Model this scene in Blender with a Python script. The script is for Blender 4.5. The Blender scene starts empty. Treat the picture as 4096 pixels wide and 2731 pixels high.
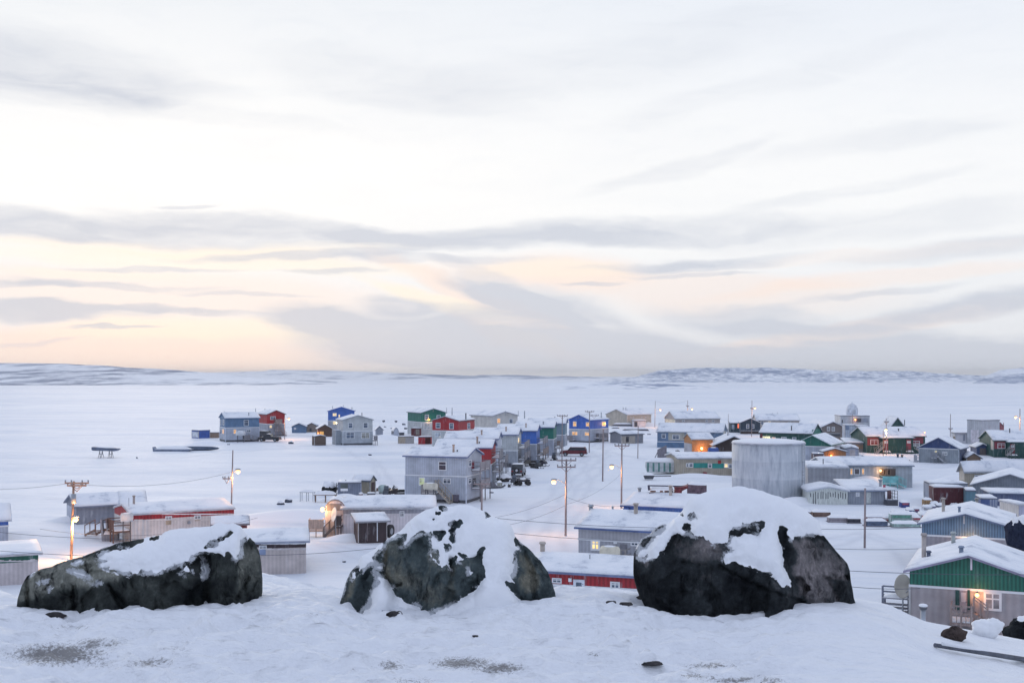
import bpy, math, random
import numpy as np
from mathutils import Vector
random.seed(7)
rng = np.random.default_rng(7)
S = bpy.context.scene
R = math.radians

# ---------------------------------------------------------------- camera
HAZE = .00008
F, H, HZ = 4700.0, 15.4, 1500.0          # focal length in photo pixels, eye height over the village, horizon row
cd = bpy.data.cameras.new('camera')
cd.sensor_width = 36.0
cd.lens = F / 4096 * 36.0
cd.shift_y = (HZ - 1365.5) / 4096
cd.clip_start = 0.1
cd.clip_end = 90000
cam = bpy.data.objects.new('camera', cd)
S.collection.objects.link(cam)
cam.location = (0, 0, H)
cam.rotation_euler = (R(90), 0, 0)
S.camera = cam
S.view_settings.view_transform = 'Standard'
S.view_settings.look = 'None'
S.view_settings.exposure = 0.06
S.view_settings.gamma = 1.0
S.render.resolution_x, S.render.resolution_y = 1024, 682

# ---------------------------------------------------------------- sky
SUN_AZ, SUN_EL = R(-17), R(5)
W = bpy.data.worlds.new('World')
S.world = W
W.use_nodes = True


def build_world():
    nt = W.node_tree
    nt.nodes.clear()
    N, Lk = nt.nodes.new, nt.links.new

    def node(t, **kw):
        n = N(t)
        for a, b in kw.items():
            setattr(n, a, b)
        return n

    def put(sock, v):
        if hasattr(v, 'is_linked'):
            Lk(v, sock)
        else:
            sock.default_value = v

    def m(op, a, b=0.0, c=0.0, clamp=False):
        n = node('ShaderNodeMath', operation=op, use_clamp=clamp)
        put(n.inputs[0], a); put(n.inputs[1], b)
        if op in ('MULTIPLY_ADD', 'COMPARE'):
            put(n.inputs[2], c)
        return n.outputs[0]

    def mix(f, a, b):
        n = node('ShaderNodeMix', data_type='RGBA')
        put(n.inputs[0], f)
        put(n.inputs[6], a); put(n.inputs[7], b)
        return n.outputs[2]

    def step(v, lo, hi):
        n = node('ShaderNodeMapRange', interpolation_type='SMOOTHSTEP')
        put(n.inputs[0], v)
        n.inputs[1].default_value, n.inputs[2].default_value = lo, hi
        return n.outputs[0]

    tc = node('ShaderNodeTexCoord')
    sp = node('ShaderNodeSeparateXYZ')
    Lk(tc.outputs['Generated'], sp.inputs[0])
    x, y, z = sp.outputs
    az = m('ARCTAN2', x, y)
    el = m('ARCSINE', z)
    cv = node('ShaderNodeCombineXYZ')
    Lk(az, cv.inputs[0]); Lk(el, cv.inputs[1])
    # turbulence that bends the cloud streaks
    st = node('ShaderNodeVectorMath', operation='MULTIPLY')
    Lk(cv.outputs[0], st.inputs[0]); st.inputs[1].default_value = (3.0, 11.0, 1)
    nz = node('ShaderNodeTexNoise', noise_dimensions='2D')
    Lk(st.outputs[0], nz.inputs['Vector'])
    nz.inputs['Scale'].default_value = 1.6
    nz.inputs['Detail'].default_value = 5
    nz.inputs['Roughness'].default_value = 0.55
    sb = node('ShaderNodeVectorMath', operation='SUBTRACT')
    Lk(nz.outputs['Color'], sb.inputs[0]); sb.inputs[1].default_value = (.5, .5, .5)
    sc = node('ShaderNodeVectorMath', operation='MULTIPLY')
    Lk(sb.outputs[0], sc.inputs[0]); sc.inputs[1].default_value = (.10, .034, 0)
    wv = node('ShaderNodeVectorMath', operation='ADD')
    Lk(cv.outputs[0], wv.inputs[0]); Lk(sc.outputs[0], wv.inputs[1])
    wvo = wv.outputs[0]
    # fine wispy streaks
    s2 = node('ShaderNodeVectorMath', operation='MULTIPLY')
    Lk(wvo, s2.inputs[0]); s2.inputs[1].default_value = (4.0, 26.0, 1)
    n2 = node('ShaderNodeTexNoise', noise_dimensions='2D')
    Lk(s2.outputs[0], n2.inputs['Vector'])
    n2.inputs['Scale'].default_value = 1.5
    n2.inputs['Detail'].default_value = 6
    n2.inputs['Roughness'].default_value = 0.5
    wisp = n2.outputs['Fac']

    s3 = node('ShaderNodeVectorMath', operation='MULTIPLY')
    Lk(wvo, s3.inputs[0]); s3.inputs[1].default_value = (13.0, 62.0, 1)
    n3 = node('ShaderNodeTexNoise', noise_dimensions='2D')
    Lk(s3.outputs[0], n3.inputs['Vector'])
    n3.inputs['Scale'].default_value = 1.4
    n3.inputs['Detail'].default_value = 8
    n3.inputs['Roughness'].default_value = 0.62
    n3.inputs['Distortion'].default_value = 0.4
    fleck = n3.outputs['Fac']

    def dirn(px, py):
        u, v = (px - 2048) / F, (HZ - py) / F
        a = math.atan(u)
        return a, math.atan(v * math.cos(a))

    def blobs(lst):
        acc = None
        for (px, py, hl, ht, tilt, s) in lst:
            a, e = dirn(px, py)
            mp = node('ShaderNodeMapping', vector_type='TEXTURE')
            Lk(wvo, mp.inputs[0])
            mp.inputs['Location'].default_value = (a, e, 0)
            mp.inputs['Rotation'].default_value = (0, 0, R(-tilt))
            mp.inputs['Scale'].default_value = (hl / F, ht / F, 1)
            g = node('ShaderNodeTexGradient', gradient_type='SPHERICAL')
            Lk(mp.outputs[0], g.inputs[0])
            f = step(g.outputs['Fac'], 0.0, 0.62)
            acc = m('MULTIPLY', f, s) if acc is None else m('MULTIPLY_ADD', f, s, acc)
        return acc

    dark = blobs([
        (250, 905, 1100, 62, 2.0, .95), (1100, 905, 900, 52, 3.0, .8), (1900, 945, 1100, 70, -1, .75), (2700, 920, 900, 60, -2, .5), (3500, 900, 900, 70, -4, .3),
        (1250, 1022, 620, 30, -3, .75), (1750, 1035, 500, 26, 1, .5), (2850, 1045, 620, 46, -3, .75), (2500, 1060, 400, 22, -2, .4), (3500, 560, 700, 60, -6, .2),
        (620, 1088, 420, 18, -1, .6), (1300, 1085, 300, 16, -4, .5), (480, 1158, 480, 22, 2, .8), (150, 1150, 300, 18, 1, .6),
        (120, 1245, 620, 40, 1, 1.0), (650, 1252, 500, 18, 2, .8), (950, 1200, 320, 12, 1, .6), (470, 1310, 260, 9, 0, .8), (120, 1362, 260, 14, -6, .5),
        (1290, 1290, 300, 70, 6, .9), (1750, 1370, 700, 150, 6, 1.1), (2300, 1420, 1300, 120, 1, 1.2), (2420, 1330, 620, 120, 17, 1.15), (2090, 1225, 420, 52, 20, 1.0), (1600, 1225, 230, 52, 6, .8),
        (1940, 1120, 260, 50, 30, .45), (2000, 1290, 380, 60, 12, .6),
        (3500, 1440, 1700, 90, -1, 1.05), (3250, 1335, 700, 60, 5, .8), (3950, 1240, 620, 62, -7, 1.0), (3500, 1195, 420, 20, -5, .6), (3000, 1270, 520, 60, 6, .6), (4050, 1400, 700, 60, -2, .6),
        (250, 270, 800, 150, 4, .5), (60, 330, 700, 110, 2, .4), (3950, 985, 700, 60, -5, .45), (2290, 1140, 150, 10, -2, .7),
        (1600, 330, 800, 130, 8, .25), (2500, 230, 1000, 150, -10, .22), (2700, 660, 500, 50, -14, .3), (700, 820, 140, 12, 0, .6), (2720, 1100, 380, 14, -1, .7), (3300, 780, 700, 40, -8, .25),
        (900, 460, 900, 60, 6, .16), (3000, 350, 900, 70, -12, .18),
    ])
    peach = blobs([
        (350, 1400, 1500, 150, 1, .75), (600, 1180, 1300, 130, 2, .40), (1900, 1190, 620, 60, 24, .6), (2080, 1345, 420, 40, 22, .6),
        (2650, 1150, 1100, 110, 5, .40), (3300, 1345, 1000, 50, -7, .55), (2150, 1090, 500, 100, 0, .35), (3600, 1120, 900, 50, -4, .35), (700, 1000, 1200, 60, 2, .25), (3600, 1010, 900, 40, -3, .2),
    ])
    glow = blobs([
        (900, 1330, 900, 60, 1, .65), (1720, 1195, 420, 44, 14, .75), (2160, 1085, 360, 60, 0, .45), (800, 1050, 1100, 55, 1, .55), (600, 985, 900, 36, 1, .4),
        (1250, 985, 700, 36, -2, .3), (450, 1110, 500, 30, 0, .3), (2130, 1355, 200, 24, 22, .5),
    ])
    # clear base colours from horizon to zenith, then the deck behind the viewer
    lowc = mix(step(az, -.30, .36), (.90, .885, .90, 1), (.80, .82, .865, 1))
    midc = mix(step(az, -.35, .45), (1.02, 1.01, 1.0, 1), (.955, .965, .98, 1))
    topc = mix(step(az, -.45, .5), (.86, .89, .93, 1), (.80, .85, .94, 1))
    base = mix(step(el, .0, .14), lowc, midc)
    base = mix(step(el, .15, .36), base, topc)
    base = mix(step(el, .36, .9), base, (.60, .70, .94, 1))
    w1 = step(wisp, .36, .66)
    base = mix(m('MULTIPLY', w1, .10), base, (.78, .82, .88, 1))
    base = mix(m('MULTIPLY', step(fleck, .45, .7), m('MULTIPLY_ADD', step(el, .1, .3), .09, .03)), base, (.74, .79, .87, 1))
    base = mix(m('MULTIPLY', peach, 1.0, clamp=True), base, (1.0, .815, .72, 1))
    base = mix(m('MULTIPLY', glow, 1.0, clamp=True), base, (1.04, .935, .79, 1))
    dk = m('MULTIPLY', dark, m('MULTIPLY_ADD', fleck, .9, m('MULTIPLY_ADD', wisp, 1.5, -.27)), clamp=True)
    fr = m('MULTIPLY', dk, .84)
    base = mix(fr, base, (.60, .64, .73, 1))
    back = mix(step(el, .0, .8), (.42, .48, .63, 1), (.62, .70, .92, 1))
    col = mix(step(y, -.15, .55), back, base)
    deck = node('ShaderNodeBackground')
    Lk(col, deck.inputs[0]); deck.inputs[1].default_value = 1.0
    sky = node('ShaderNodeTexSky', sky_type='NISHITA')
    sky.sun_disc = False
    sky.sun_elevation = SUN_EL
    sky.sun_rotation = SUN_AZ
    sky.altitude = 50
    bg = node('ShaderNodeBackground')
    Lk(sky.outputs[0], bg.inputs[0]); bg.inputs[1].default_value = 0.05
    ms = node('ShaderNodeMixShader')
    ms.inputs[0].default_value = 0.965          # overcast: the cloud deck covers most of the clear sky
    Lk(bg.outputs[0], ms.inputs[1]); Lk(deck.outputs[0], ms.inputs[2])
    out = node('ShaderNodeOutputWorld')
    Lk(ms.outputs[0], out.inputs[0])


build_world()
sd = bpy.data.lights.new('sun', 'SUN')
sd.energy = 0.5
sd.angle = R(14)
sd.color = (1.0, .86, .70)
sun = bpy.data.objects.new('sun', sd)
S.collection.objects.link(sun)
to_sun = Vector((math.sin(SUN_AZ) * math.cos(SUN_EL), math.cos(SUN_AZ) * math.cos(SUN_EL), math.sin(SUN_EL)))
sun.rotation_euler = to_sun.to_track_quat('Z', 'Y').to_euler()

# ---------------------------------------------------------------- materials
MATS = {}


def newmat(name):
    mt = bpy.data.materials.new(name)
    mt.use_nodes = True
    nt = mt.node_tree
    return mt, nt, nt.nodes['Principled BSDF']


def noise_node(nt, scale, detail=4, rough=.5, vec=None, stretch=None):
    n = nt.nodes.new('ShaderNodeTexNoise')
    n.inputs['Scale'].default_value = scale
    n.inputs['Detail'].default_value = detail
    n.inputs['Roughness'].default_value = rough
    if vec is None:
        tc = nt.nodes.new('ShaderNodeTexCoord')
        vec = tc.outputs['Object']
    if stretch:
        v = nt.nodes.new('ShaderNodeVectorMath')
        v.operation = 'MULTIPLY'
        nt.links.new(vec, v.inputs[0])
        v.inputs[1].default_value = stretch
        vec = v.outputs[0]
    nt.links.new(vec, n.inputs['Vector'])
    return n


def ramp(nt, fac, stops):
    r = nt.nodes.new('ShaderNodeValToRGB')
    while len(r.color_ramp.elements) < len(stops):
        r.color_ramp.elements.new(.5)
    for e, (p, c) in zip(r.color_ramp.elements, stops):
        e.position = p
        e.color = (*c, 1) if len(c) == 3 else c
    nt.links.new(fac, r.inputs[0])
    return r.outputs[0]


def mixc(nt, fac, a, b):
    n = nt.nodes.new('ShaderNodeMix')
    n.data_type = 'RGBA'
    for s, v in ((n.inputs[0], fac), (n.inputs[6], a), (n.inputs[7], b)):
        if hasattr(v, 'is_linked'):
            nt.links.new(v, s)
        else:
            s.default_value = v if isinstance(v, float) else ((*v, 1) if len(v) == 3 else v)
    return n.outputs[2]


def bump(nt, bs, h, strength, dist):
    b = nt.nodes.new('ShaderNodeBump')
    b.inputs['Strength'].default_value = strength
    b.inputs['Distance'].default_value = dist
    nt.links.new(h, b.inputs['Height'])
    nt.links.new(b.outputs[0], bs.inputs['Normal'])


def paint(col, rough=.6, metal=0.0, var=.25, sc=1.5):
    key = ('paint', col, rough, metal)
    if key in MATS:
        return MATS[key]
    mt, nt, bs = newmat('paint')
    n = noise_node(nt, sc, 5)
    d = tuple(c * (1 - var) for c in col)
    l = tuple(min(1, c * (1 + var) + .01) for c in col)
    nt.links.new(ramp(nt, n.outputs['Fac'], [(.3, d), (.7, l)]), bs.inputs['Base Color'])
    bs.inputs['Roughness'].default_value = rough
    bs.inputs['Metallic'].default_value = metal
    MATS[key] = mt
    return mt


def siding(col, pitch=.3, frost=.10, rib=.92):
    """vertical ribbed cladding with weathering and wind-blown frost"""
    key = ('siding', col, pitch, frost, rib)
    if key in MATS:
        return MATS[key]
    mt, nt, bs = newmat('siding')
    tc = nt.nodes.new('ShaderNodeTexCoord')
    v = tc.outputs['Object']
    dot = nt.nodes.new('ShaderNodeVectorMath')
    dot.operation = 'DOT_PRODUCT'
    nt.links.new(v, dot.inputs[0])
    dot.inputs[1].default_value = (1, 1, 0)
    cv = nt.nodes.new('ShaderNodeCombineXYZ')
    nt.links.new(dot.outputs['Value'], cv.inputs[0])
    wv = nt.nodes.new('ShaderNodeTexWave')
    wv.wave_type = 'BANDS'
    wv.bands_direction = 'X'
    wv.inputs['Scale'].default_value = .314 / pitch
    nt.links.new(cv.outputs[0], wv.inputs['Vector'])
    n1 = noise_node(nt, .8, 5, .6, v)
    n2 = noise_node(nt, 2.2, 6, .65, v, (1, 1, .22))
    d = tuple(c * .78 for c in col)
    l = tuple(min(1, c * 1.16 + .006) for c in col)
    c1 = ramp(nt, n1.outputs['Fac'], [(.3, d), (.7, l)])
    fm = ramp(nt, n2.outputs['Fac'], [(.56, (0, 0, 0)), (.72, (1, 1, 1))])
    mu = nt.nodes.new('ShaderNodeMath')
    mu.operation = 'MULTIPLY'
    nt.links.new(fm, mu.inputs[0])
    mu.inputs[1].default_value = frost * 2.2
    c2 = mixc(nt, mu.outputs[0], c1, (.70, .73, .78))
    rb = mixc(nt, wv.outputs['Fac'], (rib, rib, rib), (2 - rib - .02, 2 - rib - .02, 2 - rib - .02))
    ml = nt.nodes.new('ShaderNodeVectorMath')
    ml.operation = 'MULTIPLY'
    nt.links.new(c2, ml.inputs[0]); nt.links.new(rb, ml.inputs[1])
    nt.links.new(ml.outputs[0], bs.inputs['Base Color'])
    bs.inputs['Roughness'].default_value = .6
    bump(nt, bs, wv.outputs['Fac'], .5 if rib < .88 else .25, .03)
    MATS[key] = mt
    return mt


def wood(col):
    key = ('wood', col)
    if key in MATS:
        return MATS[key]
    mt, nt, bs = newmat('weathered_wood')
    n = noise_node(nt, 3.0, 6, .65, None, (3, 3, .4))
    nt.links.new(ramp(nt, n.outputs['Fac'], [(.25, tuple(c * .55 for c in col)), (.55, col), (.85, tuple(min(1, c * 1.4 + .03) for c in col))]), bs.inputs['Base Color'])
    bs.inputs['Roughness'].default_value = .85
    MATS[key] = mt
    return mt


def emis(col, s, name='lamp_glow'):
    key = ('emis', col, s)
    if key in MATS:
        return MATS[key]
    mt, nt, bs = newmat(name)
    bs.inputs['Base Color'].default_value = (*[min(1, c) * .6 for c in col], 1)
    bs.inputs['Emission Color'].default_value = (*col, 1)
    bs.inputs['Emission Strength'].default_value = s
    MATS[key] = mt
    return mt


def lit_glass(col, s):
    key = ('lit', col, s)
    if key in MATS:
        return MATS[key]
    mt, nt, bs = newmat('lit_window')
    n = noise_node(nt, 1.9, 3, .5)
    c = ramp(nt, n.outputs['Fac'], [(.32, tuple(k * .45 for k in col)), (.58, col)])
    nt.links.new(c, bs.inputs['Emission Color'])
    bs.inputs['Base Color'].default_value = (.1, .09, .07, 1)
    bs.inputs['Emission Strength'].default_value = s
    bs.inputs['Roughness'].default_value = .15
    MATS[key] = mt
    return mt


def glass(col=(.10, .13, .18)):
    key = ('glass', col)
    if key in MATS:
        return MATS[key]
    mt, nt, bs = newmat('window_glass')
    n = noise_node(nt, 1.3, 3, .5)
    nt.links.new(ramp(nt, n.outputs['Fac'], [(.35, tuple(c * .6 for c in col)), (.65, tuple(c * 1.6 for c in col))]), bs.inputs['Base Color'])
    bs.inputs['Roughness'].default_value = .12
    MATS[key] = mt
    return mt


def snow_mat(kind='soft'):
    key = ('snow', kind)
    if key in MATS:
        return MATS[key]
    mt, nt, bs = newmat('snow')
    tc = nt.nodes.new('ShaderNodeTexCoord')
    v = tc.outputs['Object']
    bs.inputs['Roughness'].default_value = .62
    bs.inputs['Specular IOR Level'].default_value = .25
    n1 = noise_node(nt, 7.0, 6, .6, v)
    if kind == 'roof':
        n2 = noise_node(nt, .42, 6, .66, v)
        c = ramp(nt, n2.outputs['Fac'], [(.30, (.42, .46, .54)), (.43, (.78, .81, .85)), (.6, (.88, .89, .91))])
        nt.links.new(c, bs.inputs['Base Color'])
        bump(nt, bs, n1.outputs['Fac'], .25, .05)
    elif kind == 'ground':
        geo = nt.nodes.new('ShaderNodeNewGeometry')
        p = geo.outputs['Position']
        a = nt.nodes.new('ShaderNodeAttribute')
        a.attribute_name = 'dirt'
        n2 = noise_node(nt, .05, 6, .55, p, (.55, 1.7, 1))
        n3 = noise_node(nt, 55.0, 5, .85, p, (.8, 1.2, 1))
        n7 = noise_node(nt, .0065, 5, .6, p, (.22, 1.4, 1))
        n8 = noise_node(nt, .35, 6, .62, p, (.35, 1.9, 1))
        n5 = noise_node(nt, .55, 6, .6, p, (.5, 2.2, 1))
        c = ramp(nt, n2.outputs['Fac'], [(.34, (.72, .76, .82)), (.5, (.865, .88, .90)), (.75, (.90, .905, .915))])
        c = mixc(nt, ramp(nt, n7.outputs['Fac'], [(.40, (0, 0, 0)), (.60, (.30, .30, .30))]), c, (.62, .68, .77))
        c = mixc(nt, ramp(nt, n8.outputs['Fac'], [(.40, (.22, .22, .22)), (.5, (0, 0, 0))]), c, (.64, .70, .79))
        ap = nt.nodes.new('ShaderNodeAttribute'); ap.attribute_name = 'packed'
        pm = nt.nodes.new('ShaderNodeMath'); pm.operation = 'MULTIPLY'
        nt.links.new(ap.outputs['Fac'], pm.inputs[0]); nt.links.new(ramp(nt, n8.outputs['Fac'], [(.3, (.15, .15, .15)), (.6, (.6, .6, .6))]), pm.inputs[1])
        c = mixc(nt, pm.outputs[0], c, (.60, .63, .69))
        sub = nt.nodes.new('ShaderNodeMath'); sub.operation = 'MULTIPLY_ADD'
        nt.links.new(a.outputs['Fac'], sub.inputs[0]); sub.inputs[1].default_value = .50
        nt.links.new(n3.outputs['Fac'], sub.inputs[2])
        dm = ramp(nt, sub.outputs[0], [(.74, (0, 0, 0)), (.90, (.9, .9, .9))])
        c = mixc(nt, dm, c, (.20, .19, .18))
        nt.links.new(c, bs.inputs['Base Color'])
        ad = nt.nodes.new('ShaderNodeMath'); ad.operation = 'MULTIPLY_ADD'
        nt.links.new(n5.outputs['Fac'], ad.inputs[0]); ad.inputs[1].default_value = 3.0
        n6 = noise_node(nt, 9.0, 5, .6, p, (.6, 1.6, 1))
        nt.links.new(n6.outputs['Fac'], ad.inputs[2])
        bump(nt, bs, ad.outputs[0], .8, .045)
    else:
        bs.inputs['Base Color'].default_value = (.87, .885, .905, 1)
        bump(nt, bs, n1.outputs['Fac'], .35, .02)
    MATS[key] = mt
    return mt


def rock_mat(name, dark, mid, light, seed=0.0):
    """coarse rock: dark body, mineral grain, lichen; attribute 'tone' marks paler faces: mineral colour and light painted together"""
    mt, nt, bs = newmat(name)
    tc = nt.nodes.new('ShaderNodeTexCoord')
    mp = nt.nodes.new('ShaderNodeMapping')
    nt.links.new(tc.outputs['Object'], mp.inputs[0])
    mp.inputs['Location'].default_value = (seed, seed * 2, seed * 3)
    v = mp.outputs[0]
    n1 = noise_node(nt, 3.2, 8, .66, v)
    n2 = noise_node(nt, 34.0, 6, .8, v)
    n3 = noise_node(nt, 7.0, 7, .68, v, (1, 1, .4))
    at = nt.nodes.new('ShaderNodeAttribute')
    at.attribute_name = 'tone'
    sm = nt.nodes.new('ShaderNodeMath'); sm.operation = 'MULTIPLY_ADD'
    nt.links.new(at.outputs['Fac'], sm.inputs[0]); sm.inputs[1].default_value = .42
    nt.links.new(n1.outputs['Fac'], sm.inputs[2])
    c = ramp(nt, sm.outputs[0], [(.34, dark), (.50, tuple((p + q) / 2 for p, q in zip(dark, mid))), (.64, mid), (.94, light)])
    sp = ramp(nt, n2.outputs['Fac'], [(.5, (0, 0, 0)), (.68, (1, 1, 1))])
    c = mixc(nt, sp, c, ramp(nt, sm.outputs[0], [(.4, tuple(k * 1.2 + .004 for k in dark)), (.65, tuple(k * 1.5 + .01 for k in mid)), (.95, tuple(k * 1.7 + .02 for k in light))]))
    dk = ramp(nt, n3.outputs['Fac'], [(.34, (1, 1, 1)), (.47, (0, 0, 0))])
    c = mixc(nt, dk, c, tuple(k * .6 for k in dark))
    ad_ = nt.nodes.new('ShaderNodeAttribute')
    ad_.attribute_name = 'dust'
    n4 = noise_node(nt, 60.0, 4, .8, v)
    dm = nt.nodes.new('ShaderNodeMath'); dm.operation = 'MULTIPLY_ADD'
    nt.links.new(ad_.outputs['Fac'], dm.inputs[0]); dm.inputs[1].default_value = .55
    nt.links.new(n4.outputs['Fac'], dm.inputs[2])
    c = mixc(nt, ramp(nt, dm.outputs[0], [(.78, (0, 0, 0)), (.98, (.85, .85, .85))]), c, (.80, .83, .87))
    nt.links.new(c, bs.inputs['Base Color'])
    bs.inputs['Roughness'].default_value = .85
    bs.inputs['Specular IOR Level'].default_value = .10
    ad = nt.nodes.new('ShaderNodeMath'); ad.operation = 'MULTIPLY_ADD'
    nt.links.new(n3.outputs['Fac'], ad.inputs[0]); ad.inputs[1].default_value = 1.5
    nt.links.new(n2.outputs['Fac'], ad.inputs[2])
    bump(nt, bs, ad.outputs[0], .9, .03)
    return mt


SNOW = snow_mat('soft')
ROOFSNOW = snow_mat('roof')
WHITE = paint((.74, .76, .78), .6, 0, .06)
GALV = paint((.34, .37, .41), .45, .3)
BLACKM = paint((.03, .032, .04), .5)
WIREM = paint((.07, .08, .11), .5)
DARKM = paint((.07, .075, .09), .6)
RUBBER = paint((.02, .02, .022), .8)
GLASS = glass()
LIT = lit_glass((1.0, .74, .36), 1.15)
LITO = lit_glass((1.0, .52, .2), .95)
BULB = emis((1.0, .36, .09), 3.2)
BULBW = emis((1.0, .52, .20), 3.2)
POLEW = wood((.34, .28, .28))
PLANK = wood((.27, .26, .28))

# ---------------------------------------------------------------- mesh helpers
CAM = Vector((0, 0, H))
K = {'A1': (0, 1350, .47829), 'A2': (800, 1550, .35072), 'A3': (1500, 1550, .35072), 'A4': (2200, 1550, .35072), 'A5': (2900, 1550, .31881),
     'A6': (3400, 1550, .35081), 'B1': (0, 1900, .31891), 'B2': (600, 1950, .31891), 'B3': (1200, 1950, .29762), 'B4': (2000, 1950, .31891),
     'B5': (3300, 1950, .35081), 'B6': (3500, 2300, .27491), 'B7': (3200, 2000, .2551), 'C1': (0, 2050, .46769), 'C2': (1250, 1980, .44643),
     'C3': (2450, 1930, .44643), 'D1': (1850, 1800, .1913), 'D2': (1220, 1640, .12755), 'D3': (2560, 1780, .1786), 'D4': (1200, 1880, .1871),
     'D5': (1500, 1640, .17007), 'D6': (2250, 1640, .17007), 'D7': (3200, 1800, .17007), 'D8': (3650, 1880, .18963), 'P': (0, 0, 1.0)}


def px(k, x, y):
    a, b, s = K[k]
    return a + x * s, b + y * s


def gpos(X, Y, z=0.0):
    """the point of the level ground seen at photo pixel X, Y"""
    D = (H - z) * F / (Y - HZ)
    return Vector(((X - 2048) / F * D, D, z))


def rpos(X, Y, D):
    return Vector(((X - 2048) / F * D, D, H - (Y - HZ) / F * D))


class MB:
    def __init__(self):
        self.v, self.f, self.sm = [], [], []

    def add(self, vs, fs, smooth=False):
        o = len(self.v)
        self.v += [tuple(p) for p in vs]
        self.f += [tuple(i + o for i in f) for f in fs]
        self.sm += [smooth] * len(fs)
        return self

    def box(self, x0, x1, y0, y1, z0, z1):
        x0, x1 = min(x0, x1), max(x0, x1); y0, y1 = min(y0, y1), max(y0, y1); z0, z1 = min(z0, z1), max(z0, z1)
        vs = [(x, y, z) for z in (z0, z1) for y in (y0, y1) for x in (x0, x1)]
        return self.add(vs, [(0, 2, 3, 1), (4, 5, 7, 6), (0, 1, 5, 4), (2, 6, 7, 3), (0, 4, 6, 2), (1, 3, 7, 5)])

    def prism(self, prof, axis, lo, hi):
        """closed profile [(p, z)] swept along axis 'x' (p = y) or 'y' (p = x)"""
        n = len(prof)
        vs = [((t, p, z) if axis == 'x' else (p, t, z)) for t in (lo, hi) for p, z in prof]
        fs = [tuple(range(n)), tuple(range(2 * n - 1, n - 1, -1))]
        fs += [(i, n + i, n + (i + 1) % n, (i + 1) % n) for i in range(n)]
        return self.add(vs, fs)

    def cyl(self, a, b, r, n=10, r2=None, smooth=True):
        a, b = Vector(a), Vector(b)
        r2 = r if r2 is None else r2
        d = (b - a).normalized()
        u = d.orthogonal().normalized(); w = d.cross(u)
        vs = []
        for c, q in ((a, r), (b, r2)):
            for i in range(n):
                t = 2 * math.pi * i / n
                vs.append(c + u * math.cos(t) * q + w * math.sin(t) * q)
        self.add(vs, [(i, (i + 1) % n, n + (i + 1) % n, n + i) for i in range(n)], smooth)
        o = len(self.v) - 2 * n
        self.f += [tuple(o + i for i in range(n - 1, -1, -1)), tuple(o + n + i for i in range(n))]
        self.sm += [False, False]
        return self

    def bar(self, a, b, w, h=None):
        a, b = Vector(a), Vector(b)
        h = w if h is None else h
        d = (b - a).normalized()
        u = d.cross(Vector((0, 0, 1)))
        u = Vector((1, 0, 0)) if u.length < 1e-4 else u.normalized()
        q = u.cross(d)
        vs = [c + u * sx * w / 2 + q * sz * h / 2 for c in (a, b) for sx, sz in ((-1, -1), (1, -1), (1, 1), (-1, 1))]
        return self.add(vs, [(0, 1, 2, 3), (7, 6, 5, 4), (0, 4, 5, 1), (1, 5, 6, 2), (2, 6, 7, 3), (3, 7, 4, 0)])

    def sphere(self, c, rx, ry=None, rz=None, n=14, m=8):
        ry = rx if ry is None else ry; rz = rx if rz is None else rz
        c = Vector(c)
        vs = [c + Vector((0, 0, rz))]
        for j in range(1, m):
            p = math.pi * j / m
            for i in range(n):
                t = 2 * math.pi * i / n
                vs.append(c + Vector((rx * math.sin(p) * math.cos(t), ry * math.sin(p) * math.sin(t), rz * math.cos(p))))
        vs.append(c - Vector((0, 0, rz)))
        fs = [(0, 1 + i, 1 + (i + 1) % n) for i in range(n)]
        for j in range(m - 2):
            o = 1 + j * n
            fs += [(o + i, o + n + i, o + n + (i + 1) % n, o + (i + 1) % n) for i in range(n)]
        o = 1 + (m - 2) * n
        fs += [(o + i, o + n, o + (i + 1) % n) for i in range(n)]
        return self.add(vs, fs, True)

    def lathe(self, c, prof, n=20):
        c = Vector(c)
        vs = [c + Vector((r * math.cos(2 * math.pi * i / n), r * math.sin(2 * math.pi * i / n), z)) for r, z in prof for i in range(n)]
        fs = [(j * n + i, j * n + (i + 1) % n, (j + 1) * n + (i + 1) % n, (j + 1) * n + i) for j in range(len(prof) - 1) for i in range(n)]
        self.add(vs, fs, True)
        o = len(self.v) - len(vs)
        self.f.append(tuple(o + i for i in range(n - 1, -1, -1))); self.sm.append(False)
        self.f.append(tuple(o + (len(prof) - 1) * n + i for i in range(n))); self.sm.append(False)
        return self

    def lump(self, x0, x1, y0, y1, z0, h, n=6, seed=0):
        """a soft wind-packed snow pile on a rectangle, thickest in the middle"""
        r = random.Random(seed)
        vs, fs = [], []
        for j in range(n + 1):
            for i in range(n + 1):
                u, v = i / n, j / n
                e = min(1, 5 * min(u, 1 - u, v, 1 - v))
                vs.append((x0 + (x1 - x0) * u, y0 + (y1 - y0) * v, z0 + h * (e ** .5) * (.75 + .5 * r.random()) if e > 0 else z0))
        fs = [(j * (n + 1) + i, j * (n + 1) + i + 1, (j + 1) * (n + 1) + i + 1, (j + 1) * (n + 1) + i) for j in range(n) for i in range(n)]
        return self.add(vs, fs, True)

    def build(self, name, mat, parent=None, bevel=0, seg=2):
        me = bpy.data.meshes.new(name)
        me.from_pydata(self.v, [], self.f)
        me.polygons.foreach_set('use_smooth', self.sm)
        me.materials.append(mat)
        me.update()
        o = bpy.data.objects.new(name, me)
        S.collection.objects.link(o)
        if parent:
            o.parent = parent
        if bevel:
            b = o.modifiers.new('soft_edges', 'BEVEL')
            b.width = bevel; b.segments = seg
        return o


def tag(o, label, cat, group=None, kind=None):
    o['label'] = label
    if cat:
        o['category'] = cat
    if group:
        o['group'] = group
    if kind:
        o['kind'] = kind
    return o


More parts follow.
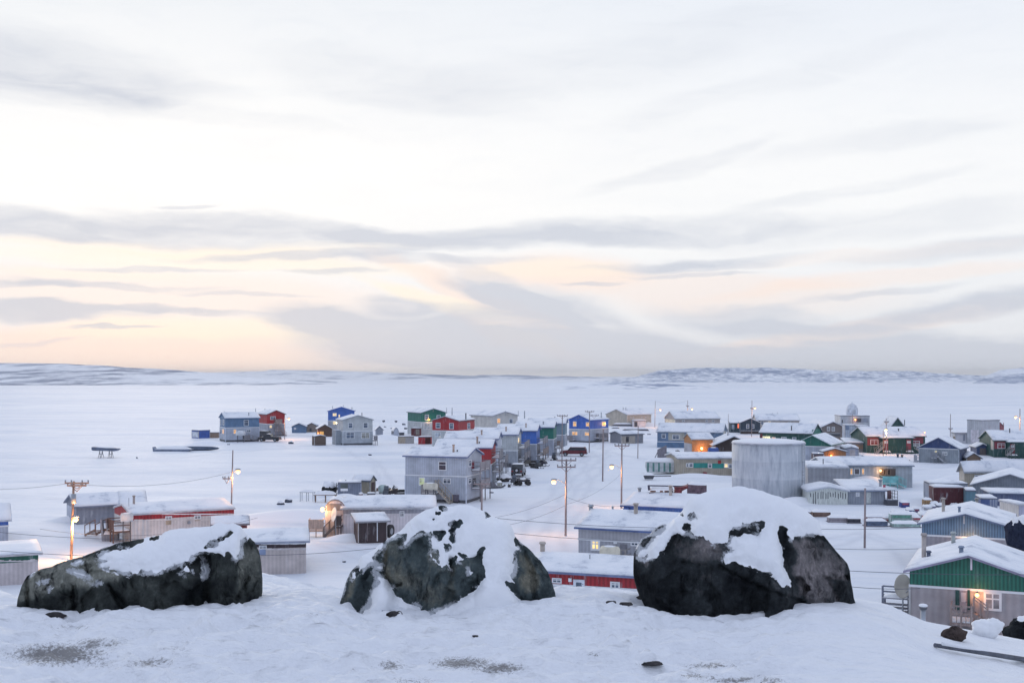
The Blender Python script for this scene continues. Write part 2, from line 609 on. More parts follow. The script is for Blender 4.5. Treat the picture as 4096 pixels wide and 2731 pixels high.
def root(name, label, cat, loc, rz=0.0, group=None):
    o = bpy.data.objects.new(name, None)
    o.empty_display_size = .3
    S.collection.objects.link(o)
    o.location = loc
    o.rotation_euler = (0, 0, rz)
    return tag(o, label, cat, group)


def np_mesh(name, verts, faces, mat, smooth=True, parent=None):
    me = bpy.data.meshes.new(name)
    me.vertices.add(len(verts)); me.vertices.foreach_set('co', np.asarray(verts, np.float32).ravel())
    nf = len(faces)
    me.loops.add(nf * 4); me.loops.foreach_set('vertex_index', np.asarray(faces, np.int32).ravel())
    me.polygons.add(nf); me.polygons.foreach_set('loop_start', np.arange(nf, dtype=np.int32) * 4)
    me.polygons.foreach_set('use_smooth', np.full(nf, smooth))
    me.materials.append(mat)
    me.update(calc_edges=True)
    me.validate()
    o = bpy.data.objects.new(name, me)
    S.collection.objects.link(o)
    if parent:
        o.parent = parent
    return o


def vnoise(x, y, z=None, seed=0):
    z = np.zeros_like(x) if z is None else z
    xi, yi, zi = np.floor(x), np.floor(y), np.floor(z)
    fx, fy, fz = x - xi, y - yi, z - zi
    fx, fy, fz = [t * t * t * (t * (t * 6 - 15) + 10) for t in (fx, fy, fz)]

    def h(a, b, c):
        n = (a * 127.1 + b * 311.7 + c * 74.7 + seed * 53.13)
        s = np.sin(n) * 43758.5453
        return s - np.floor(s)
    r = 0
    for dx in (0, 1):
        for dy in (0, 1):
            for dz in (0, 1):
                w = (fx if dx else 1 - fx) * (fy if dy else 1 - fy) * (fz if dz else 1 - fz)
                r = r + w * h(xi + dx, yi + dy, zi + dz)
    return r * 2 - 1


def fbm(x, y, z=None, oct=4, seed=0, gain=.5):
    a, s, r = 1.0, 0.0, 0
    for i in range(oct):
        f = 2.0 ** i
        r = r + a * vnoise(x * f, y * f, None if z is None else z * f, seed + i * 7)
        s += a
        a *= gain
    return r / s


def sstep(t):
    t = np.clip(t, 0, 1)
    return t * t * (3 - 2 * t)


# ---------------------------------------------------------------- ground: one sheet from the hilltop down to the village and out over the sea ice
XS = [-2500, -600, 0, 70, 180, 300, 360, 430, 560, 800, 1000, 1240, 1380, 1450, 1560, 1700, 1820, 1900, 2050, 2140, 2230, 2350, 2560, 2640, 2700, 2850, 3000, 3150, 3250, 3430, 3560, 3700, 3900, 4096, 4600, 6500]
YC = [2450, 2450, 2457, 2462, 2470, 2476, 2460, 2434, 2424, 2424, 2432, 2428, 2455, 2472, 2468, 2462, 2455, 2442, 2428, 2430, 2425, 2430, 2452, 2470, 2478, 2480, 2476, 2450, 2441, 2458, 2490, 2560, 2610, 2650, 2740, 2900]
XR = [-2500, -600, 0, 70, 300, 430, 800, 1000, 1060, 1240, 1380, 1700, 2200, 2350, 2450, 2560, 2700, 3000, 3420, 3560, 3640, 3700, 3900, 4096, 4600, 6500]
YR = [2400, 2380, 2352, 2376, 2375, 2370, 2330, 2290, 2292, 2335, 2350, 2352, 2346, 2349, 2362, 2376, 2400, 2400, 2440, 2478, 2526, 2548, 2546, 2552, 2566, 2600]


def ground_h(x, y):
    yy = np.maximum(y, .5)
    P = np.where(y > .5, 2048 + F * x / yy, 2048.0)
    P = np.clip(P, -2500, 6500)
    Pc = np.interp(P, XS, YC)
    zc = H - (Pc - HZ) / F * 7.75
    zr = H - (np.interp(P, XR, YR) - HZ) / F * 11.0
    z6 = 13.76 + 0 * x
    near = zc + (z6 - zc) * sstep((7.6 - y) / 1.5)
    mid = zc + (zr - zc) * sstep((y - 8.0) / 3.0)
    t = np.clip((y - 11.0) / 47.0, 0, 1)
    far = zr * (1 - t) ** 1.75
    z = np.where(y < 7.7, near, np.where(y < 11, mid, far))
    # wind-carved crust on the hilltop
    w = 1 - sstep((y - 12) / 10)
    big = fbm(x * .9, y * 1.6, oct=3, seed=3)
    crust = np.abs(fbm(x * 2.1 + y * .9, y * 5.0, oct=4, seed=5, gain=.55))
    fine = fbm(x * 9 + 3 * y, y * 22.0, oct=3, seed=9)
    calm = 1 - .75 * sstep((P - 2900) / 500)
    nearw = 1 - .45 * sstep((y - 7.2) / 1.2)
    z = z + w * (big * .03 + calm * nearw * ((.25 - crust) * .17 + fine * .028))
    # small drifts
    for (gx, gy, sx, sy, a) in ((gpos(1430, 2690, 13.76).x, gpos(1430, 2690, 13.76).y, .16, .12, .06), (gpos(3350, 2470, 13.7).x, 7.45, .55, .25, .045),
                                (gpos(3690, 2690, 13.6).x, 6.9, .25, .18, .05), (gpos(2250, 2460, 13.75).x, 7.5, .5, .25, .03),
                                (gpos(1150, 2560, 13.75).x, 7.1, .6, .3, .03), (gpos(3000, 2600, 13.75).x, 6.9, .6, .3, .02)):
        z = z + a * np.exp(-((x - gx) / sx) ** 2 - ((y - gy) / sy) ** 2)
    # drifts and hollows down in the village
    vw = sstep((y - 60) / 15)
    z = z + vw * (fbm(x * .05, y * .11, oct=4, seed=21) * .28 + fbm(x * .35, y * .8, oct=3, seed=31) * .05) * (1 - .6 * sstep((y - 350) / 400))
    # the pressed-down sea ice beyond the shore, roughened far out
    z = z - 1.0 * sstep((y - 330) / 200)
    return np.where(y < .5, np.minimum(z, 13.76), z)


TRACKS = [([(2080, 2250), (2160, 2060), (2250, 1950), (2330, 1850), (2380, 1790), (2440, 1745), (2560, 1700)], 1.1), ([(2180, 2230), (2250, 2070), (2330, 1960), (2390, 1870), (2430, 1800)], 1.0),
          ([(2260, 1950), (2500, 1960), (2760, 1930), (2960, 1920)], .9), ([(2400, 1800), (2550, 1830), (2640, 1860)], .8), ([(3250, 2190), (3460, 2130), (3620, 2180), (3700, 2300)], 1.0),
          ([(1060, 1760), (1200, 1775), (1340, 1790), (1500, 1850), (1560, 1960)], .9), ([(0, 1985), (400, 2010), (700, 2040), (1100, 2060), (1250, 2090)], .9), ([(3450, 1860), (3650, 1880), (3800, 1870), (4000, 1800)], .9),
          ([(100, 1860), (500, 1850), (900, 1810), (1180, 1790)], .7), ([(1300, 2180), (1500, 2240), (1700, 2150), (2000, 2120)], .8)]


def make_ground():
    rows = np.concatenate([[-11000, -4000, -1200, -400, -120, -40, -15, -5, 0.0, 2.5, 4.2], np.arange(5.2, 12.5, .028), np.geomspace(12.55, 62, 70), np.geomspace(63, 420, 300), np.geomspace(426, 13000, 110)])
    kx = np.concatenate([[-60, -8, -3, -1.6, -1.1, -.85, -.68, -.58], np.linspace(-.52, .52, 420), [.58, .68, .85, 1.1, 1.6, 3, 8, 60]])
    Y, KX = np.meshgrid(rows, kx, indexing='ij')
    scale = np.where(Y > 5.2, Y, 5.2)
    scale = np.where(Y < -5, np.abs(Y), scale)
    X = KX * scale
    X = np.clip(X, -13000, 13000)
    Z = ground_h(X, Y)
    nr, nc = X.shape
    V = np.stack([X, Y, Z], -1).reshape(-1, 3)
    i = np.arange(nr - 1)[:, None] * nc + np.arange(nc - 1)[None, :]
    Fc = np.stack([i, i + 1, i + nc + 1, i + nc], -1).reshape(-1, 4)
    o = np_mesh('snow_ground', V, Fc, snow_mat('ground'))
    # places where gravel shows through the crust (real patches on the hilltop)
    P = 2048 + F * X / np.maximum(Y, .5)
    PY = HZ + F * (H - Z) / np.maximum(Y, .5)
    d = np.zeros_like(X)
    for (cx, cy, hx, hy, a) in ((230, 2615, 190, 40, 1.0), (400, 2570, 110, 20, .8), (620, 2650, 130, 18, .8), (680, 2595, 90, 14, .55), (430, 2665, 160, 22, .5),
                                (1850, 2650, 130, 24, .9), (1560, 2660, 60, 22, .8), (2000, 2672, 110, 22, .9), (1650, 2720, 120, 18, .6), (2380, 2610, 70, 10, .6),
                                (2840, 2660, 120, 14, .75), (3000, 2720, 170, 14, .9), (2790, 2700, 100, 12, .7), (290, 2505, 120, 14, .6), (1250, 2455, 60, 16, .5),
                                (2580, 2660, 60, 12, .6), (3560, 2470, 40, 16, .4), (1040, 2700, 60, 14, .3), (150, 2540, 150, 16, .35), (60, 2690, 60, 20, .3)):
        d = np.maximum(d, a * np.exp(-((P - cx) / (hx * 1.25)) ** 2 - ((PY - cy) / (hy * 1.3)) ** 2))
    d = np.where((Y < 9) & (Y > 1), d, 0)
    # driven lines: two packed wheel tracks along each village road
    pk = np.zeros_like(X)
    for pts, wd in TRACKS:
        g = [gpos(*q) for q in pts]
        for a, b in zip(g[:-1], g[1:]):
            L2 = (b.x - a.x) ** 2 + (b.y - a.y) ** 2
            t = np.clip(((X - a.x) * (b.x - a.x) + (Y - a.y) * (b.y - a.y)) / L2, 0, 1)
            dd = np.hypot(X - a.x - t * (b.x - a.x), Y - a.y - t * (b.y - a.y)) + fbm(X * .08, Y * .08, oct=2, seed=44) * 1.2
            pk = np.maximum(pk, np.exp(-((np.abs(dd) - wd) / (.35 + wd * .12)) ** 2))
    ap = o.data.attributes.new('packed', 'FLOAT', 'POINT')
    ap.data.foreach_set('value', pk.reshape(-1).astype(np.float32))
    at = o.data.attributes.new('dirt', 'FLOAT', 'POINT')
    at.data.foreach_set('value', d.reshape(-1).astype(np.float32))
    o['kind'] = 'structure'
    o['label'] = 'wind-packed snow over the hilltop, the village and the frozen bay'
    return o


make_ground()


def gz(x, y):
    return float(ground_h(np.array([x]), np.array([y]))[0])


# ---------------------------------------------------------------- far hills
def hill_mat(name, rock, lo, hi, sx, sz):
    mt, nt, bs = newmat(name)
    geo = nt.nodes.new('ShaderNodeNewGeometry')
    p = geo.outputs['Position']
    n1 = noise_node(nt, 1.0, 7, .68, p, (sx, sx * .35, sz))
    n2 = noise_node(nt, 1.0, 4, .6, p, (sx * .12, sx * .12, sz * .25))
    mu = nt.nodes.new('ShaderNodeMath'); mu.operation = 'MULTIPLY_ADD'
    nt.links.new(n2.outputs['Fac'], mu.inputs[0]); mu.inputs[1].default_value = .7
    nt.links.new(n1.outputs['Fac'], mu.inputs[2])
    f = ramp(nt, mu.outputs[0], [(lo, (0, 0, 0)), (hi, (1, 1, 1))])
    nt.links.new(mixc(nt, f, (.86, .88, .905), rock), bs.inputs['Base Color'])
    bs.inputs['Roughness'].default_value = .8
    bs.inputs['Specular IOR Level'].default_value = .1
    return mt


def ridge(name, label, prof, D, depth, mat, rough=3.0, steps=(), seed=0, base=-1.2):
    """a snow hill whose skyline passes the given (photo x, photo y) points at distance D; rises from the ice in front and runs back"""
    xs, ys = zip(*prof)
    N = 300
    X = np.linspace(xs[0], xs[-1], N)
    top = np.interp(X, xs, ys)
    k = (X - 2048) / F
    zt = H - (top - HZ) / F * D
    wx = k * D
    zt = np.maximum(base - .5, zt + fbm(wx / 60, wx * 0 + seed, oct=5, seed=seed) * rough * np.clip((zt - base) / 10, 0, 1))
    rows = np.concatenate([np.linspace(0, 1, 26), [1.6, 2.4, 3.2]])
    V = []
    for t in rows:
        y = D - depth * .8 * (1 - t) if t <= 1 else D + depth * (t - 1)
        s = t ** 1.25
        if steps:
            q = t * len(steps)
            i = np.floor(q)
            s = (i + np.clip((q - i - .3) / .55, 0, 1)) / len(steps) if t < 1 else 1.0
            s = .35 * t + .65 * s
        if t > 1:
            s = 1 - (t - 1) / 2.2
            s = max(0.0, s) ** 1.2
        z = base - .6 + (zt - base + .6) * s
        jit = fbm(wx / 22, np.full(N, t * 9.0), oct=4, seed=seed + 3) * rough * .8 * (0 < t < 1) * np.clip((zt - base) / 12, 0, 1)
        V.append(np.stack([k * y, np.full(N, y) + jit * 4, z + jit], -1))
    V = np.array(V)
    nr = len(rows)
    i = np.arange(nr - 1)[:, None] * N + np.arange(N - 1)[None, :]
    Fc = np.stack([i, i + 1, i + N + 1, i + N], -1).reshape(-1, 4)
    o = np_mesh(name, V.reshape(-1, 3), Fc, mat)
    o['kind'] = 'structure'
    o['label'] = label
    return o


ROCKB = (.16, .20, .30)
ridge('hill', 'long low snowy hill with dark rock streaks at the far left shore',
      [(-1400, 1462), (-500, 1452), (0, 1450), (250, 1453), (500, 1468), (700, 1480), (900, 1497), (1050, 1512), (1250, 1524), (1500, 1538), (1750, 1548)],
      2600, 900, hill_mat('hill_left', ROCKB, .80, 1.02, .016, .16), 1.4, seed=2)
ridge('hill', 'faint flat snow plateau on the horizon behind the left hill',
      [(560, 1500), (800, 1490), (1060, 1484), (1075, 1479), (1300, 1481), (1500, 1488), (1700, 1496), (1900, 1502), (1915, 1499), (2080, 1500), (2200, 1504), (2360, 1506), (2600, 1508)],
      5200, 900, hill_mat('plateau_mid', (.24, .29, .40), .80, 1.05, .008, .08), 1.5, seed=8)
ridge('hill', 'stepped snowy cliff with bands of dark rock on the right horizon',
      [(2420, 1522), (2560, 1504), (2640, 1484), (2760, 1473), (2960, 1470), (3200, 1474), (3320, 1480), (3450, 1484), (3620, 1486), (3750, 1492), (3900, 1499), (4050, 1502), (4400, 1512)],
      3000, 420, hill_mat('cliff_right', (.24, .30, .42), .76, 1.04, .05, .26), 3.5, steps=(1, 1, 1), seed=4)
ridge('hill', 'nearer snowy cliff cut off by the right edge of the view',
      [(3860, 1545), (3920, 1518), (3960, 1497), (4000, 1478), (4100, 1472), (4300, 1468), (4600, 1466), (5200, 1480), (5600, 1530)],
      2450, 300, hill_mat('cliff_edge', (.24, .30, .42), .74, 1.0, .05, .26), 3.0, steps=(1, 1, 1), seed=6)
ridge('island', 'low snow-covered island on the bay ice before the cliffs',
      [(2170, 1552), (2200, 1541), (2260, 1531), (2330, 1526), (2450, 1526), (2600, 1531), (2750, 1541), (2880, 1552), (3000, 1560), (3100, 1566)],
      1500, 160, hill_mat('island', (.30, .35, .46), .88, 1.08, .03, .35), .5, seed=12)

# ---------------------------------------------------------------- boulders on the hilltop
def poly_sd(X, Y, polys):
    """signed distance in photo pixels to a union of polygons, positive inside"""
    best = np.full(X.shape, -1e9)
    for pts in polys:
        p = np.array(pts, float)
        q = np.roll(p, -1, 0)
        ins = np.zeros(X.shape, bool)
        dist = np.full(X.shape, 1e9)
        for (ax, ay), (bx, by) in zip(p, q):
            c = ((ay > Y) != (by > Y))
            den = (by - ay) if abs(by - ay) > 1e-9 else 1e-9
            ins ^= c & (X < (bx - ax) * (Y - ay) / den + ax)
            L2 = max((bx - ax) ** 2 + (by - ay) ** 2, 1e-9)
            t = np.clip(((X - ax) * (bx - ax) + (Y - ay) * (by - ay)) / L2, 0, 1)
            dist = np.minimum(dist, np.hypot(X - ax - t * (bx - ax), Y - ay - t * (by - ay)))
        best = np.maximum(best, np.where(ins, dist, -dist))
    return best


def blur(a, n, ax):
    for _ in range(n):
        p = np.pad(a, [(1, 1) if i == ax else (0, 0) for i in range(2)], mode='edge')
        a = (p[:-2] + 2 * p[1:-1] + p[2:]) / 4 if ax == 0 else (p[:, :-2] + 2 * p[:, 1:-1] + p[:, 2:]) / 4
    return a


def grid_normals(V):
    du = np.gradient(V, axis=1); dv = np.gradient(V, axis=0)
    n = np.cross(du, dv)
    return n / (np.linalg.norm(n, axis=-1, keepdims=True) + 1e-9)


def main_pieces(fs, n, least):
    """drop the crumbs: keep only faces in connected pieces of at least 'least' faces"""
    lab = np.arange(n)
    for _ in range(4000):
        mn = lab[fs].min(1)
        new = lab.copy()
        for c in range(4):
            np.minimum.at(new, fs[:, c], mn)
        new = new[new]
        if (new == lab).all():
            break
        lab = new
    fl = lab[fs[:, 0]]
    u, cnt = np.unique(fl, return_counts=True)
    return fs[np.isin(fl, u[cnt >= least])]


def boulder(name, label, k, top, bot, dark, inner, mat, D0, dmax, seed, rough=.03, snow_t=.045, creases=(), slope_rock=.22, slope_snow=1.0, pale=()):
    C = lambda pts: [px(k, *p) for p in pts]
    T, B = np.array(C(top)), np.array(C(bot))
    darkp = [C(p) for p in dark]
    innp = [C(p) for p in inner]
    NU, NV = 330, 170
    x0, x1 = T[0, 0], T[-1, 0]
    u = np.linspace(0, 1, NU)
    u = .5 - .5 * np.cos(np.pi * u) * (.55 + .45 * np.abs(np.cos(np.pi * u))) / 1.0
    u = (u - u[0]) / (u[-1] - u[0])
    xs = x0 + (x1 - x0) * u
    yt = np.interp(xs, T[:, 0], T[:, 1])
    yb = np.interp(xs, B[:, 0], B[:, 1])
    yt = yt + fbm(xs / 34.0, xs * 0, oct=3, seed=seed) * 5
    yb = np.maximum(yb, yt + 2)
    sink = 70.0
    v = np.linspace(0, 1, NV)
    Y = yt[None] + (yb + sink - yt)[None] * v[:, None]
    X = np.repeat(xs[None], NV, 0)
    wx = X + fbm(X / 22, Y / 22, oct=5, seed=seed + 1, gain=.6) * 9
    wy = Y + fbm(X / 22, Y / 22, oct=5, seed=seed + 2, gain=.6) * 9
    sd = poly_sd(wx, wy, darkp)
    if innp:
        sd = np.minimum(sd, -poly_sd(wx, wy, innp))
    rockm = sstep(sd / 30 + .5)
    # front surface: columns come toward the viewer faster where snow lies, slower on bare steep rock
    dz = np.diff(Y, axis=0, prepend=Y[:1]) * D0 / F
    up = sstep((v[:, None] * (yb + sink - yt)[None] - (yb - yt)[None] * .72) / (90.0))
    slope = slope_snow + (slope_rock - slope_snow) * rockm
    slope = slope * (1 - up) - .10 * up * rockm
    d = np.cumsum(slope * dz, 0)
    d = blur(blur(d, 26, 1), 10, 0)
    tt = (xs - x0) / (x1 - x0)
    e = np.sqrt(np.clip(1 - np.abs(2 * tt - 1) ** 5, 0, 1))
    edge_t = np.minimum(1, ((Y - yt[None]) / 26.0)) ** .5
    d = dmax * np.tanh(d / dmax * 1.05) * e[None] + .05 * edge_t * e[None]
    P0 = np.stack([X / 90, Y / 90], -1)
    f1 = fbm(X / 150, Y / 110, d * 4, oct=2, seed=seed + 4)
    cell = np.abs(fbm(X / 95, Y / 120, d * 5, oct=3, seed=seed + 5))
    fine = fbm(X / 20, Y / 34, d * 12, oct=4, seed=seed + 6, gain=.6)
    # fracture planes: irregular cells, each tilted its own way
    r_ = np.random.default_rng(seed)
    nc = 34
    sx, sy = r_.uniform(x0, x1, nc), r_.uniform(T[:, 1].min(), B[:, 1].max(), nc)
    tx, ty, of = r_.normal(0, 1, nc), r_.normal(0, 1, nc), r_.uniform(-1, 1, nc)
    qx, qy = X + fbm(X / 45, Y / 45, oct=3, seed=seed + 15) * 22, Y + fbm(X / 45, Y / 45, oct=3, seed=seed + 16) * 22
    bd, facet = np.full(X.shape, 1e18), np.zeros(X.shape)
    for i in range(nc):
        dd = (qx - sx[i]) ** 2 * .8 + (qy - sy[i]) ** 2
        f = of[i] * .5 + (tx[i] * (qx - sx[i]) + ty[i] * (qy - sy[i])) / 95
        facet = np.where(dd < bd, f, facet)
        bd = np.minimum(bd, dd)
    facet = blur(blur(np.clip(facet, -1.6, 1.6), 1, 0), 1, 1) * .55 + .5
    rel = (f1 * 1.0 + (.22 - cell) * 1.5 + fine * .5 + (facet - .5) * 1.7) * rough
    d = d + rel * rockm * np.minimum(1, e[None] * 1.2) * edge_t
    for pts, depth, wd in creases:
        cp = C(pts)
        best = np.full(X.shape, 1e9)
        for (ax, ay), (bx, by) in zip(cp[:-1], cp[1:]):
            L2 = (bx - ax) ** 2 + (by - ay) ** 2
            t = np.clip(((wx - ax) * (bx - ax) + (wy - ay) * (by - ay)) / L2, 0, 1)
            best = np.minimum(best, np.hypot(wx - ax - t * (bx - ax), wy - ay - t * (by - ay)))
        d = d - depth * np.exp(-(best / wd) ** 2)
    foot = np.argmin(np.abs(Y - yb[None] + 6), axis=0)
    D0 = 7.80 + float(np.median(d[foot, np.arange(NU)][NU // 5: -NU // 5]))
    Df = D0 - d
    front = np.stack([(X - 2048) / F * Df, Df, H - (Y - HZ) / F * Df], -1)
    # back surface
    db = .75 * dmax * e[None] * np.sqrt(np.clip(v[:, None] * 1.6, 0, 1)) + 0 * Y
    db = db + fbm(X / 60, Y / 60, oct=3, seed=seed + 11) * rough * 1.5 * np.minimum(1, v[:, None] * 6) * e[None]
    Zb = front[..., 2] * 1.0
    z_top = H - (yt - HZ) / F * D0
    z_bot = H - (yb + sink - HZ) / F * D0
    Zb = z_top[None] + (z_bot - z_top)[None] * v[:, None]
    back = np.stack([(X - 2048) / F * D0, D0 + db, Zb], -1)
    Vv = np.concatenate([front.reshape(-1, 3), back.reshape(-1, 3)])
    i = np.arange(NV - 1)[:, None] * NU + np.arange(NU - 1)[None, :]
    ff = np.stack([i, i + NU, i + NU + 1, i + 1], -1).reshape(-1, 4)
    fb = np.stack([i, i + 1, i + NU + 1, i + NU], -1).reshape(-1, 4) + NV * NU
    j = (NV - 1) * NU + np.arange(NU - 1)
    fl = np.stack([j, j + NV * NU, j + NV * NU + 1, j + 1], -1)
    j = np.arange(NV - 1) * NU
    fe = np.concatenate([np.stack([j, j + NV * NU, j + NV * NU + NU, j + NU], -1), np.stack([j + NU - 1, j + NU - 1 + NU, j + NU - 1 + NU + NV * NU, j + NU - 1 + NV * NU], -1)])
    j = np.arange(NU - 1)
    ft = np.stack([j, j + 1, j + 1 + NV * NU, j + NV * NU], -1)
    base = Vector(front[NV - 1, NU // 2])
    org = np.array([base.x, base.y, base.z])
    rt = root(name, label, 'boulder', base)
    ro = np_mesh('rock', Vv - org, np.concatenate([ff, fb, fl, fe, ft]), mat, True, rt)
    tn = np.zeros(X.shape)  # paler faces: lichen and mineral colour, partly light painted in
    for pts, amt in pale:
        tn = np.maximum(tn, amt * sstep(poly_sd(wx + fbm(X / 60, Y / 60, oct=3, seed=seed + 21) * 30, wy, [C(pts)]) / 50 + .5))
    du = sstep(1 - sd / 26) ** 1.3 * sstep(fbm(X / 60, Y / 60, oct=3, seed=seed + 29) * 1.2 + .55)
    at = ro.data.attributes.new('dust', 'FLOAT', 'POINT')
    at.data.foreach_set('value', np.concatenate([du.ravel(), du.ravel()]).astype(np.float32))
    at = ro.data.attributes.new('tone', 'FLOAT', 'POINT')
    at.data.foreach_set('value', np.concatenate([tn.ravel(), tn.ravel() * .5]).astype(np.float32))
    # snow lying on it, with its own thickness
    sn = -sd
    nrm = grid_normals(front)
    nrm = np.where(nrm[..., 1:2] > 0, -nrm, nrm)
    nb = np.stack([blur(nrm[..., c], 6, 0) for c in range(3)], -1)
    nb = np.stack([blur(nb[..., c], 6, 1) for c in range(3)], -1)
    th = snow_t * sstep((sn + 2) / 60) + .010 * sstep((sn + 5) / 8) - .012 + .006 * fbm(X / 30, Y / 30, oct=3, seed=seed + 33) * (sn > 0)
    sm = front.copy()
    for c in range(3):
        sm[..., c] = front[..., c] + (blur(blur(front[..., c], 5, 0), 5, 1) - front[..., c]) * sstep((sn - 4) / 30)
    sfront = sm + nb * th[..., None]
    sback = back[: int(NV * .4)] + np.array([0, .01, .02]) * np.minimum(1, v[: int(NV * .4), None, None] * 8)
    keep = sn > -14
    qk = keep[:-1, :-1] | keep[1:, :-1] | keep[:-1, 1:] | keep[1:, 1:]
    fs = ff.reshape(NV - 1, NU - 1, 4)[qk]
    nbk = int(NV * .4)
    i2 = np.arange(nbk - 1)[:, None] * NU + np.arange(NU - 1)[None, :]
    fb2 = np.stack([i2, i2 + 1, i2 + NU + 1, i2 + NU], -1)
    cols = (sn[0] > 0)
    qb = np.repeat((cols[:-1] & cols[1:])[None], nbk - 1, 0)
    fb2 = fb2[qb] + NV * NU
    fb2 = fb2.reshape(-1, 4)
    # stitch the crest: the first back row follows the front snow's first row
    sback[0] = sfront[0]
    Vs = np.concatenate([sfront.reshape(-1, 3), sback.reshape(-1, 3)])
    fs = np.concatenate([fs, fb2])
    fs = main_pieces(fs, len(Vs), 60)
    used = np.unique(fs)
    re = np.zeros(len(Vs), int); re[used] = np.arange(len(used))
    np_mesh('snow_cap', Vs[used] - org, re[fs], SNOW, True, rt)
    return rt


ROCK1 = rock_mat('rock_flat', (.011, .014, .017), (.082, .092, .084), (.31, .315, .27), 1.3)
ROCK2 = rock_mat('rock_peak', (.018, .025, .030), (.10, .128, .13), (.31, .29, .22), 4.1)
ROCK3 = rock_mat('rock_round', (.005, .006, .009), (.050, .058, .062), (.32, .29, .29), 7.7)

boulder('boulder', 'long low dark boulder with flat snowy top, leftmost of the three', 'C1',
        [(142, 800), (150, 735), (185, 620), (215, 562), (235, 532), (330, 490), (430, 455), (540, 418), (610, 392), (700, 372), (780, 345), (860, 310), (960, 272), (1060, 248), (1180, 230), (1300, 205),
         (1420, 184), (1560, 168), (1680, 153), (1800, 140), (1850, 115), (1920, 103), (1990, 105), (2060, 135), (2100, 175), (2130, 210), (2170, 250), (2200, 310), (2222, 390), (2232, 480)],
        [(142, 825), (160, 868), (250, 885), (400, 895), (640, 912), (690, 893), (750, 872), (850, 842), (930, 812), (1000, 802), (1200, 808), (1400, 800), (1600, 805), (1700, 805), (1800, 822), (2000, 812), (2165, 810), (2178, 700), (2200, 600), (2224, 540), (2232, 485)],
        [[(60, 1100), (60, 560), (200, 540), (330, 470), (540, 400), (700, 355), (860, 292), (1000, 240), (1180, 215), (1215, 235), (1180, 262), (1090, 297), (1000, 300), (850, 360), (780, 372), (800, 395), (900, 412), (850, 440), (860, 470), (960, 500),
          (1040, 512), (1090, 528), (1220, 518), (1330, 526), (1400, 500), (1480, 470), (1500, 448), (1560, 440), (1535, 520), (1600, 505), (1640, 515), (1612, 430), (1640, 385), (1720, 342), (1790, 350), (1830, 357), (1870, 350),
          (1920, 392), (1940, 345), (1985, 402), (2012, 412), (2060, 378), (2066, 320), (2085, 255), (2105, 212), (2115, 250), (2132, 215), (2145, 255), (2180, 240), (2260, 330), (2300, 1100)],
         [(1770, 290), (1840, 253), (1860, 275), (1830, 294)], [(1880, 232), (1965, 162), (1942, 200), (1890, 234)], [(1300, 218), (1342, 204), (1320, 226)], [(1555, 440), (1580, 425), (1590, 440), (1560, 470)]],
        [[(590, 490), (680, 498), (740, 520), (780, 572), (858, 605), (800, 627), (750, 602), (690, 545), (620, 512)], [(625, 432), (690, 405), (700, 425), (645, 445)], [(280, 600), (330, 578), (322, 612), (295, 632)],
         [(420, 648), (480, 625), (475, 642), (430, 668)], [(1735, 385), (1772, 470), (1766, 530), (1748, 612), (1724, 520)], [(200, 560), (300, 490), (335, 490), (250, 550)], [(370, 580), (410, 572), (400, 585)], [(1560, 545), (1580, 535), (1585, 548)]],
        ROCK1, 8.35, .50, 11, .040, .030,
        [([(930, 610), (975, 680), (1100, 790)], .05, 9), ([(630, 640), (640, 900)], .05, 12), ([(1750, 390), (1760, 600), (1755, 810)], .10, 14), ([(235, 540), (245, 700), (250, 880)], .06, 10), ([(2120, 560), (2010, 760), (1990, 812)], .05, 9), ([(1500, 460), (1400, 640), (1380, 790)], .03, 10)],
        .14, .95, pale=[([(160, 760), (230, 530), (700, 360), (900, 410), (1060, 520), (900, 600), (640, 640), (400, 700), (230, 740)], .95), ([(2060, 380), (2130, 220), (2240, 450), (2180, 640), (2080, 700), (2040, 520)], .55), ([(1060, 620), (1400, 560), (1420, 760), (1100, 780)], .25), ([(1800, 420), (1980, 430), (1980, 780), (1830, 760)], .25)])
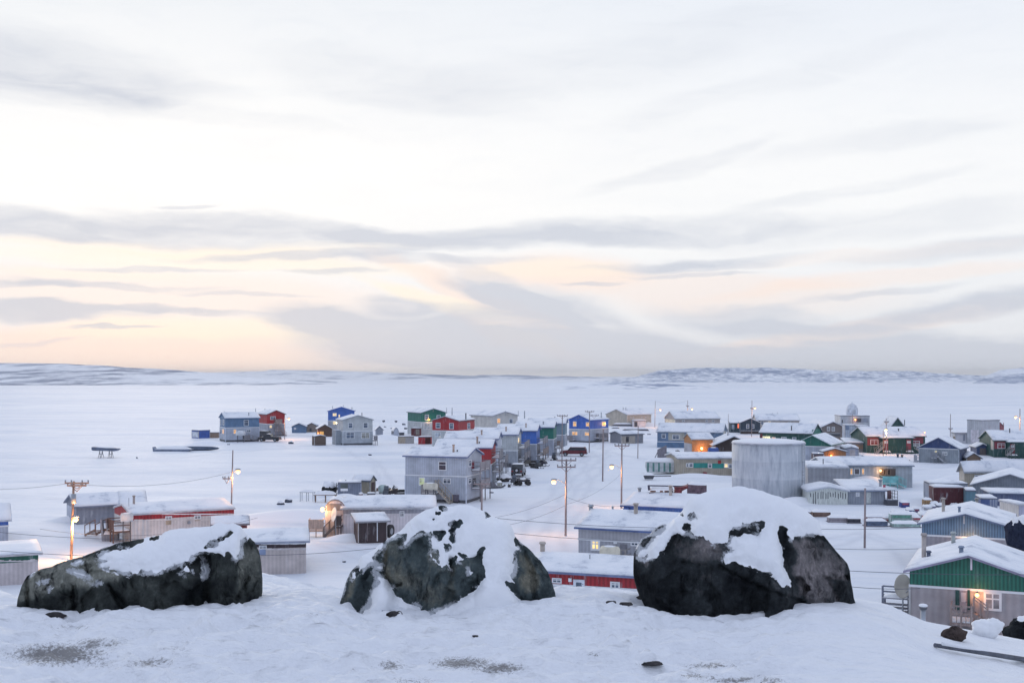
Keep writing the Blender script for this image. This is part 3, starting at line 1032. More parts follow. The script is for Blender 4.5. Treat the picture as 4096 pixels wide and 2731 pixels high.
boulder('boulder', 'peaked boulder half buried in snow, middle of the three', 'C2',
        [(245, 960), (265, 900), (300, 780), (340, 690), (380, 640), (450, 570), (530, 500), (620, 430), (700, 370), (790, 320), (870, 275), (940, 220), (1000, 160), (1060, 120), (1150, 95), (1230, 100), (1320, 110),
         (1400, 125), (1500, 140), (1560, 155), (1600, 185), (1680, 230), (1750, 290), (1820, 370), (1880, 430), (1960, 500), (2040, 580), (2110, 680), (2150, 780), (2175, 870), (2180, 930)],
        [(245, 968), (275, 1010), (340, 1072), (400, 1082), (440, 1092), (650, 1092), (800, 1096), (1000, 1080), (1200, 1085), (1400, 1085), (1600, 1080), (1750, 1050), (1900, 1020), (1980, 1024), (2050, 1022), (2120, 990), (2180, 940)],
        [[(225, 970), (262, 880), (300, 740), (345, 680), (390, 640), (402, 680), (355, 750), (430, 690), (500, 620), (540, 608), (562, 640), (548, 690), (582, 770), (540, 812), (522, 900), (512, 970), (440, 1022), (400, 1160), (300, 1160), (270, 1008)],
         [(550, 560), (600, 490), (648, 478), (642, 612), (590, 612), (555, 592)],
         [(650, 430), (700, 387), (760, 365), (832, 358), (822, 410), (788, 472), (850, 456), (900, 392), (990, 340), (1062, 328), (1066, 370), (1046, 480), (1060, 580), (1110, 640), (1160, 672), (1200, 640), (1248, 664), (1240, 600), (1225, 553),
          (1270, 560), (1310, 602), (1350, 602), (1380, 568), (1450, 558), (1490, 520), (1522, 482), (1505, 570), (1500, 620), (1530, 690), (1552, 737), (1490, 726), (1500, 760), (1470, 822), (1380, 862), (1290, 942), (1180, 1006), (1110, 1032), (1040, 1050),
          (960, 1002), (860, 950), (770, 882), (700, 792), (660, 742), (650, 600), (645, 500)],
         [(1090, 330), (1170, 328), (1172, 380), (1130, 412), (1092, 370)], [(1233, 310), (1267, 292), (1267, 412), (1245, 370)], [(1178, 428), (1232, 460), (1238, 502), (1205, 492)], [(1068, 508), (1122, 520), (1127, 587), (1090, 570)],
         [(1235, 252), (1328, 228), (1300, 268)], [(1140, 90), (1200, 103), (1198, 126), (1150, 112)], [(1540, 135), (1608, 186), (1570, 182)], [(1308, 513), (1388, 545), (1340, 550)], [(1095, 150), (1127, 160), (1100, 172)], [(1074, 204), (1097, 204), (1088, 222)],
         [(545, 640), (602, 670), (662, 720), (656, 752), (590, 712), (548, 690)],
         [(1822, 390), (1880, 420), (1980, 500), (2060, 580), (2130, 680), (2170, 780), (2200, 880), (2200, 950), (2125, 1150), (1980, 1150), (1980, 1022), (1920, 980), (1860, 912), (1808, 840), (1752, 793), (1826, 792), (1803, 700), (1830, 640), (1806, 518), (1866, 500), (1824, 440)],
         [(640, 1050), (690, 1048), (780, 1075), (790, 1092), (660, 1096)]],
        [[(1390, 658), (1420, 653), (1452, 690), (1400, 722)], [(355, 700), (400, 660), (410, 690), (370, 760), (350, 750)]],
        ROCK2, 8.35, .46, 23, .032, .034,
        [([(655, 430), (650, 700), (700, 800)], .05, 10), ([(1240, 560), (1250, 760), (1180, 1000)], .03, 9), ([(1900, 520), (1990, 760), (1960, 980)], .03, 9)],
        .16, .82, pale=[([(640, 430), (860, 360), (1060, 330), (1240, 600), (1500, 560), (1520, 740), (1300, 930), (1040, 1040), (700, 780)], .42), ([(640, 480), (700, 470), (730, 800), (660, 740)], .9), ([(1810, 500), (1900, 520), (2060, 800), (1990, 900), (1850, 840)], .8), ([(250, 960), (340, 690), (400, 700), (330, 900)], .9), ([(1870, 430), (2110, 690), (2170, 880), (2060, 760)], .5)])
boulder('boulder', 'biggest boulder, rounded with thick snow dome, rightmost of the three', 'C3',
        [(190, 640), (200, 612), (240, 540), (260, 502), (345, 460), (370, 420), (430, 385), (490, 373), (560, 340), (590, 310), (640, 240), (690, 198), (740, 163), (800, 130), (880, 105), (970, 86), (1080, 74), (1180, 75), (1270, 90), (1370, 125),
         (1470, 155), (1580, 208), (1660, 250), (1750, 315), (1830, 390), (1890, 468), (1950, 548), (2010, 618), (2060, 680), (2105, 730), (2126, 790), (2136, 890), (2152, 960), (2163, 1040), (2188, 1110), (2196, 1175)],
        [(190, 655), (210, 740), (240, 832), (290, 952), (340, 1052), (400, 1122), (470, 1172), (560, 1207), (640, 1224), (760, 1240), (850, 1250), (950, 1252), (1100, 1245), (1250, 1232), (1400, 1208), (1550, 1192), (1700, 1147), (1850, 1146), (2000, 1162), (2120, 1176), (2196, 1186)],
        [[(150, 640), (200, 600), (240, 600), (300, 655), (280, 700), (360, 685), (420, 692), (440, 640), (490, 590), (520, 520), (550, 468), (620, 472), (690, 466), (740, 492), (810, 488), (850, 532), (900, 562), (960, 543), (1020, 550), (1062, 575), (1072, 612), (1000, 632),
          (985, 680), (1020, 732), (1100, 723), (1200, 757), (1300, 795), (1400, 820), (1460, 872), (1490, 942), (1510, 962), (1560, 925), (1602, 960), (1612, 930), (1605, 850), (1550, 740), (1530, 620), (1520, 540), (1512, 405), (1557, 428), (1572, 482), (1620, 542), (1640, 490), (1700, 478),
          (1800, 478), (1880, 490), (1930, 500), (2060, 640), (2180, 760), (2180, 1000), (2260, 1200), (2200, 1400), (1860, 1400), (1700, 1400), (1240, 1400), (800, 1400), (600, 1400), (300, 1300), (150, 900)],
         [(233, 545), (258, 490), (340, 462), (372, 490), (330, 562), (290, 592), (248, 592)], [(345, 460), (385, 400), (440, 372), (492, 375), (450, 422), (400, 452)],
         [(1058, 432), (1090, 405), (1150, 400), (1170, 378), (1220, 390), (1280, 373), (1340, 357), (1352, 375), (1310, 402), (1322, 420), (1290, 467), (1240, 445), (1180, 447), (1150, 472), (1100, 472), (1072, 484), (1057, 540), (1040, 540)],
         [(693, 300), (720, 272), (747, 317), (700, 322)], [(648, 412), (670, 378), (687, 385), (665, 422)], [(617, 292), (630, 282), (634, 302)]],
        [[(1690, 640), (1718, 618), (1732, 660), (1700, 712)], [(205, 640), (240, 605), (300, 600), (330, 650), (270, 690), (230, 680)]],
        ROCK3, 8.40, .52, 37, .040, .040,
        [([(960, 740), (1150, 850), (1400, 960), (1600, 1030), (1720, 1070)], .05, 9), ([(1930, 870), (1990, 1000), (2030, 1160)], .05, 12), ([(560, 700), (700, 720), (900, 760)], .03, 10), ([(1900, 850), (2110, 840)], .04, 10)],
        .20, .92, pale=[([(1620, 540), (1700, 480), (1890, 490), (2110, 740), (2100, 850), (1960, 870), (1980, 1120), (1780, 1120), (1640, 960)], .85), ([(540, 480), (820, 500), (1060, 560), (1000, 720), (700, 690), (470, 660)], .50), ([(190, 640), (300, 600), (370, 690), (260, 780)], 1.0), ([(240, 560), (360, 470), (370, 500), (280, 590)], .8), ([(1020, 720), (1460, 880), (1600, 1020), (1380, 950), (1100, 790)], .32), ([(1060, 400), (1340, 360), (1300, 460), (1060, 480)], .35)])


def hit(X, Y, y0=6.2, y1=13.0):
    """the point of the hilltop snow under photo pixel X, Y"""
    D = np.linspace(y0, y1, 900)
    x = (X - 2048) / F * D
    z = H - (Y - HZ) / F * D
    d = z - ground_h(x, D)
    i = int(np.argmax(d < 0)) if (d < 0).any() else int(np.argmin(d))
    return Vector((x[i], D[i], float(ground_h(x[i:i + 1], D[i:i + 1])[0])))


def lone_rock(name, label, c, rx, ry, rz, seed, mat, snow=None, sink=.35, cat='rock'):
    """a free-standing stone: a lumpy ellipsoid half set in the snow"""
    n, mrow = 40, 24
    th = np.linspace(0, 2 * np.pi, n, endpoint=False)
    ph = np.linspace(.001, np.pi - .001, mrow)
    P, T = np.meshgrid(ph, th, indexing='ij')
    x, y, z = np.sin(P) * np.cos(T), np.sin(P) * np.sin(T), np.cos(P)
    q = 1 + .28 * fbm(x * 1.3 + seed, y * 1.3, z * 1.3, oct=4, seed=seed) + .07 * np.floor(3 * fbm(x * 2, y * 2 + seed, z * 2, oct=1, seed=seed + 2))
    V = np.stack([x * q * rx, y * q * ry, z * q * rz], -1)
    i = np.arange(mrow - 1)[:, None] * n + np.arange(n)[None]
    i2 = np.arange(mrow - 1)[:, None] * n + (np.arange(n)[None] + 1) % n
    Fc = np.stack([i, i + n, i2 + n, i2], -1).reshape(-1, 4)
    c = Vector(c) + Vector((0, 0, rz * (1 - 2 * sink)))
    rt = root(name, label, cat, c)
    np_mesh('rock', V.reshape(-1, 3), Fc, mat, True, rt)
    if snow:
        keep = z[:, :] > snow + .25 * fbm(x * 3, y * 3, z * 3, oct=2, seed=seed + 5)
        V2 = V * 1.0
        V2[..., 2] += np.where(keep, .10 * rz + .06 * rz * (z - snow), -.05 * rz)
        V2[..., :2] *= 1.02
        fk = main_pieces(Fc[keep.reshape(-1)[Fc].any(1)], len(V2.reshape(-1, 3)), 30)
        us = np.unique(fk); re_ = np.zeros(V2.size // 3, int); re_[us] = np.arange(len(us))
        if len(fk):
            np_mesh('snow_cap', V2.reshape(-1, 3)[us], re_[fk], SNOW, True, rt)
    return rt


ROCKS = rock_mat('rock_small', (.04, .04, .045), (.11, .10, .10), (.2, .18, .17), 3.3)
p = hit(*px('B6', 1150, 1010), 8.0, 10.6)
lone_rock('rock', 'small brown stone beside the fallen pole at lower right', p, .078, .07, .055, 5, rock_mat('rock_brown', (.05, .04, .04), (.12, .09, .08), (.2, .16, .14), 2.2), None, .25)
p = hit(*px('B6', 2220, 880), 8.4, 11.2)
lone_rock('rock', 'dark boulder at the right edge in front of the green gabled house', (p.x, p.y, p.z - .02), .20, .15, .14, 6, ROCK3, .86, .2)
p = hit(*px('B6', 1620, 880), 8.4, 11.2)
lone_rock('snow_heap', 'lumpy white snow heap beside the dark boulder at right', p, .115, .09, .085, 91, SNOW, None, .2, 'snow heap')
for i, (X, Y, rx, rz, rng_, lab) in enumerate([(2605, 2656, .062, .012, (6.2, 9), 'flat dark stone lying in the foreground snow below the biggest boulder'),
                                         (1902, 2546, .020, .007, (6.2, 9), 'tiny dark stone in the snow below the middle boulder'),
                                         (2445, 2434, .035, .016, (7.8, 11), 'dark stone poking from the snowbank left of the biggest boulder'),
                                         (2500, 2416, .05, .012, (7.8, 11), 'flat stone in the snowbank between middle and biggest boulder'),
                                         (2565, 2394, .035, .02, (7.8, 11), 'little stone on the crest of the bank beside the biggest boulder'),
                                         (215, 2464, .075, .022, (7.4, 9), 'small grey stone at the foot of the long low boulder'),
                                         (1580, 2458, .055, .020, (7.0, 9), 'brownish stone at the foot of the middle boulder')]):
    lone_rock('stone', lab, hit(X, Y, *rng_), rx, rx * .6, rz, 40 + i, ROCKS, .75 if rx > .1 else None, .42)
# fallen pole lying on the hilltop at lower right
a, b = hit(*px('B6', 870, 1050)), hit(*px('B6', 2330, 1290))
a.z += .015; b.z += .015
ms = MB()
c = (a + b) / 2
ms.cyl(a - c, b - c, .013, 10, .017)
o = root('fallen_pole', 'weathered grey wooden pole lying on the snow at lower right', 'pole', c)
ms.build('shaft', wood((.13, .14, .17)), o)
ms = MB()
ms.cyl(a - c + Vector((.05, .006, .008)), b - c + Vector((-.05, .006, .012)), .011, 8)
ms.build('snow_strip', SNOW, o)

# ---------------------------------------------------------------- buildings
FACE_LOG = []


class House:
    """a walled building set by its nearest corner; local x runs along its right-hand face, local y along its left-hand face"""

    def __init__(s, name, label, k, c, eave, low, Lx=None, Rx=None, Lm=None, Rm=None, th=None, hint=25, ridge='R', rise=1.2, split=None, up=None,
                 wins=(), group=None, cat='house', over=.3, snow=.12, fascia=None, pitch=.3, frost=.10, trim=True, zoff=0.0, roofkind='gable', D=None, corner=True, dark_gap=False, bare=False):
        X, Y = px(k, *c)
        s.k = k
        P = gpos(X, Y) if D is None else Vector(((X - 2048) / F * D, D, 0))
        s.P = P
        kl = None if Lx is None else (px(k, Lx, 0)[0] - 2048) / F
        kr = None if Rx is None else (px(k, Rx, 0)[0] - 2048) / F

        def ext(d, kk):
            den = d[0] - kk * d[1]
            return (kk * P.y - P.x) / den if abs(den) > 1e-6 else 1e6
        if th is None:
            best = None
            for i in range(-700, 701):
                t = hint + i * .1
                a = R(t)
                if Lm is not None and kl is not None:
                    q = P + Vector((-math.sin(a), math.cos(a), 0)) * Lm
                    e = abs(q.x / q.y - kl)
                else:
                    q = P + Vector((math.cos(a), math.sin(a), 0)) * Rm
                    e = abs(q.x / q.y - kr)
                e += abs(i) * 1e-8
                if best is None or e < best[0]:
                    best = (e, t)
            th = best[1]
            if abs(th - hint) > 20 or abs(hint) < 10:
                th = hint
                if Lm is not None and kl is not None:
                    Lm = None
                else:
                    Rm = None
        a = R(th)
        s.th = a
        s.dr = Vector((math.cos(a), math.sin(a), 0))
        s.dl = Vector((-math.sin(a), math.cos(a), 0))
        s.A = Rm if Rm is not None else ext(s.dr, kr)
        s.B = Lm if Lm is not None else ext(s.dl, kl)
        FACE_LOG.append((name, label[:40], round(P.y), round(th), round(s.A, 1), round(s.B, 1)))
        s.A = min(max(s.A, 1.0), 40); s.B = min(max(s.B, 1.0), 40)
        s.g = gz(P.x, P.y) if P.y < 70 else 0.0
        s.ze = H - (px(k, 0, eave)[1] - HZ) / F * P.y
        s.root = root(name, label, cat, (P.x, P.y, 0), a, group)
        A, B, ze = s.A, s.B, s.ze
        s.rise = rise
        s.ridge = ridge
        s.roofkind = roofkind
        low_m = siding(low, pitch, frost) if not isinstance(low, bpy.types.Material) else low
        up_m = None if up is None else (siding(up, pitch, frost) if not isinstance(up, bpy.types.Material) else up)
        zs = None
        if split is not None:
            zs = H - (px(k, 0, split)[1] - HZ) / F * P.y
        W_ = B if ridge == 'R' else A
        L_ = A if ridge == 'R' else B
        ax = 'x' if ridge == 'R' else 'y'
        if roofkind == 'gable':
            crest = [(W_, ze), (W_ / 2, ze + rise), (0, ze)]
        elif roofkind == 'mono':
            crest = [(W_, ze + rise), (0, ze)]
        elif roofkind == 'barrel':
            crest = [(W_ * (.5 + .5 * math.cos(t)), ze + rise * math.sin(t)) for t in np.linspace(0, math.pi, 9)]
        else:
            crest = [(W_, ze), (0, ze)]
        s.crest = crest
        b = MB()
        if up_m is None:
            b.prism([(0, -.8), (W_, -.8)] + crest, ax, 0, L_)
            b.build('wall', low_m, s.root)
        else:
            b.box(0, A, 0, B, -.8, zs)
            b.build('wall', low_m, s.root)
            b = MB()
            b.prism([(-.004, zs + .002), (W_ + .004, zs + .002)] + [(p + (.004 if p > W_ * .6 else -.004 if p < W_ * .4 else 0), z) for p, z in crest], ax, -.004, L_ + .004)
            b.build('upper_wall', up_m, s.root)
            if trim:
                t = MB()
                t.box(-.05, A + .05, -.05, 0, zs - .07, zs + .07)
                t.box(-.05, 0, 0, B + .05, zs - .07, zs + .07)
                t.box(A, A + .05, 0, B + .05, zs - .07, zs + .07)
                t.build('trim_band', WHITE, s.root)
        if corner:
            for (cx, cy) in ((0, 0), (A, 0), (0, B)):
                t = MB()
                t.box(cx - .06, cx + .06, cy - .06, cy + .06, -.8, (zs - .08 if zs else ze - .05))
                t.build('corner_trim', paint(tuple(min(1, q * 1.25 + .05) for q in (low if not isinstance(low, bpy.types.Material) else (.3, .3, .3)))), s.root)
        if dark_gap:
            t = MB()
            t.box(-.02, A + .02, -.02, B + .02, -.2, dark_gap)  # dark box paints the shaded gap under the raised house
            t.build('dark_base', DARKM, s.root)
        # roof deck and the snow on it
        o_, t_ = over, .12
        fas = paint(fascia if fascia else (.10, .12, .16))

        def shell(lo, hi, up0, inset):
            pts = [(p, z) for p, z in crest]
            if len(pts) == 2:
                sl = (pts[0][1] - pts[1][1]) / W_
                low_e = [(W_ + o_ - inset, pts[0][1] + sl * (o_ - inset)), (-o_ + inset, pts[1][1] - sl * (o_ - inset))]
            elif roofkind == 'barrel':
                low_e = [(W_ / 2 + (p - W_ / 2) * (1 + (o_ - inset) / W_), z) for p, z in pts]
            else:
                sl = rise / (W_ / 2)
                low_e = [(W_ + o_ - inset, ze - sl * (o_ - inset)), pts[1], (-o_ + inset, ze - sl * (o_ - inset))]
            bot = [(p, z + lo) for p, z in low_e]
            top = [(p, z + hi) for p, z in reversed(low_e)]
            return bot + top
        b = MB()
        b.prism(shell(.003, t_, 0, 0), ax, -o_, L_ + o_)
        if bare:
            s.roof = b.build('roof', bare, s.root)
        else:
            s.roof = b.build('roof', fas, s.root)
        if snow:
            pr = shell(t_ + .003, t_ + snow, 0, .05)
            s._snow(pr, ax, -o_ + .05, L_ + o_ - .05, snow)
        for w in wins:
            s.window(*w)

    def _snow(s, pr, ax, lo, hi, th):
        """snow sheet following the roof, uneven in thickness, broken into a grid so that it drifts and rounds off"""
        n = len(pr) // 2
        bot, top = pr[:n], list(reversed(pr[n:]))
        nl = max(6, min(26, int((hi - lo) / .6)))
        pts = []
        for i in range(n - 1):
            q = 6 if s.roofkind != 'barrel' else 1
            for j in range(q):
                pts.append((np.array(bot[i]) * (1 - j / q) + np.array(bot[i + 1]) * j / q, np.array(top[i]) * (1 - j / q) + np.array(top[i + 1]) * j / q))
        pts.append((np.array(bot[-1]), np.array(top[-1])))
        m = len(pts)
        rr = random.Random(int(abs(s.P.x * 13 + s.P.y * 7)))
        ph = rr.random() * 20
        T, Bt = [], []
        for a in range(nl + 1):
            t = lo + (hi - lo) * a / nl
            for i, (b_, t2) in enumerate(pts):
                e = min(a, nl - a, i, m - 1 - i)
                k = .62 if e == 0 else 1.0
                w = float(vnoise(np.array([t * .45 + ph]), np.array([i * .7]))[0])
                z = b_[1] + (t2[1] - b_[1]) * k * (1 + .22 * w)
                p = t2[0]
                T.append((t, p, z) if ax == 'x' else (p, t, z))
                Bt.append((t, b_[0], b_[1]) if ax == 'x' else (b_[0], t, b_[1]))
        mb = MB()
        ix = lambda a, i: a * m + i
        fs = [(ix(a, i), ix(a, i + 1), ix(a + 1, i + 1), ix(a + 1, i)) for a in range(nl) for i in range(m - 1)]
        o = (nl + 1) * m
        fb = [tuple(o + q for q in reversed(f)) for f in fs]
        ring = [ix(0, i) for i in range(m)] + [ix(a, m - 1) for a in range(1, nl + 1)] + [ix(nl, i) for i in range(m - 2, -1, -1)] + [ix(a, 0) for a in range(nl - 1, 0, -1)]
        fr = [(ring[i], o + ring[i], o + ring[(i + 1) % len(ring)], ring[(i + 1) % len(ring)]) for i in range(len(ring))]
        mb.add(T + Bt, fs + fb + fr, True)
        mb.build('roof_snow', ROOFSNOW, s.roof)

    # ---- positions on the two seen faces
    def on(s, face, x, y):
        X, Y = px(s.k, x, y)
        kk = (X - 2048) / F
        d = s.dr if face == 'R' else s.dl
        t = (kk * s.P.y - s.P.x) / (d.x - kk * d.y)
        D = s.P.y + t * d.y
        return t, H - (Y - HZ) / F * D

    def fbox(s, mb, face, s0, s1, z0, z1, d0, d1):
        if face == 'R':
            return mb.box(s0, s1, -d1, -d0, z0, z1)
        return mb.box(-d1, -d0, s0, s1, z0, z1)

    def fpt(s, face, t, z, d):
        return Vector((t, -d, z)) if face == 'R' else Vector((-d, t, z))

    def window(s, face, cx, cy, w, h, pane=None, frame=WHITE, bars=1, name='window', fw=.10):
        t0, z1 = s.on(face, cx - w / 2, cy - h / 2)
        t1, z0 = s.on(face, cx + w / 2, cy + h / 2)
        if t0 > t1:
            t0, t1 = t1, t0
        b = MB()
        fw = min(fw, (t1 - t0) * .22, (z1 - z0) * .22)
        s.fbox(b, face, t0, t1, z0, z0 + fw, .006, .07)
        s.fbox(b, face, t0, t1, z1 - fw, z1, .006, .07)
        s.fbox(b, face, t0, t0 + fw, z0 + fw, z1 - fw, .006, .07)
        s.fbox(b, face, t1 - fw, t1, z0 + fw, z1 - fw, .006, .07)
        zm = z0 + (z1 - z0) * .62
        if bars >= 1:
            s.fbox(b, face, t0 + fw, t1 - fw, zm - fw * .3, zm + fw * .3, .006, .06)
        if bars >= 2:
            tm = (t0 + t1) / 2
            s.fbox(b, face, tm - fw * .3, tm + fw * .3, z0 + fw, zm - fw * .3, .006, .06)
            s.fbox(b, face, tm - fw * .3, tm + fw * .3, zm + fw * .3, z1 - fw, .006, .06)
        f = b.build(name, frame, s.root)
        b = MB()
        s.fbox(b, face, t0 + fw * .8, t1 - fw * .8, z0 + fw * .8, z1 - fw * .8, .005, .03)
        b.build('pane', pane or GLASS, f)
        return f

    def panel(s, face, cx, cy, w, h, mat, name='panel', th=.05, d0=.004):
        t0, z1 = s.on(face, cx - w / 2, cy - h / 2)
        t1, z0 = s.on(face, cx + w / 2, cy + h / 2)
        b = MB()
        s.fbox(b, face, min(t0, t1), max(t0, t1), z0, z1, d0, th)
        return b.build(name, mat, s.root)

    def door(s, face, cx, cy, w, h, mat, lite=True):
        t0, z1 = s.on(face, cx - w / 2, cy - h / 2)
        t1, z0 = s.on(face, cx + w / 2, cy + h / 2)
        t0, t1 = min(t0, t1), max(t0, t1)
        b = MB()
        s.fbox(b, face, t0, t1, z0, z1, .004, .06)
        d = b.build('door', mat, s.root)
        b = MB()
        s.fbox(b, face, t0 + (t1 - t0) * .82, t0 + (t1 - t0) * .9, z0 + (z1 - z0) * .45, z0 + (z1 - z0) * .5, .06, .10)
        b.build('handle', BLACKM, d)
        return d

    def flue(s, x, y0, y1, back, r=.11, mat=GALV, cap=True):
        """chimney pipe rising from the roof, 'back' metres behind the nearest corner"""
        X, Y0 = px(s.k, x, y0)
        d = s.dr if abs(s.dr.x) > .7 else s.dl
        kk = (X - 2048) / F
        D = s.P.y + (kk * s.P.y - s.P.x) / (d.x - kk * d.y) * d.y + back
        Y1 = px(s.k, x, y1)[1]
        w = Vector(((X - 2048) / F * D - s.P.x, back, 0))
        lx, ly = w.dot(s.dr), w.dot(s.dl)
        z0, z1 = H - (Y0 - HZ) / F * D, H - (Y1 - HZ) / F * D
        b = MB()
        b.cyl((lx, ly, z0 - .7), (lx, ly, z1), r, 10)
        if cap:
            b.cyl((lx, ly, z1), (lx, ly, z1 + r * .9), r * 1.55, 10, r * 1.2)
        return b.build('chimney', mat, s.root)

    def stairs(s, face, x0, y0, x1, y1, out=.25, wid=.95, mat=PLANK):
        """outside steps from (x0, y0) down to (x1, y1) along a face, with handrails"""
        t0, z0 = s.on(face, x0, y0)
        t1, z1 = s.on(face, x1, y1)
        z1 = max(z1, 0.0)
        b = MB()
        n = max(4, int(abs(z0 - z1) / .22))
        for dd in (out, out + wid):
            b.bar(s.fpt(face, t0, z0, dd), s.fpt(face, t1, z1, dd), .06, .2)
            b.bar(s.fpt(face, t0, z0 + .95, dd), s.fpt(face, t1, z1 + .95, dd), .06)
            for q in (0, .5, 1):
                c = s.fpt(face, t0 + (t1 - t0) * q, z0 + (z1 - z0) * q, dd)
                b.bar(c + Vector((0, 0, -.1)), c + Vector((0, 0, 1.0)), .07)
        for i in range(n):
            q = (i + .5) / n
            a = s.fpt(face, t0 + (t1 - t0) * q, z0 + (z1 - z0) * q, out)
            e = s.fpt(face, t0 + (t1 - t0) * q, z0 + (z1 - z0) * q, out + wid)
            b.bar(a, e, .26, .05)
        return b.build('stairs', mat, s.root)

    def deck(s, face, x0, x1, y, out=1.1, mat=PLANK, rail=True, snow=True, depth0=.02):
        """porch platform on posts in front of a face, its floor seen at row y"""
        t0, z = s.on(face, x0, y)
        t1, _ = s.on(face, x1, y)
        t0, t1 = min(t0, t1), max(t0, t1)
        z = max(z, .3)
        b = MB()
        s.fbox(b, face, t0, t1, z - .12, z, depth0, out)
        for t in (t0 + .06, (t0 + t1) / 2, t1 - .06):
            c = s.fpt(face, t, 0, out - .06)
            b.bar(c + Vector((0, 0, -.6)), c + Vector((0, 0, z + (1.05 if rail else -.1))), .10)
        if rail:
            for h in (1.0, .55):
                b.bar(s.fpt(face, t0, z + h, out - .06), s.fpt(face, t1, z + h, out - .06), .06, .09)
                for t in (t0 + .05, t1 - .05):
                    b.bar(s.fpt(face, t, z + h, .05), s.fpt(face, t, z + h, out - .06), .06, .09)
            m_ = int((t1 - t0) / .22)
            if s.P.y > 100:
                s.fbox(b, face, t0 + .06, t1 - .06, z + .12, z + .95, out - .08, out - .05)
                m_ = 0
            for i in range(m_):
                t = t0 + (t1 - t0) * (i + .5) / m_
                b.bar(s.fpt(face, t, z, out - .06), s.fpt(face, t, z + 1.0, out - .06), .04)
        d = b.build('deck', mat, s.root)
        if snow:
            b = MB()
            s.fbox(b, face, t0 + .05, t1 - .05, z + .004, z + .12, depth0 + .05, out - .14)
            b.build('deck_snow', SNOW, d, .04)
        return d

    def fringe(s, face, x0, x1, y, h, mat, seed=1, down=True, name='frost_fringe'):
        """ragged line of blown frost along a band on a face"""
        r = random.Random(seed)
        t0, z = s.on(face, x0, y); t1, z2 = s.on(face, x1, y)
        hh = h * K[s.k][2] * s.P.y / F
        n = max(8, int(abs(t1 - t0) / .16))
        b = MB()
        w = .5
        for i in range(n):
            a, e = t0 + (t1 - t0) * i / n, t0 + (t1 - t0) * (i + 1) / n
            w = min(1, max(.12, w + r.uniform(-.35, .35)))
            zz = z + (z2 - z) * i / n
            s.fbox(b, face, a, e, zz - (.05 if not down else hh * w), zz + (hh * w if not down else .05), .006, .03)
        return b.build(name, mat, s.root)

    def lamp(s, face, x, y, energy=60, r=.16, mat=None, col=(1, .52, .2)):
        t, z = s.on(face, x, y)
        b = MB()
        c = s.fpt(face, t, z + .12, .0)
        b.bar(c, s.fpt(face, t, z + .12, .22), .12, .06)
        h = b.build('wall_lamp', DARKM, s.root)
        b = MB()
        b.sphere(s.fpt(face, t, z, .2), r, n=12, m=8)
        b.build('bulb', mat or BULB, h)
        add_light(h, s.fpt(face, t, z - .02, .28 + r), energy, col)
        return h


def add_light(parent, loc, energy, col=(1, .52, .2), size=.2):
    l = bpy.data.lights.new('lamp_light', 'POINT')
    l.energy = energy
    l.color = col
    l.shadow_soft_size = size
    o = bpy.data.objects.new('lamp_light', l)
    S.collection.objects.link(o)
    o.parent = parent
    o.location = loc
    return o


# ---------------------------------------------------------------- poles, wires
POLE_TOPS = {}


def pole(key, label, k, base, top, arms=(), lamp=None, D=None, r=.13, energy=300, mat=None, group='utility poles of the village', lampk=None, ins=True, kt=None, kl=None, drum=False, lo=(0, -.12, -.55)):
    kt = kt or k; kl = kl or kt
    X0, Y0 = px(k, *base)
    X1, Y1 = px(kt, *top)
    if D is None:
        D = H * F / (Y0 - HZ)
    b0 = Vector(((X0 - 2048) / F * D, D, 0))
    t = rpos(X1, Y1, D) - b0
    rt = root('utility_pole' if arms or not lamp else 'street_lamp', label, 'pole' if arms or not lamp else 'street lamp', b0, 0, group)
    b = MB()
    b.cyl((0, 0, -.8), t, r * .82, 10, r * .6)
    b.build('pole', mat or POLEW, rt)
    POLE_TOPS[key] = b0 + t
    for (ka, ya, hw, dx) in [(a + (0,))[:4] if len(a) == 3 else a for a in arms]:
        ya = px(ka, 0, ya)[1]
        hw = hw * K[ka][2]
        z = H - (ya - HZ) / F * D
        w = hw * D / F
        cx = t.x * max(0, z / max(t.z, .1)) + dx * D / F
        b = MB()
        b.bar((cx - w, -.14, z), (cx + w, -.14, z), .10, .13)
        b.bar((cx - w * .6, -.15, z), (cx, -.10, z - .5), .05); b.bar((cx + w * .6, -.15, z), (cx, -.10, z - .5), .05)
        am = b.build('crossarm', mat or POLEW, rt)
        if ins:
            for q in (-.95, -.45, .45, .95):
                b = MB()
                b.lathe((cx + w * q, -.14, z + .065), [(.03, 0), (.07, .05), (.05, .1), (.07, .14), (.03, .2)], 8)
                b.build('insulator', paint((.25, .27, .3), .3), am)
    if drum:
        b = MB()
        b.cyl((.28, -.1, t.z * .72), (.28, -.1, t.z * .72 + .8), .2, 10)
        b.build('transformer', GALV, rt)
    if lamp:
        X, Y = px(kl, *lamp)
        q = rpos(X, Y, D) - b0
        zc = q.z + .12
        pxx = t.x * zc / max(t.z, .1)
        sgn = 1 if q.x > pxx else -1
        b = MB()
        b.bar((pxx, 0, zc - .35), (pxx + (q.x - pxx) * .6, 0, zc + .06), .05)
        b.bar((pxx + (q.x - pxx) * .6, 0, zc + .06), (q.x, 0, zc + .1), .05)
        b.build('lamp_arm', GALV, rt)
        b = MB()
        b.sphere((q.x, 0, zc + .09), .30, .17, .11, 10, 6)
        hd = b.build('lamp_head', GALV, rt)
        b = MB()
        b.sphere((q.x + .02 * sgn, -.02, q.z - .03), .23, .20, .19, 12, 8)
        b.build('bulb', BULBW, hd)
        add_light(hd, (q.x + lo[0], lo[1], q.z + lo[2]), energy, (1, .46, .16))
    return rt


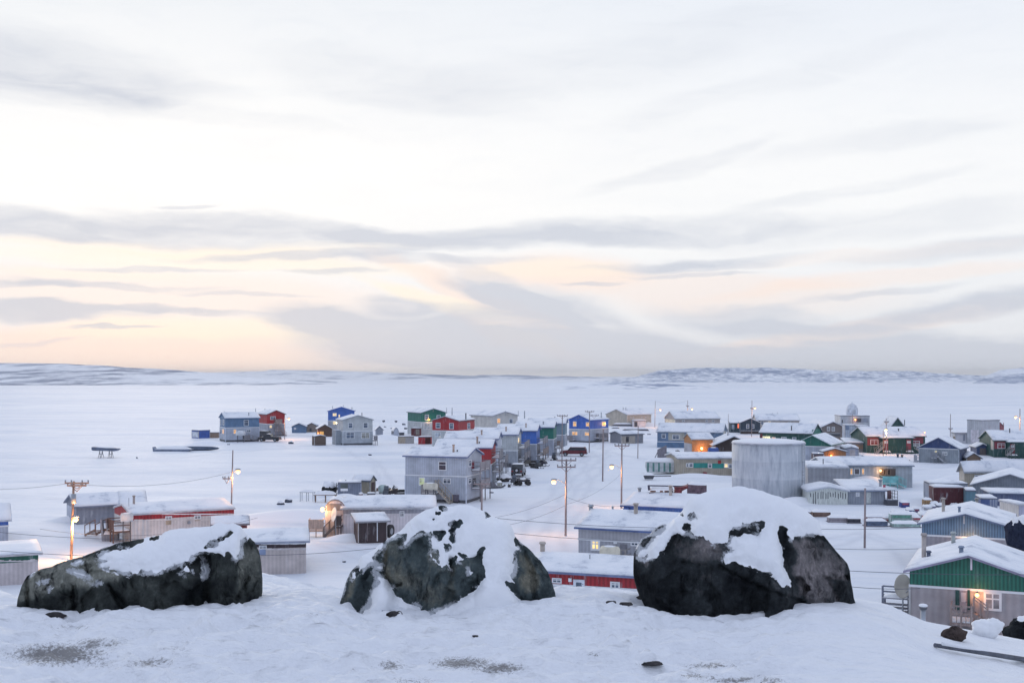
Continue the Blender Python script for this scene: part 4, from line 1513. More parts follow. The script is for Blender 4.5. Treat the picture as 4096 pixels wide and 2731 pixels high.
def wire(label, a, b, sag=.8, r=.013):
    a, b = Vector(a), Vector(b)
    n = 24
    pts = [a.lerp(b, i / n) - Vector((0, 0, sag * 4 * (i / n) * (1 - i / n))) for i in range(n + 1)]
    m_ = MB()
    vs, fs = [], []
    d = (b - a).normalized()
    u = d.cross(Vector((0, 0, 1))).normalized(); w = Vector((0, 0, 1))
    for i, p_ in enumerate(pts):
        for j in range(4):
            t = math.pi / 2 * j
            vs.append(p_ - a + u * math.cos(t) * r + w * math.sin(t) * r)
    for i in range(n):
        for j in range(4):
            fs.append((i * 4 + j, i * 4 + (j + 1) % 4, i * 4 + 4 + (j + 1) % 4, i * 4 + 4 + j))
    m_.add(vs, fs, True)
    o = m_.build('overhead_wire', WIREM)
    o.location = a
    return tag(o, label, 'wire', 'overhead wires')


# ---------------------------------------------------------------- vehicles and yard things
def car(label, k, x, y, rz, L=4.6, col=(.02, .025, .04), kind='suv', name=None, D=None, hgt=1.75, snowtop=True):
    """side profile swept across the width with rounded edges, glass, lights and four wheels"""
    g = gpos(*px(k, x, y)) if D is None else rpos(*px(k, x, y), D)
    rt = root(name or ('pickup_truck' if kind == 'pickup' else 'parked_car'), label, 'truck' if kind == 'pickup' else 'car', (g.x, g.y, 0), R(rz), 'vehicles parked in the snow')
    w = .9
    zb, zm, zt = .42, 1.05, hgt
    h = L / 2
    if kind == 'pickup':
        prof = [(-h, zb), (h, zb), (h, .85), (h - .1, 1.02), (h * .42, 1.08), (h * .22, zt), (-h * .18, zt), (-h * .26, 1.1), (-h, 1.1)]
        cab = [(h * .40, 1.1), (h * .235, zt - .12), (-h * .165, zt - .12), (-h * .23, 1.1)]
    else:
        prof = [(-h, zb), (h, zb), (h, .85), (h - .1, 1.0), (h * .48, 1.1), (h * .24, zt), (-h * .86, zt), (-h * .98, 1.1)]
        cab = [(h * .44, 1.12), (h * .23, zt - .12), (-h * .82, zt - .12), (-h * .92, 1.12)]
    b = MB(); b.prism(prof, 'y', -w, w)
    body = b.build('body', paint(col, .3), rt, .07, 3)
    b = MB(); b.prism(cab, 'y', -w - .012, w + .012)
    b.build('side_window', paint((.03, .035, .045), .1), body)
    for sx in (1, -1):
        b = MB()
        if sx > 0:
            b.bar((h * .46, 0, 1.12), (h * .25, 0, zt - .1), 1.5, .03)
        else:
            xb = -h * .99 if kind != 'pickup' else -h * .275
            b.bar((xb, 0, 1.12), (xb + h * .1, 0, zt - .1), 1.5, .03)
        b.build('windshield' if sx > 0 else 'rear_window', paint((.04, .05, .06), .1), body)
    for sx in (1, -1):
        for sy in (1, -1):
            b = MB(); b.cyl((sx * h * .62, sy * (w - .22), .36), (sx * h * .62, sy * (w + .02), .36), .37, 16)
            wh = b.build('wheel', RUBBER, rt)
            b = MB(); b.cyl((sx * h * .62, sy * (w + .02), .36), (sx * h * .62, sy * (w + .035), .36), .2, 12)
            b.build('rim', GALV, wh)
            b = MB(); b.box(sx * h - .03, sx * h + .03, sy * .55, sy * .82, .72, .88)
            b.build('headlight' if sx > 0 else 'tail_light', WHITE if sx > 0 else paint((.3, .02, .02), .3), body)
    b = MB(); b.box(h - .05, h + .08, -w, w, .42, .6); b.box(-h - .08, -h + .05, -w, w, .42, .6)
    b.build('bumper', DARKM, rt)
    if kind == 'jeep':
        b = MB(); b.cyl((-h - .22, 0, .95), (-h - .02, 0, .95), .38, 18)
        sw = b.build('spare_wheel', RUBBER, rt)
        b = MB(); b.cyl((-h - .24, 0, .95), (-h - .2, 0, .95), .2, 14)
        b.build('rim', paint((.6, .62, .65)), sw)
    if snowtop:
        b = MB()
        xa, xb2 = (-h * .8, h * .2) if kind != 'pickup' else (-h * .16, h * .2)
        b.lump(xa, xb2, -w * .9, w * .9, zt + .003, .07, 5, 3)
        b.build('roof_snow', SNOW, body)
    return rt


def snowmobile(label, k, x, y, rz, col=(.03, .035, .05), D=None):
    g = gpos(*px(k, x, y)) if D is None else rpos(*px(k, x, y), D)
    rt = root('snowmobile', label, 'snowmobile', (g.x, g.y, 0), R(rz), 'snowmobiles on the street')
    b = MB(); b.prism([(.2, .35), (1.25, .35), (1.45, .5), (1.2, .8), (.7, 1.0), (.3, .95)], 'y', -.36, .36)
    b.build('cowl', paint(col, .35), rt, .06)
    b = MB(); b.prism([(-1.3, .5), (.35, .5), (.35, .72), (-.1, .86), (-1.2, .82)], 'y', -.2, .2)
    b.build('seat', RUBBER, rt, .05)
    b = MB(); b.prism([(-1.45, .12), (-1.2, .0), (.4, .0), (.6, .14), (.4, .42), (-1.3, .42)], 'y', -.22, .22)
    b.build('track', RUBBER, rt)
    for sy in (1, -1):
        b = MB(); b.bar((.55, sy * .48, .05), (1.5, sy * .48, .05), .13, .05); b.bar((1.5, sy * .48, .05), (1.72, sy * .48, .2), .13, .05); b.bar((.9, sy * .25, .45), (.95, sy * .48, .06), .05)
        b.build('ski', DARKM, rt)
    b = MB(); b.bar((.62, 0, .95), (.45, 0, 1.25), .05); b.bar((.42, -.38, 1.22), (.42, .38, 1.22), .05)
    b.build('handlebar', BLACKM, rt)
    b = MB(); b.prism([(.75, .98), (.82, .98), (.6, 1.42), (.55, 1.42)], 'y', -.28, .28)
    b.build('windshield', paint((.08, .10, .13), .1), rt)
    return rt


def atv(label, k, x, y, rz, col=(.03, .03, .05)):
    g = gpos(*px(k, x, y))
    rt = root('quad_bike', label, 'quad bike', (g.x, g.y, 0), R(rz), 'quad bikes and sleds outside the houses')
    b = MB(); b.prism([(-.8, .5), (.8, .5), (.95, .78), (.5, .9), (.1, .74), (-.3, .8), (-.85, .82)], 'y', -.3, .3)
    b.build('body', paint(col, .35), rt, .05)
    for sx in (1, -1):
        for sy in (1, -1):
            b = MB(); b.cyl((sx * .62, sy * .28, .32), (sx * .62, sy * .56, .32), .33, 14)
            b.build('wheel', RUBBER, rt)
    b = MB(); b.bar((.45, 0, .85), (.3, 0, 1.1), .05); b.bar((.28, -.36, 1.1), (.28, .36, 1.1), .05)
    b.build('handlebar', BLACKM, rt)
    b = MB()
    for yy in (-.3, 0, .3):
        b.bar((.5, yy, .95), (1.0, yy, .95), .03); b.bar((-.95, yy, .95), (-.45, yy, .95), .03)
    for xx in (.5, 1.0, -.95, -.45):
        b.bar((xx, -.36, .95), (xx, .36, .95), .03)
    b.build('rack', BLACKM, rt)
    return rt


def tank(label, k, x, y, L, r, rz=0.0, zc=1.4, D=None, col=(.62, .60, .50), up=False):
    """fuel tank lying on a steel cradle, snow along its top"""
    g = gpos(*px(k, x, y)) if D is None else Vector((rpos(*px(k, x, y), D).x, D, 0))
    rt = root('fuel_tank', label, 'fuel tank', (g.x, g.y, 0), R(rz), 'household fuel tanks')
    b = MB(); b.cyl((-L / 2, 0, zc), (L / 2, 0, zc), r, 18)
    b.sphere((-L / 2, 0, zc), r * .3, r * .98, r * .98, 16, 8); b.sphere((L / 2, 0, zc), r * .3, r * .98, r * .98, 16, 8)
    b.build('drum', paint(col, .5), rt)
    b = MB()
    for sx in (-.35, .35):
        for sy in (-.8, .8):
            b.bar((sx * L, sy * r, -.4), (sx * L, sy * r * .6, zc - r * .6), .08)
        b.bar((sx * L, -r * .8, zc - r), (sx * L, r * .8, zc - r), .08)
    b.build('cradle', DARKM, rt)
    b = MB(); b.sphere((0, 0, zc + r * .9), L * .42, r * .5, r * .2, 14, 6)
    b.build('snow_cap', SNOW, rt)
    return rt


def crate(label, k, x, y, w, h, col, D, d=1.1, rz=0.0, kind='wood', band=None, name='crate', group='snowed-in crates of the storage yard'):
    """a stored crate or wrapped bundle; (x, y) is the middle of its foot as photographed"""
    X, Y = px(k, x, y)
    s_ = K[k][2] * D / F
    W_, H_ = w * s_, h * s_
    q = rpos(X, Y, D)
    z0 = q.z
    rt = root(name, label, 'crate' if name == 'crate' else name.replace('_', ' '), (q.x, q.y, z0), R(rz), group)
    b = MB(); b.box(-W_ / 2, W_ / 2, 0, d, 0, H_)
    b.build('box', paint(col, .6, 0, .4, 3.0) if kind != 'wood' else wood(col), rt, .02)
    b = MB()
    for sx in (-1, 1):
        b.box(sx * W_ / 2 - .05, sx * W_ / 2 + .05, -.03, .03, -.0, H_)
    b.box(-W_ / 2, W_ / 2, -.034, -.004, H_ * .45, H_ * .55)
    b.build('batten', wood(tuple(c * .6 for c in col)) if kind == 'wood' else paint(tuple(c * .6 for c in col)), rt)
    if band:
        b = MB(); b.box(-W_ * .46, W_ * .46, -.02, -.004, H_ * .6, H_ * .92)
        b.build('printed_band', paint(band, .5, 0, .5, 4.0), rt)
    b = MB(); b.box(-W_ / 2 - .15, W_ / 2 + .15, .0, d, -1.6, -.004)
    b.build('pallet', PLANK, rt)
    b = MB(); b.lump(-W_ / 2 - .04, W_ / 2 + .04, -.05, d + .05, H_ + .003, .22, 6, int(abs(x) + y))
    b.build('snow_cap', SNOW, rt)
    return rt


def drift(label, k, x, y, rx, ry, h, seed=0):
    g = gpos(*px(k, x, y))
    b = MB()
    n, m_ = 22, 8
    vs = [(0, 0, h)]
    rr = random.Random(seed + 100)
    ph = [rr.random() * 6.28 for _ in range(4)]
    for j in range(1, m_ + 1):
        q = j / m_
        for i in range(n):
            t = 2 * math.pi * i / n
            wob = 1 + .14 * math.sin(2 * t + ph[0]) + .08 * math.sin(3 * t + ph[1])
            vs.append((rx * q * wob * math.cos(t), ry * q * wob * math.sin(t), h * (.5 + .5 * math.cos(math.pi * q)) - (.4 if j == m_ else 0)))
    fs = [(0, 1 + i, 1 + (i + 1) % n) for i in range(n)]
    for j in range(m_ - 1):
        o_ = 1 + j * n
        fs += [(o_ + i, o_ + n + i, o_ + n + (i + 1) % n, o_ + (i + 1) % n) for i in range(n)]
    b.add(vs, fs, True)
    o = b.build('snow_bank', SNOW)
    o.location = g
    return tag(o, label, 'snow bank', 'snow banks in the village')

# ---------------------------------------------------------------- colours of the village
GREY = (.42, .46, .54)
GREYD = (.32, .35, .41)
PALEGREY = (.48, .51, .52)
BLUE = (.05, .14, .46)
NAVY = (.03, .065, .17)
SLATE = (.11, .20, .33)
RED = (.36, .022, .03)
DKRED = (.10, .012, .018)
GREEN = (.012, .15, .115)
DKGREEN = (.012, .07, .065)
BEIGE = (.50, .45, .38)
CREAM = (.66, .62, .55)
PALE = (.72, .69, .72)
BROWN = (.12, .07, .05)
DKBROWN = (.045, .028, .028)
TAN = (.40, .31, .21)
TEALP = (.02, .25, .22)
TWO = 'two storey houses of the village'
LOW = 'single storey houses of the village'
SHED = 'sheds and outbuildings'
ROW = 'row of two storey houses along the street'

# ---------------------------------------------------------------- far left cluster
h = House('house', 'slate blue over grey two storey house, farthest left of the village', 'A2', (290, 616), 350, GREY, Lx=226, Rx=675, Lm=6.6, hint=25, ridge='R', rise=1.1, split=458, up=SLATE, group=TWO, dark_gap=.35, fascia=SLATE,
          wins=[('R', 527, 402, 56, 66), ('R', 397, 500, 36, 52, LITO), ('R', 555, 492, 48, 34, None, WHITE, 2), ('L', 238, 395, 14, 66), ('L', 268, 395, 18, 66), ('L', 240, 500, 14, 60), ('L', 266, 500, 18, 60, LITO)])
h.door('R', 505, 570, 34, 60, DARKM); h.deck('R', 490, 560, 590, 1.3); h.stairs('R', 545, 572, 640, 614, .5)
h.flue(583, 335, 285, 3.2, .12); h.flue(277, 290, 272, 3.5, .07)
h = House('house', 'red over grey two storey house with outside stairs, behind the slate blue house', 'A2', (766, 558), 306, GREYD, Lx=655, Rx=968, Rm=6.6, hint=32, ridge='L', rise=0.95, split=415, up=RED, group=TWO, dark_gap=.35, fascia=(.12, .13, .17),
          wins=[('R', 832, 346, 62, 38, None, WHITE, 2), ('R', 806, 444, 30, 34, LIT)])
h.door('R', 862, 370, 30, 55, paint((.2, .02, .03))); h.deck('R', 836, 918, 405, 1.4, wood((.3, .25, .24))); h.stairs('R', 890, 470, 964, 553, .6, .9, wood((.34, .28, .27))); h.deck('R', 850, 905, 490, 1.3)
h.flue(737, 262, 242, 7, .08); h.flue(616, 262, 240, 9, .08)
h = House('house', 'bright blue two storey house with glowing yellow windows behind a grey house', 'A2', (1460, 506), 270, GREYD, Rx=1762, Rm=7.1, hint=15, Lm=8.5, ridge='L', rise=1.1, split=376, up=BLUE, group=TWO, fascia=BLUE,
          wins=[('R', 1536, 307, 46, 36, LIT, WHITE, 2), ('R', 1588, 322, 18, 34, LIT), ('R', 1537, 402, 44, 36, LIT, WHITE, 2)])
h.lamp('R', 1558, 400, 25, .14, emis((1, .9, .6), 5.0), (1, .85, .5)); h.flue(1738, 300, 225, 3, .1); h.flue(1512, 262, 212, 3, .08); h.flue(1641, 225, 200, 3, .06)
h = House('house', 'pale grey two storey house with four white windows facing the viewer, second cluster from left', 'A2', (1630, 658), 372, (.40, .44, .48), Lx=1562, Rx=1968, Rm=6.7, hint=20, ridge='L', rise=0.95, split=498, up=PALEGREY, group=TWO, dark_gap=.4, fascia=(.3, .33, .36),
          wins=[('R', 1716, 432, 52, 62), ('R', 1888, 430, 54, 62), ('R', 1712, 545, 96, 70, None, WHITE, 2), ('R', 1886, 545, 96, 70, glass((.30, .30, .27)), WHITE, 2)])
h.flue(1858, 345, 288, 2.5, .08, DARKM); h.deck('R', 1966, 2010, 600, 1.2)
h = House('porch', 'small lean-to entrance porch on the left wall of the pale grey two storey house', 'A2', (1548, 654), 492, (.34, .38, .42), Lx=1512, Rx=1616, Rm=2.0, Lm=2.6, hint=20, roofkind='mono', ridge='L', rise=-.05, group=SHED, cat='porch', over=.12, fascia=(.3, .33, .36))
h = House('shed', 'little blue and white container shed left of the slate blue house', 'A1', (1662, 842), 780, paint((.04, .10, .36)), Lx=1605, Rx=1728, Rm=3.0, Lm=3.4, hint=30, roofkind='flat', group=SHED, cat='shed', over=.08, rise=0)
h.panel('L', 1634, 810, 50, 50, paint((.6, .64, .7)), 'side_panel')
h = House('shed', 'low tan plywood shed between the blue container and the slate blue house', 'A1', (1745, 838), 797, wood((.30, .22, .17)), Rx=1832, Rm=4.6, Lm=2.2, hint=8, roofkind='flat', group=SHED, cat='shed', over=.06, rise=0)
h = House('shed', 'grey snow-roofed shed standing alone behind the street lamp of the red house', 'A2', (1050, 516), 445, SLATE, Rx=1205, Rm=5.6, Lm=3.5, hint=5, ridge='L', rise=.8, group=SHED, cat='shed', wins=[('R', 1084, 466, 26, 20, WHITE)])
h = House('shed', 'brownish shed to the right of the lone grey shed, mid distance', 'A2', (1215, 505), 436, wood((.30, .25, .22)), Rx=1330, Rm=4.4, Lm=3.2, hint=5, ridge='L', rise=.7, group=SHED, cat='shed')
h.door('R', 1262, 482, 22, 40, DARKM)
h = House('shed', 'dark wooden cabin with amber glowing front and snow roof left of the bright blue house', 'A2', (1342, 556), 470, wood((.10, .07, .06)), Lx=1330, Rx=1442, Rm=3.6, Lm=4.2, hint=15, ridge='L', rise=1.0, group=SHED, cat='cabin')
h.panel('R', 1388, 520, 46, 40, emis((.55, .32, .10), .8, 'lit_front'), 'glow_panel'); h.lamp('R', 1346, 517, 30, .16, emis((1, .28, .08), 4.0), (1, .35, .1))  # emissive panel puts the amber light into the cabin front
h = House('shed', 'small plain brown shed in front of the dark cabin with snow on its roof', 'A2', (1306, 664), 562, wood((.15, .11, .09)), Lx=1280, Rx=1398, Rm=2.5, Lm=2.4, hint=25, ridge='L', rise=.25, group=SHED, cat='shed', over=.05, snow=.15)
h = House('shed', 'tiny grey hut on the snow right of the pale grey two storey house', 'A2', (2010, 540), 478, GREYD, Rx=2084, Rm=3.0, Lm=2.5, hint=10, ridge='L', rise=.8, group=SHED, cat='hut')
h = House('shed', 'small round-topped grey hut half drifted over beside a dark box', 'A3', (212, 556), 532, GREY, Rx=272, Rm=2.4, Lm=3.5, hint=15, roofkind='barrel', ridge='L', rise=1.5, group=SHED, cat='hut', over=.05, snow=.12)
h = House('shed', 'low dark box shed right next to the round-topped hut', 'A3', (275, 550), 518, DARKM, Rx=334, Rm=2.8, Lm=2.0, hint=5, roofkind='flat', rise=0, group=SHED, cat='shed', over=.05)
h = House('shed', 'dark red storage shed left of the green two storey house', 'A3', (415, 545), 466, DKRED, Rx=522, Rm=5.4, Lm=3.0, hint=-4, roofkind='flat', rise=0, group=SHED, cat='shed', over=.06)
h.panel('R', 486, 506, 44, 66, wood((.25, .22, .2)), 'plank_wall')
h = House('shed', 'tan plywood box shed with snow on it in front of the green house', 'A3', (264, 638), 562, wood((.46, .40, .32)), Rx=440, Rm=6.6, Lm=2.2, hint=2, roofkind='flat', rise=0, group=SHED, cat='shed', over=.04)
h.panel('R', 392, 600, 88, 66, wood((.42, .42, .42)), 'grey_panel')
h = House('shed', 'red shed with one dark door half, beside the tan plywood box', 'A3', (496, 645), 566, RED, Rx=640, Rm=5.2, Lm=2.5, hint=-3, roofkind='flat', rise=0, group=SHED, cat='shed', over=.06)
h.panel('R', 604, 607, 62, 74, wood((.07, .02, .02)), 'door')

# ---------------------------------------------------------------- centre: houses on the bay side
h = House('house', 'green over grey two storey house with lit lamp on its gable', 'A3', (527, 543), 290, PALEGREY, Rx=806, Rm=6.8, Lm=9.5, hint=22, ridge='L', rise=1, split=395, up=GREEN, group=TWO, fascia=(.10, .16, .2),
          wins=[('R', 590, 340, 44, 62), ('R', 725, 335, 44, 44), ('R', 590, 440, 76, 66, glass((.3, .33, .36)), WHITE, 2)])
h.lamp('R', 612, 366, 60, .22); h.flue(888, 285, 232, 5, .12); h.flue(825, 258, 228, 5, .07); h.flue(667, 245, 230, 1, .06)
h = House('house', 'red two storey house with gable and side wing, in front of the green house', 'A3', (950, 672), 380, PALEGREY, Lx=655, Rx=1136, Lm=8.0, hint=70, ridge='R', rise=0.85, split=494, up=RED, group=TWO, fascia=(.16, .14, .18),
          wins=[('L', 720, 432, 52, 66), ('L', 873, 438, 50, 68), ('R', 1067, 437, 32, 64), ('L', 718, 535, 66, 50, glass((.3, .35, .4)), WHITE, 2), ('L', 744, 556, 14, 24, LIT)])
h.flue(1035, 352, 298, 4, .13, DARKM)
h = House('house', 'beige two storey house with one lit window behind the street row', 'A3', (1340, 590), 326, CREAM, Rx=1626, Rm=7.4, Lm=9.5, hint=22, ridge='L', rise=0.95, split=462, up=(.56, .55, .52), group=TWO, fascia=(.3, .32, .36),
          wins=[('R', 1410, 378, 40, 56, LITO), ('R', 1550, 380, 42, 50)])
h.flue(1703, 310, 262, 5, .12); h.flue(1633, 280, 260, 5, .06); h.flue(1487, 282, 264, 1, .06)

# ---------------------------------------------------------------- the street row
r1 = House('house', 'big plain grey two storey house nearest in the street row, with outside stairs', 'A3', (1040, 1312), 794, (.42, .46, .53), Lx=346, Rx=1216, Rm=5.6, hint=66, ridge='L', rise=0.85, split=1014, up=(.45, .49, .56), group=ROW, fascia=(.12, .16, .30), dark_gap=.3,
           wins=[('L', 770, 892, 94, 108, glass((.05, .05, .07))), ('L', 537, 1070, 72, 98, lit_glass((.55, .68, .42), .7)), ('L', 822, 1064, 92, 66, None, WHITE, 2), ('R', 1081, 862, 34, 70), ('R', 1078, 1062, 32, 58)])
r1.door('R', 1115, 880, 26, 74, paint((.25, .02, .04))); r1.door('R', 1130, 1075, 30, 80, DARKM); r1.deck('R', 1098, 1216, 942, 1.2, wood((.31, .29, .31))); r1.deck('R', 1098, 1216, 1150, 1.2, wood((.31, .29, .31)))
r1.deck('L', 575, 745, 1192, 1.5, wood((.30, .29, .29))); r1.stairs('L', 745, 1130, 905, 1308, .6, 1.0, wood((.40, .36, .30))); r1.door('L', 700, 1110, 56, 120, paint((.25, .27, .30)))
r1.flue(898, 735, 655, 1.6, .13, paint((.42, .32, .27), .6)); r1.flue(940, 730, 712, 1.6, .07, DARKM)
r1.panel('L', 925, 1256, 64, 78, paint((.10, .09, .12)), 'meter_box', .5)
h = House('house', 'red fronted two storey house just behind the big grey one in the street row', 'A3', (1322, 1085), 690, GREYD, Lx=690, Rx=1375, Rm=6.4, hint=74, ridge='L', rise=0.9, split=878, up=RED, group=ROW, fascia=(.12, .16, .30))
h.deck('R', 1330, 1372, 800, 1.2); h.deck('R', 1330, 1372, 960, 1.2); h.flue(1167, 650, 565, 1.4, .14, paint((.42, .32, .27), .6)); h.flue(1190, 640, 618, 1.5, .08, DARKM)
h = House('house', 'grey house of the street row showing only snow roof and end gable', 'A3', (1396, 990), 588, (.44, .48, .55), Lx=800, Rx=1440, Rm=6.4, hint=74, ridge='L', rise=0.9, split=760, up=(.46, .50, .58), group=ROW, fascia=(.12, .16, .30))
h.deck('R', 1402, 1436, 850, 1.2); h.flue(1217, 555, 490, 1.5, .13, paint((.42, .32, .27), .6))
h = House('house', 'light grey two storey house of the street row behind the parked jeep', 'A3', (1622, 900), 540, (.33, .36, .40), Lx=1120, Rx=1668, Rm=6.4, hint=74, ridge='L', rise=0.9, split=718, up=(.46, .49, .50), group=ROW, fascia=(.12, .16, .30),
          wins=[('L', 1424, 622, 46, 72), ('L', 1462, 745, 52, 44), ('R', 1634, 600, 16, 60, LIT)])
h.deck('R', 1632, 1690, 690, 1.2); h.deck('R', 1632, 1700, 820, 1.2); h.flue(1495, 508, 452, 1.5, .13, paint((.42, .32, .27), .6)); h.stairs('L', 1440, 850, 1510, 920, .4)
h.panel('L', 1530, 890, 52, 60, DARKM, 'meter_box', .5)
h = House('house', 'royal blue fronted two storey house in the middle of the street row', 'A3', (1840, 842), 496, GREYD, Lx=1390, Rx=1880, Rm=6.4, hint=75, ridge='L', rise=0.9, split=645, up=(.06, .16, .52), group=ROW, fascia=(.12, .16, .30))
h.deck('R', 1846, 1900, 640, 1.2); h.deck('R', 1846, 1910, 770, 1.2, wood((.3, .24, .22))); h.flue(1722, 470, 412, 1.5, .12, paint((.42, .32, .27), .6)); h.panel('L', 1755, 810, 52, 62, DARKM, 'meter_box', .5)
h = House('house', 'emerald green fronted two storey house in the street row', 'A3', (2035, 775), 456, GREYD, Lx=1600, Rx=2070, Rm=6.4, hint=76, ridge='L', rise=0.9, split=590, up=GREEN, group=ROW, fascia=(.12, .16, .30), wins=[('L', 1894, 620, 18, 24, LIT)])
h.deck('R', 2040, 2080, 690, 1.2); h.flue(1920, 432, 390, 1.5, .12)
h = House('house', 'slate fronted two storey house at the far end of the street row', 'A3', (2165, 702), 412, GREYD, Lx=1745, Rx=2190, Rm=6.4, hint=78, ridge='L', rise=0.9, split=540, up=(.16, .24, .30), group=ROW, fascia=(.12, .16, .30))
h.deck('L', 2045, 2120, 660, 1.8, wood((.2, .15, .13))); h.flue(2050, 395, 335, 4, .1)
h = House('house', 'bright blue two storey house with orange lit windows beside the red car', 'A4', (450, 628), 372, GREY, Lx=218, Rx=666, Lm=8.2, hint=55, ridge='R', rise=1.1, split=477, up=(.05, .14, .50), group=TWO, fascia=BLUE, dark_gap=.35,
          wins=[('L', 283, 414, 40, 60, LITO), ('L', 430, 418, 40, 52, LITO), ('L', 283, 521, 66, 46, LITO, WHITE, 2), ('L', 424, 527, 58, 46, LITO, WHITE, 2), ('R', 612, 412, 40, 48, LITO)])
h.lamp('R', 613, 410, 70, .24); h.deck('L', 225, 290, 595, 1.3); h.flue(592, 345, 290, 5, .11); h.deck('R', 500, 600, 575, 1.5); h.door('R', 540, 555, 30, 70, DARKM)

# ---------------------------------------------------------------- centre right, far rank
h = House('hall', 'large plain beige hall with broad gable behind the bright blue house', 'A4', (880, 440), 312, BEIGE, Lx=642, Rx=1152, Lm=9.0, hint=50, ridge='R', rise=1.5, group=LOW, cat='hall', fascia=(.4, .4, .42),
          wins=[('R', 920, 345, 14, 18), ('R', 950, 345, 14, 18), ('R', 1050, 338, 12, 12), ('R', 1090, 338, 12, 12)])
h.flue(838, 262, 228, 4, .1); h.flue(866, 262, 228, 4, .1)
h = House('shed', 'small white shed lit pink with a dark open doorway, in front of the beige hall', 'A4', (958, 446), 378, PALE, Rx=1090, Rm=5.2, Lm=3.0, hint=4, roofkind='flat', rise=0, group=SHED, cat='shed', snow=.24)
h.panel('R', 979, 416, 36, 56, DARKM, 'doorway')
h = House('shed', 'grey plank shed with a drifted snow roof right of the bright blue house', 'A4', (812, 640), 535, wood((.26, .27, .30)), Lx=690, Rx=975, Rm=5.6, Lm=5.0, hint=35, ridge='R', rise=.5, group=SHED, cat='shed', snow=.2)
h.panel('R', 892, 594, 155, 80, wood((.44, .40, .35)), 'plank_front', .06); h.door('R', 882, 590, 34, 62, DARKM)
h = House('shed', 'narrow dark gabled hut standing behind the lamp post by the plank shed', 'A4', (962, 618), 552, wood((.16, .18, .22)), Rx=1032, Rm=2.7, Lm=2.5, hint=5, ridge='L', rise=.9, group=SHED, cat='hut')
h.door('R', 1017, 596, 22, 50, DARKM)
h = House('house', 'long cream gabled house with a low snow roof, farthest back under the street lamps', 'A4', (1430, 475), 356, (.40, .37, .36), Lx=1312, Rx=1936, Lm=9.0, hint=20, ridge='R', rise=1.9, group=LOW, fascia=(.35, .37, .4), wins=[('R', 1520, 378, 30, 20), ('R', 1788, 380, 26, 26), ('R', 1860, 380, 26, 26)])
h.panel('L', 1372, 400, 110, 90, paint((.70, .66, .52)), 'gable_panel')
h = House('house', 'long slate and beige single storey house with white window frames', 'A4', (1965, 690), 512, SLATE, Lx=1224, Rx=2010, Rm=7.0, hint=72, ridge='L', rise=1.6, split=628, up=(.13, .21, .33), group=LOW, fascia=(.25, .3, .36), wins=[('L', 1297, 550, 46, 54)])
h.panel('L', 1443, 552, 184, 100, siding((.44, .43, .38)), 'beige_panel', .025); 
h.window('L', 1436, 562, 80, 56, None, WHITE, 2)
h.flue(1690, 520, 478, 3, .1); h.panel('R', 1988, 560, 24, 120, siding((.42, .42, .38)), 'gable_panel', .03)
h = House('house', 'wooden house glowing orange under a strong wall lamp', 'A4', (1622, 757), 590, wood((.50, .24, .11)), Lx=1530, Rx=1856, Lm=4.5, hint=30, ridge='R', rise=1.0, group=LOW, fascia=(.3, .28, .27), corner=False)
h.panel('L', 1576, 690, 84, 128, siding((.42, .42, .46)), 'grey_end_wall', .06); h.lamp('R', 1725, 692, 110, .28, BULBW)
h = House('house', 'dark brown gabled house with deep overhanging snow roof left of the big tank', 'A4', (1888, 766), 652, DKBROWN, Rx=2300, Rm=11.5, Lm=8.0, hint=0, ridge='L', rise=1.5, group=LOW, over=.7, snow=.24, fascia=(.08, .08, .10))
h.flue(2029, 552, 478, 3.5, .13); h.panel('R', 2040, 738, 300, 10, paint((.3, .3, .33)), 'trim_band')
tank('blue barrel-shaped tank against the dark brown house', 'A4', 1862, 752, 1.6, .75, 0, .9, 224, (.03, .08, .3))

h = House('trailer_house', 'long tan trailer house with green wall panels, left of the big tank', 'A4', (1468, 1000), 812, siding((.40, .36, .29)), Rx=2240, Lm=7.5, th=7, ridge='R', rise=0.5, group='trailer houses with green panels', cat='trailer house', fascia=(.34, .36, .40), snow=.2, corner=False,
          wins=[('R', 1566, 882, 28, 44), ('R', 1608, 882, 48, 50, None, WHITE, 1), ('R', 1823, 889, 44, 50, None, WHITE, 1), ('R', 2008, 886, 48, 52, LIT), ('R', 2056, 892, 44, 50, None, WHITE, 1)])
h.panel('R', 1717, 886, 160, 54, paint(TEALP), 'green_panel'); h.panel('R', 1916, 890, 132, 54, paint(TEALP), 'green_panel'); h.panel('R', 1932, 848, 34, 34, paint(RED), 'sign', .12); h.panel('R', 2126, 902, 36, 56, paint(RED), 'red_box', .5)
h.panel('R', 1760, 978, 34, 34, paint((.28, .05, .06)), 'red_box', .6); h.deck('R', 2086, 2168, 960, 1.2)
h = House('trailer_house', 'long tan trailer house with green wall panels at the right edge of the view', 'A6', (1312, 1134), 946, siding((.42, .37, .29)), Lx=1245, Rx=2150, Lm=7.0, hint=5, ridge='R', rise=1.0, group='trailer houses with green panels', cat='trailer house', fascia=(.34, .36, .40), snow=.2, corner=False,
          wins=[('R', 1442, 1020, 46, 56), ('R', 1494, 1020, 46, 58, glass((.3, .33, .36))), ('R', 1744, 1018, 54, 44, None, WHITE, 2), ('R', 1960, 1030, 46, 60)])
h.panel('R', 1616, 1020, 190, 58, paint(TEALP), 'green_panel'); h.panel('R', 1858, 1026, 154, 56, paint(TEALP), 'green_panel'); h.panel('R', 1870, 978, 40, 30, paint(RED), 'sign', .12)
h.panel('L', 1280, 1000, 50, 110, siding((.62, .55, .46)), 'cream_gable', .03)

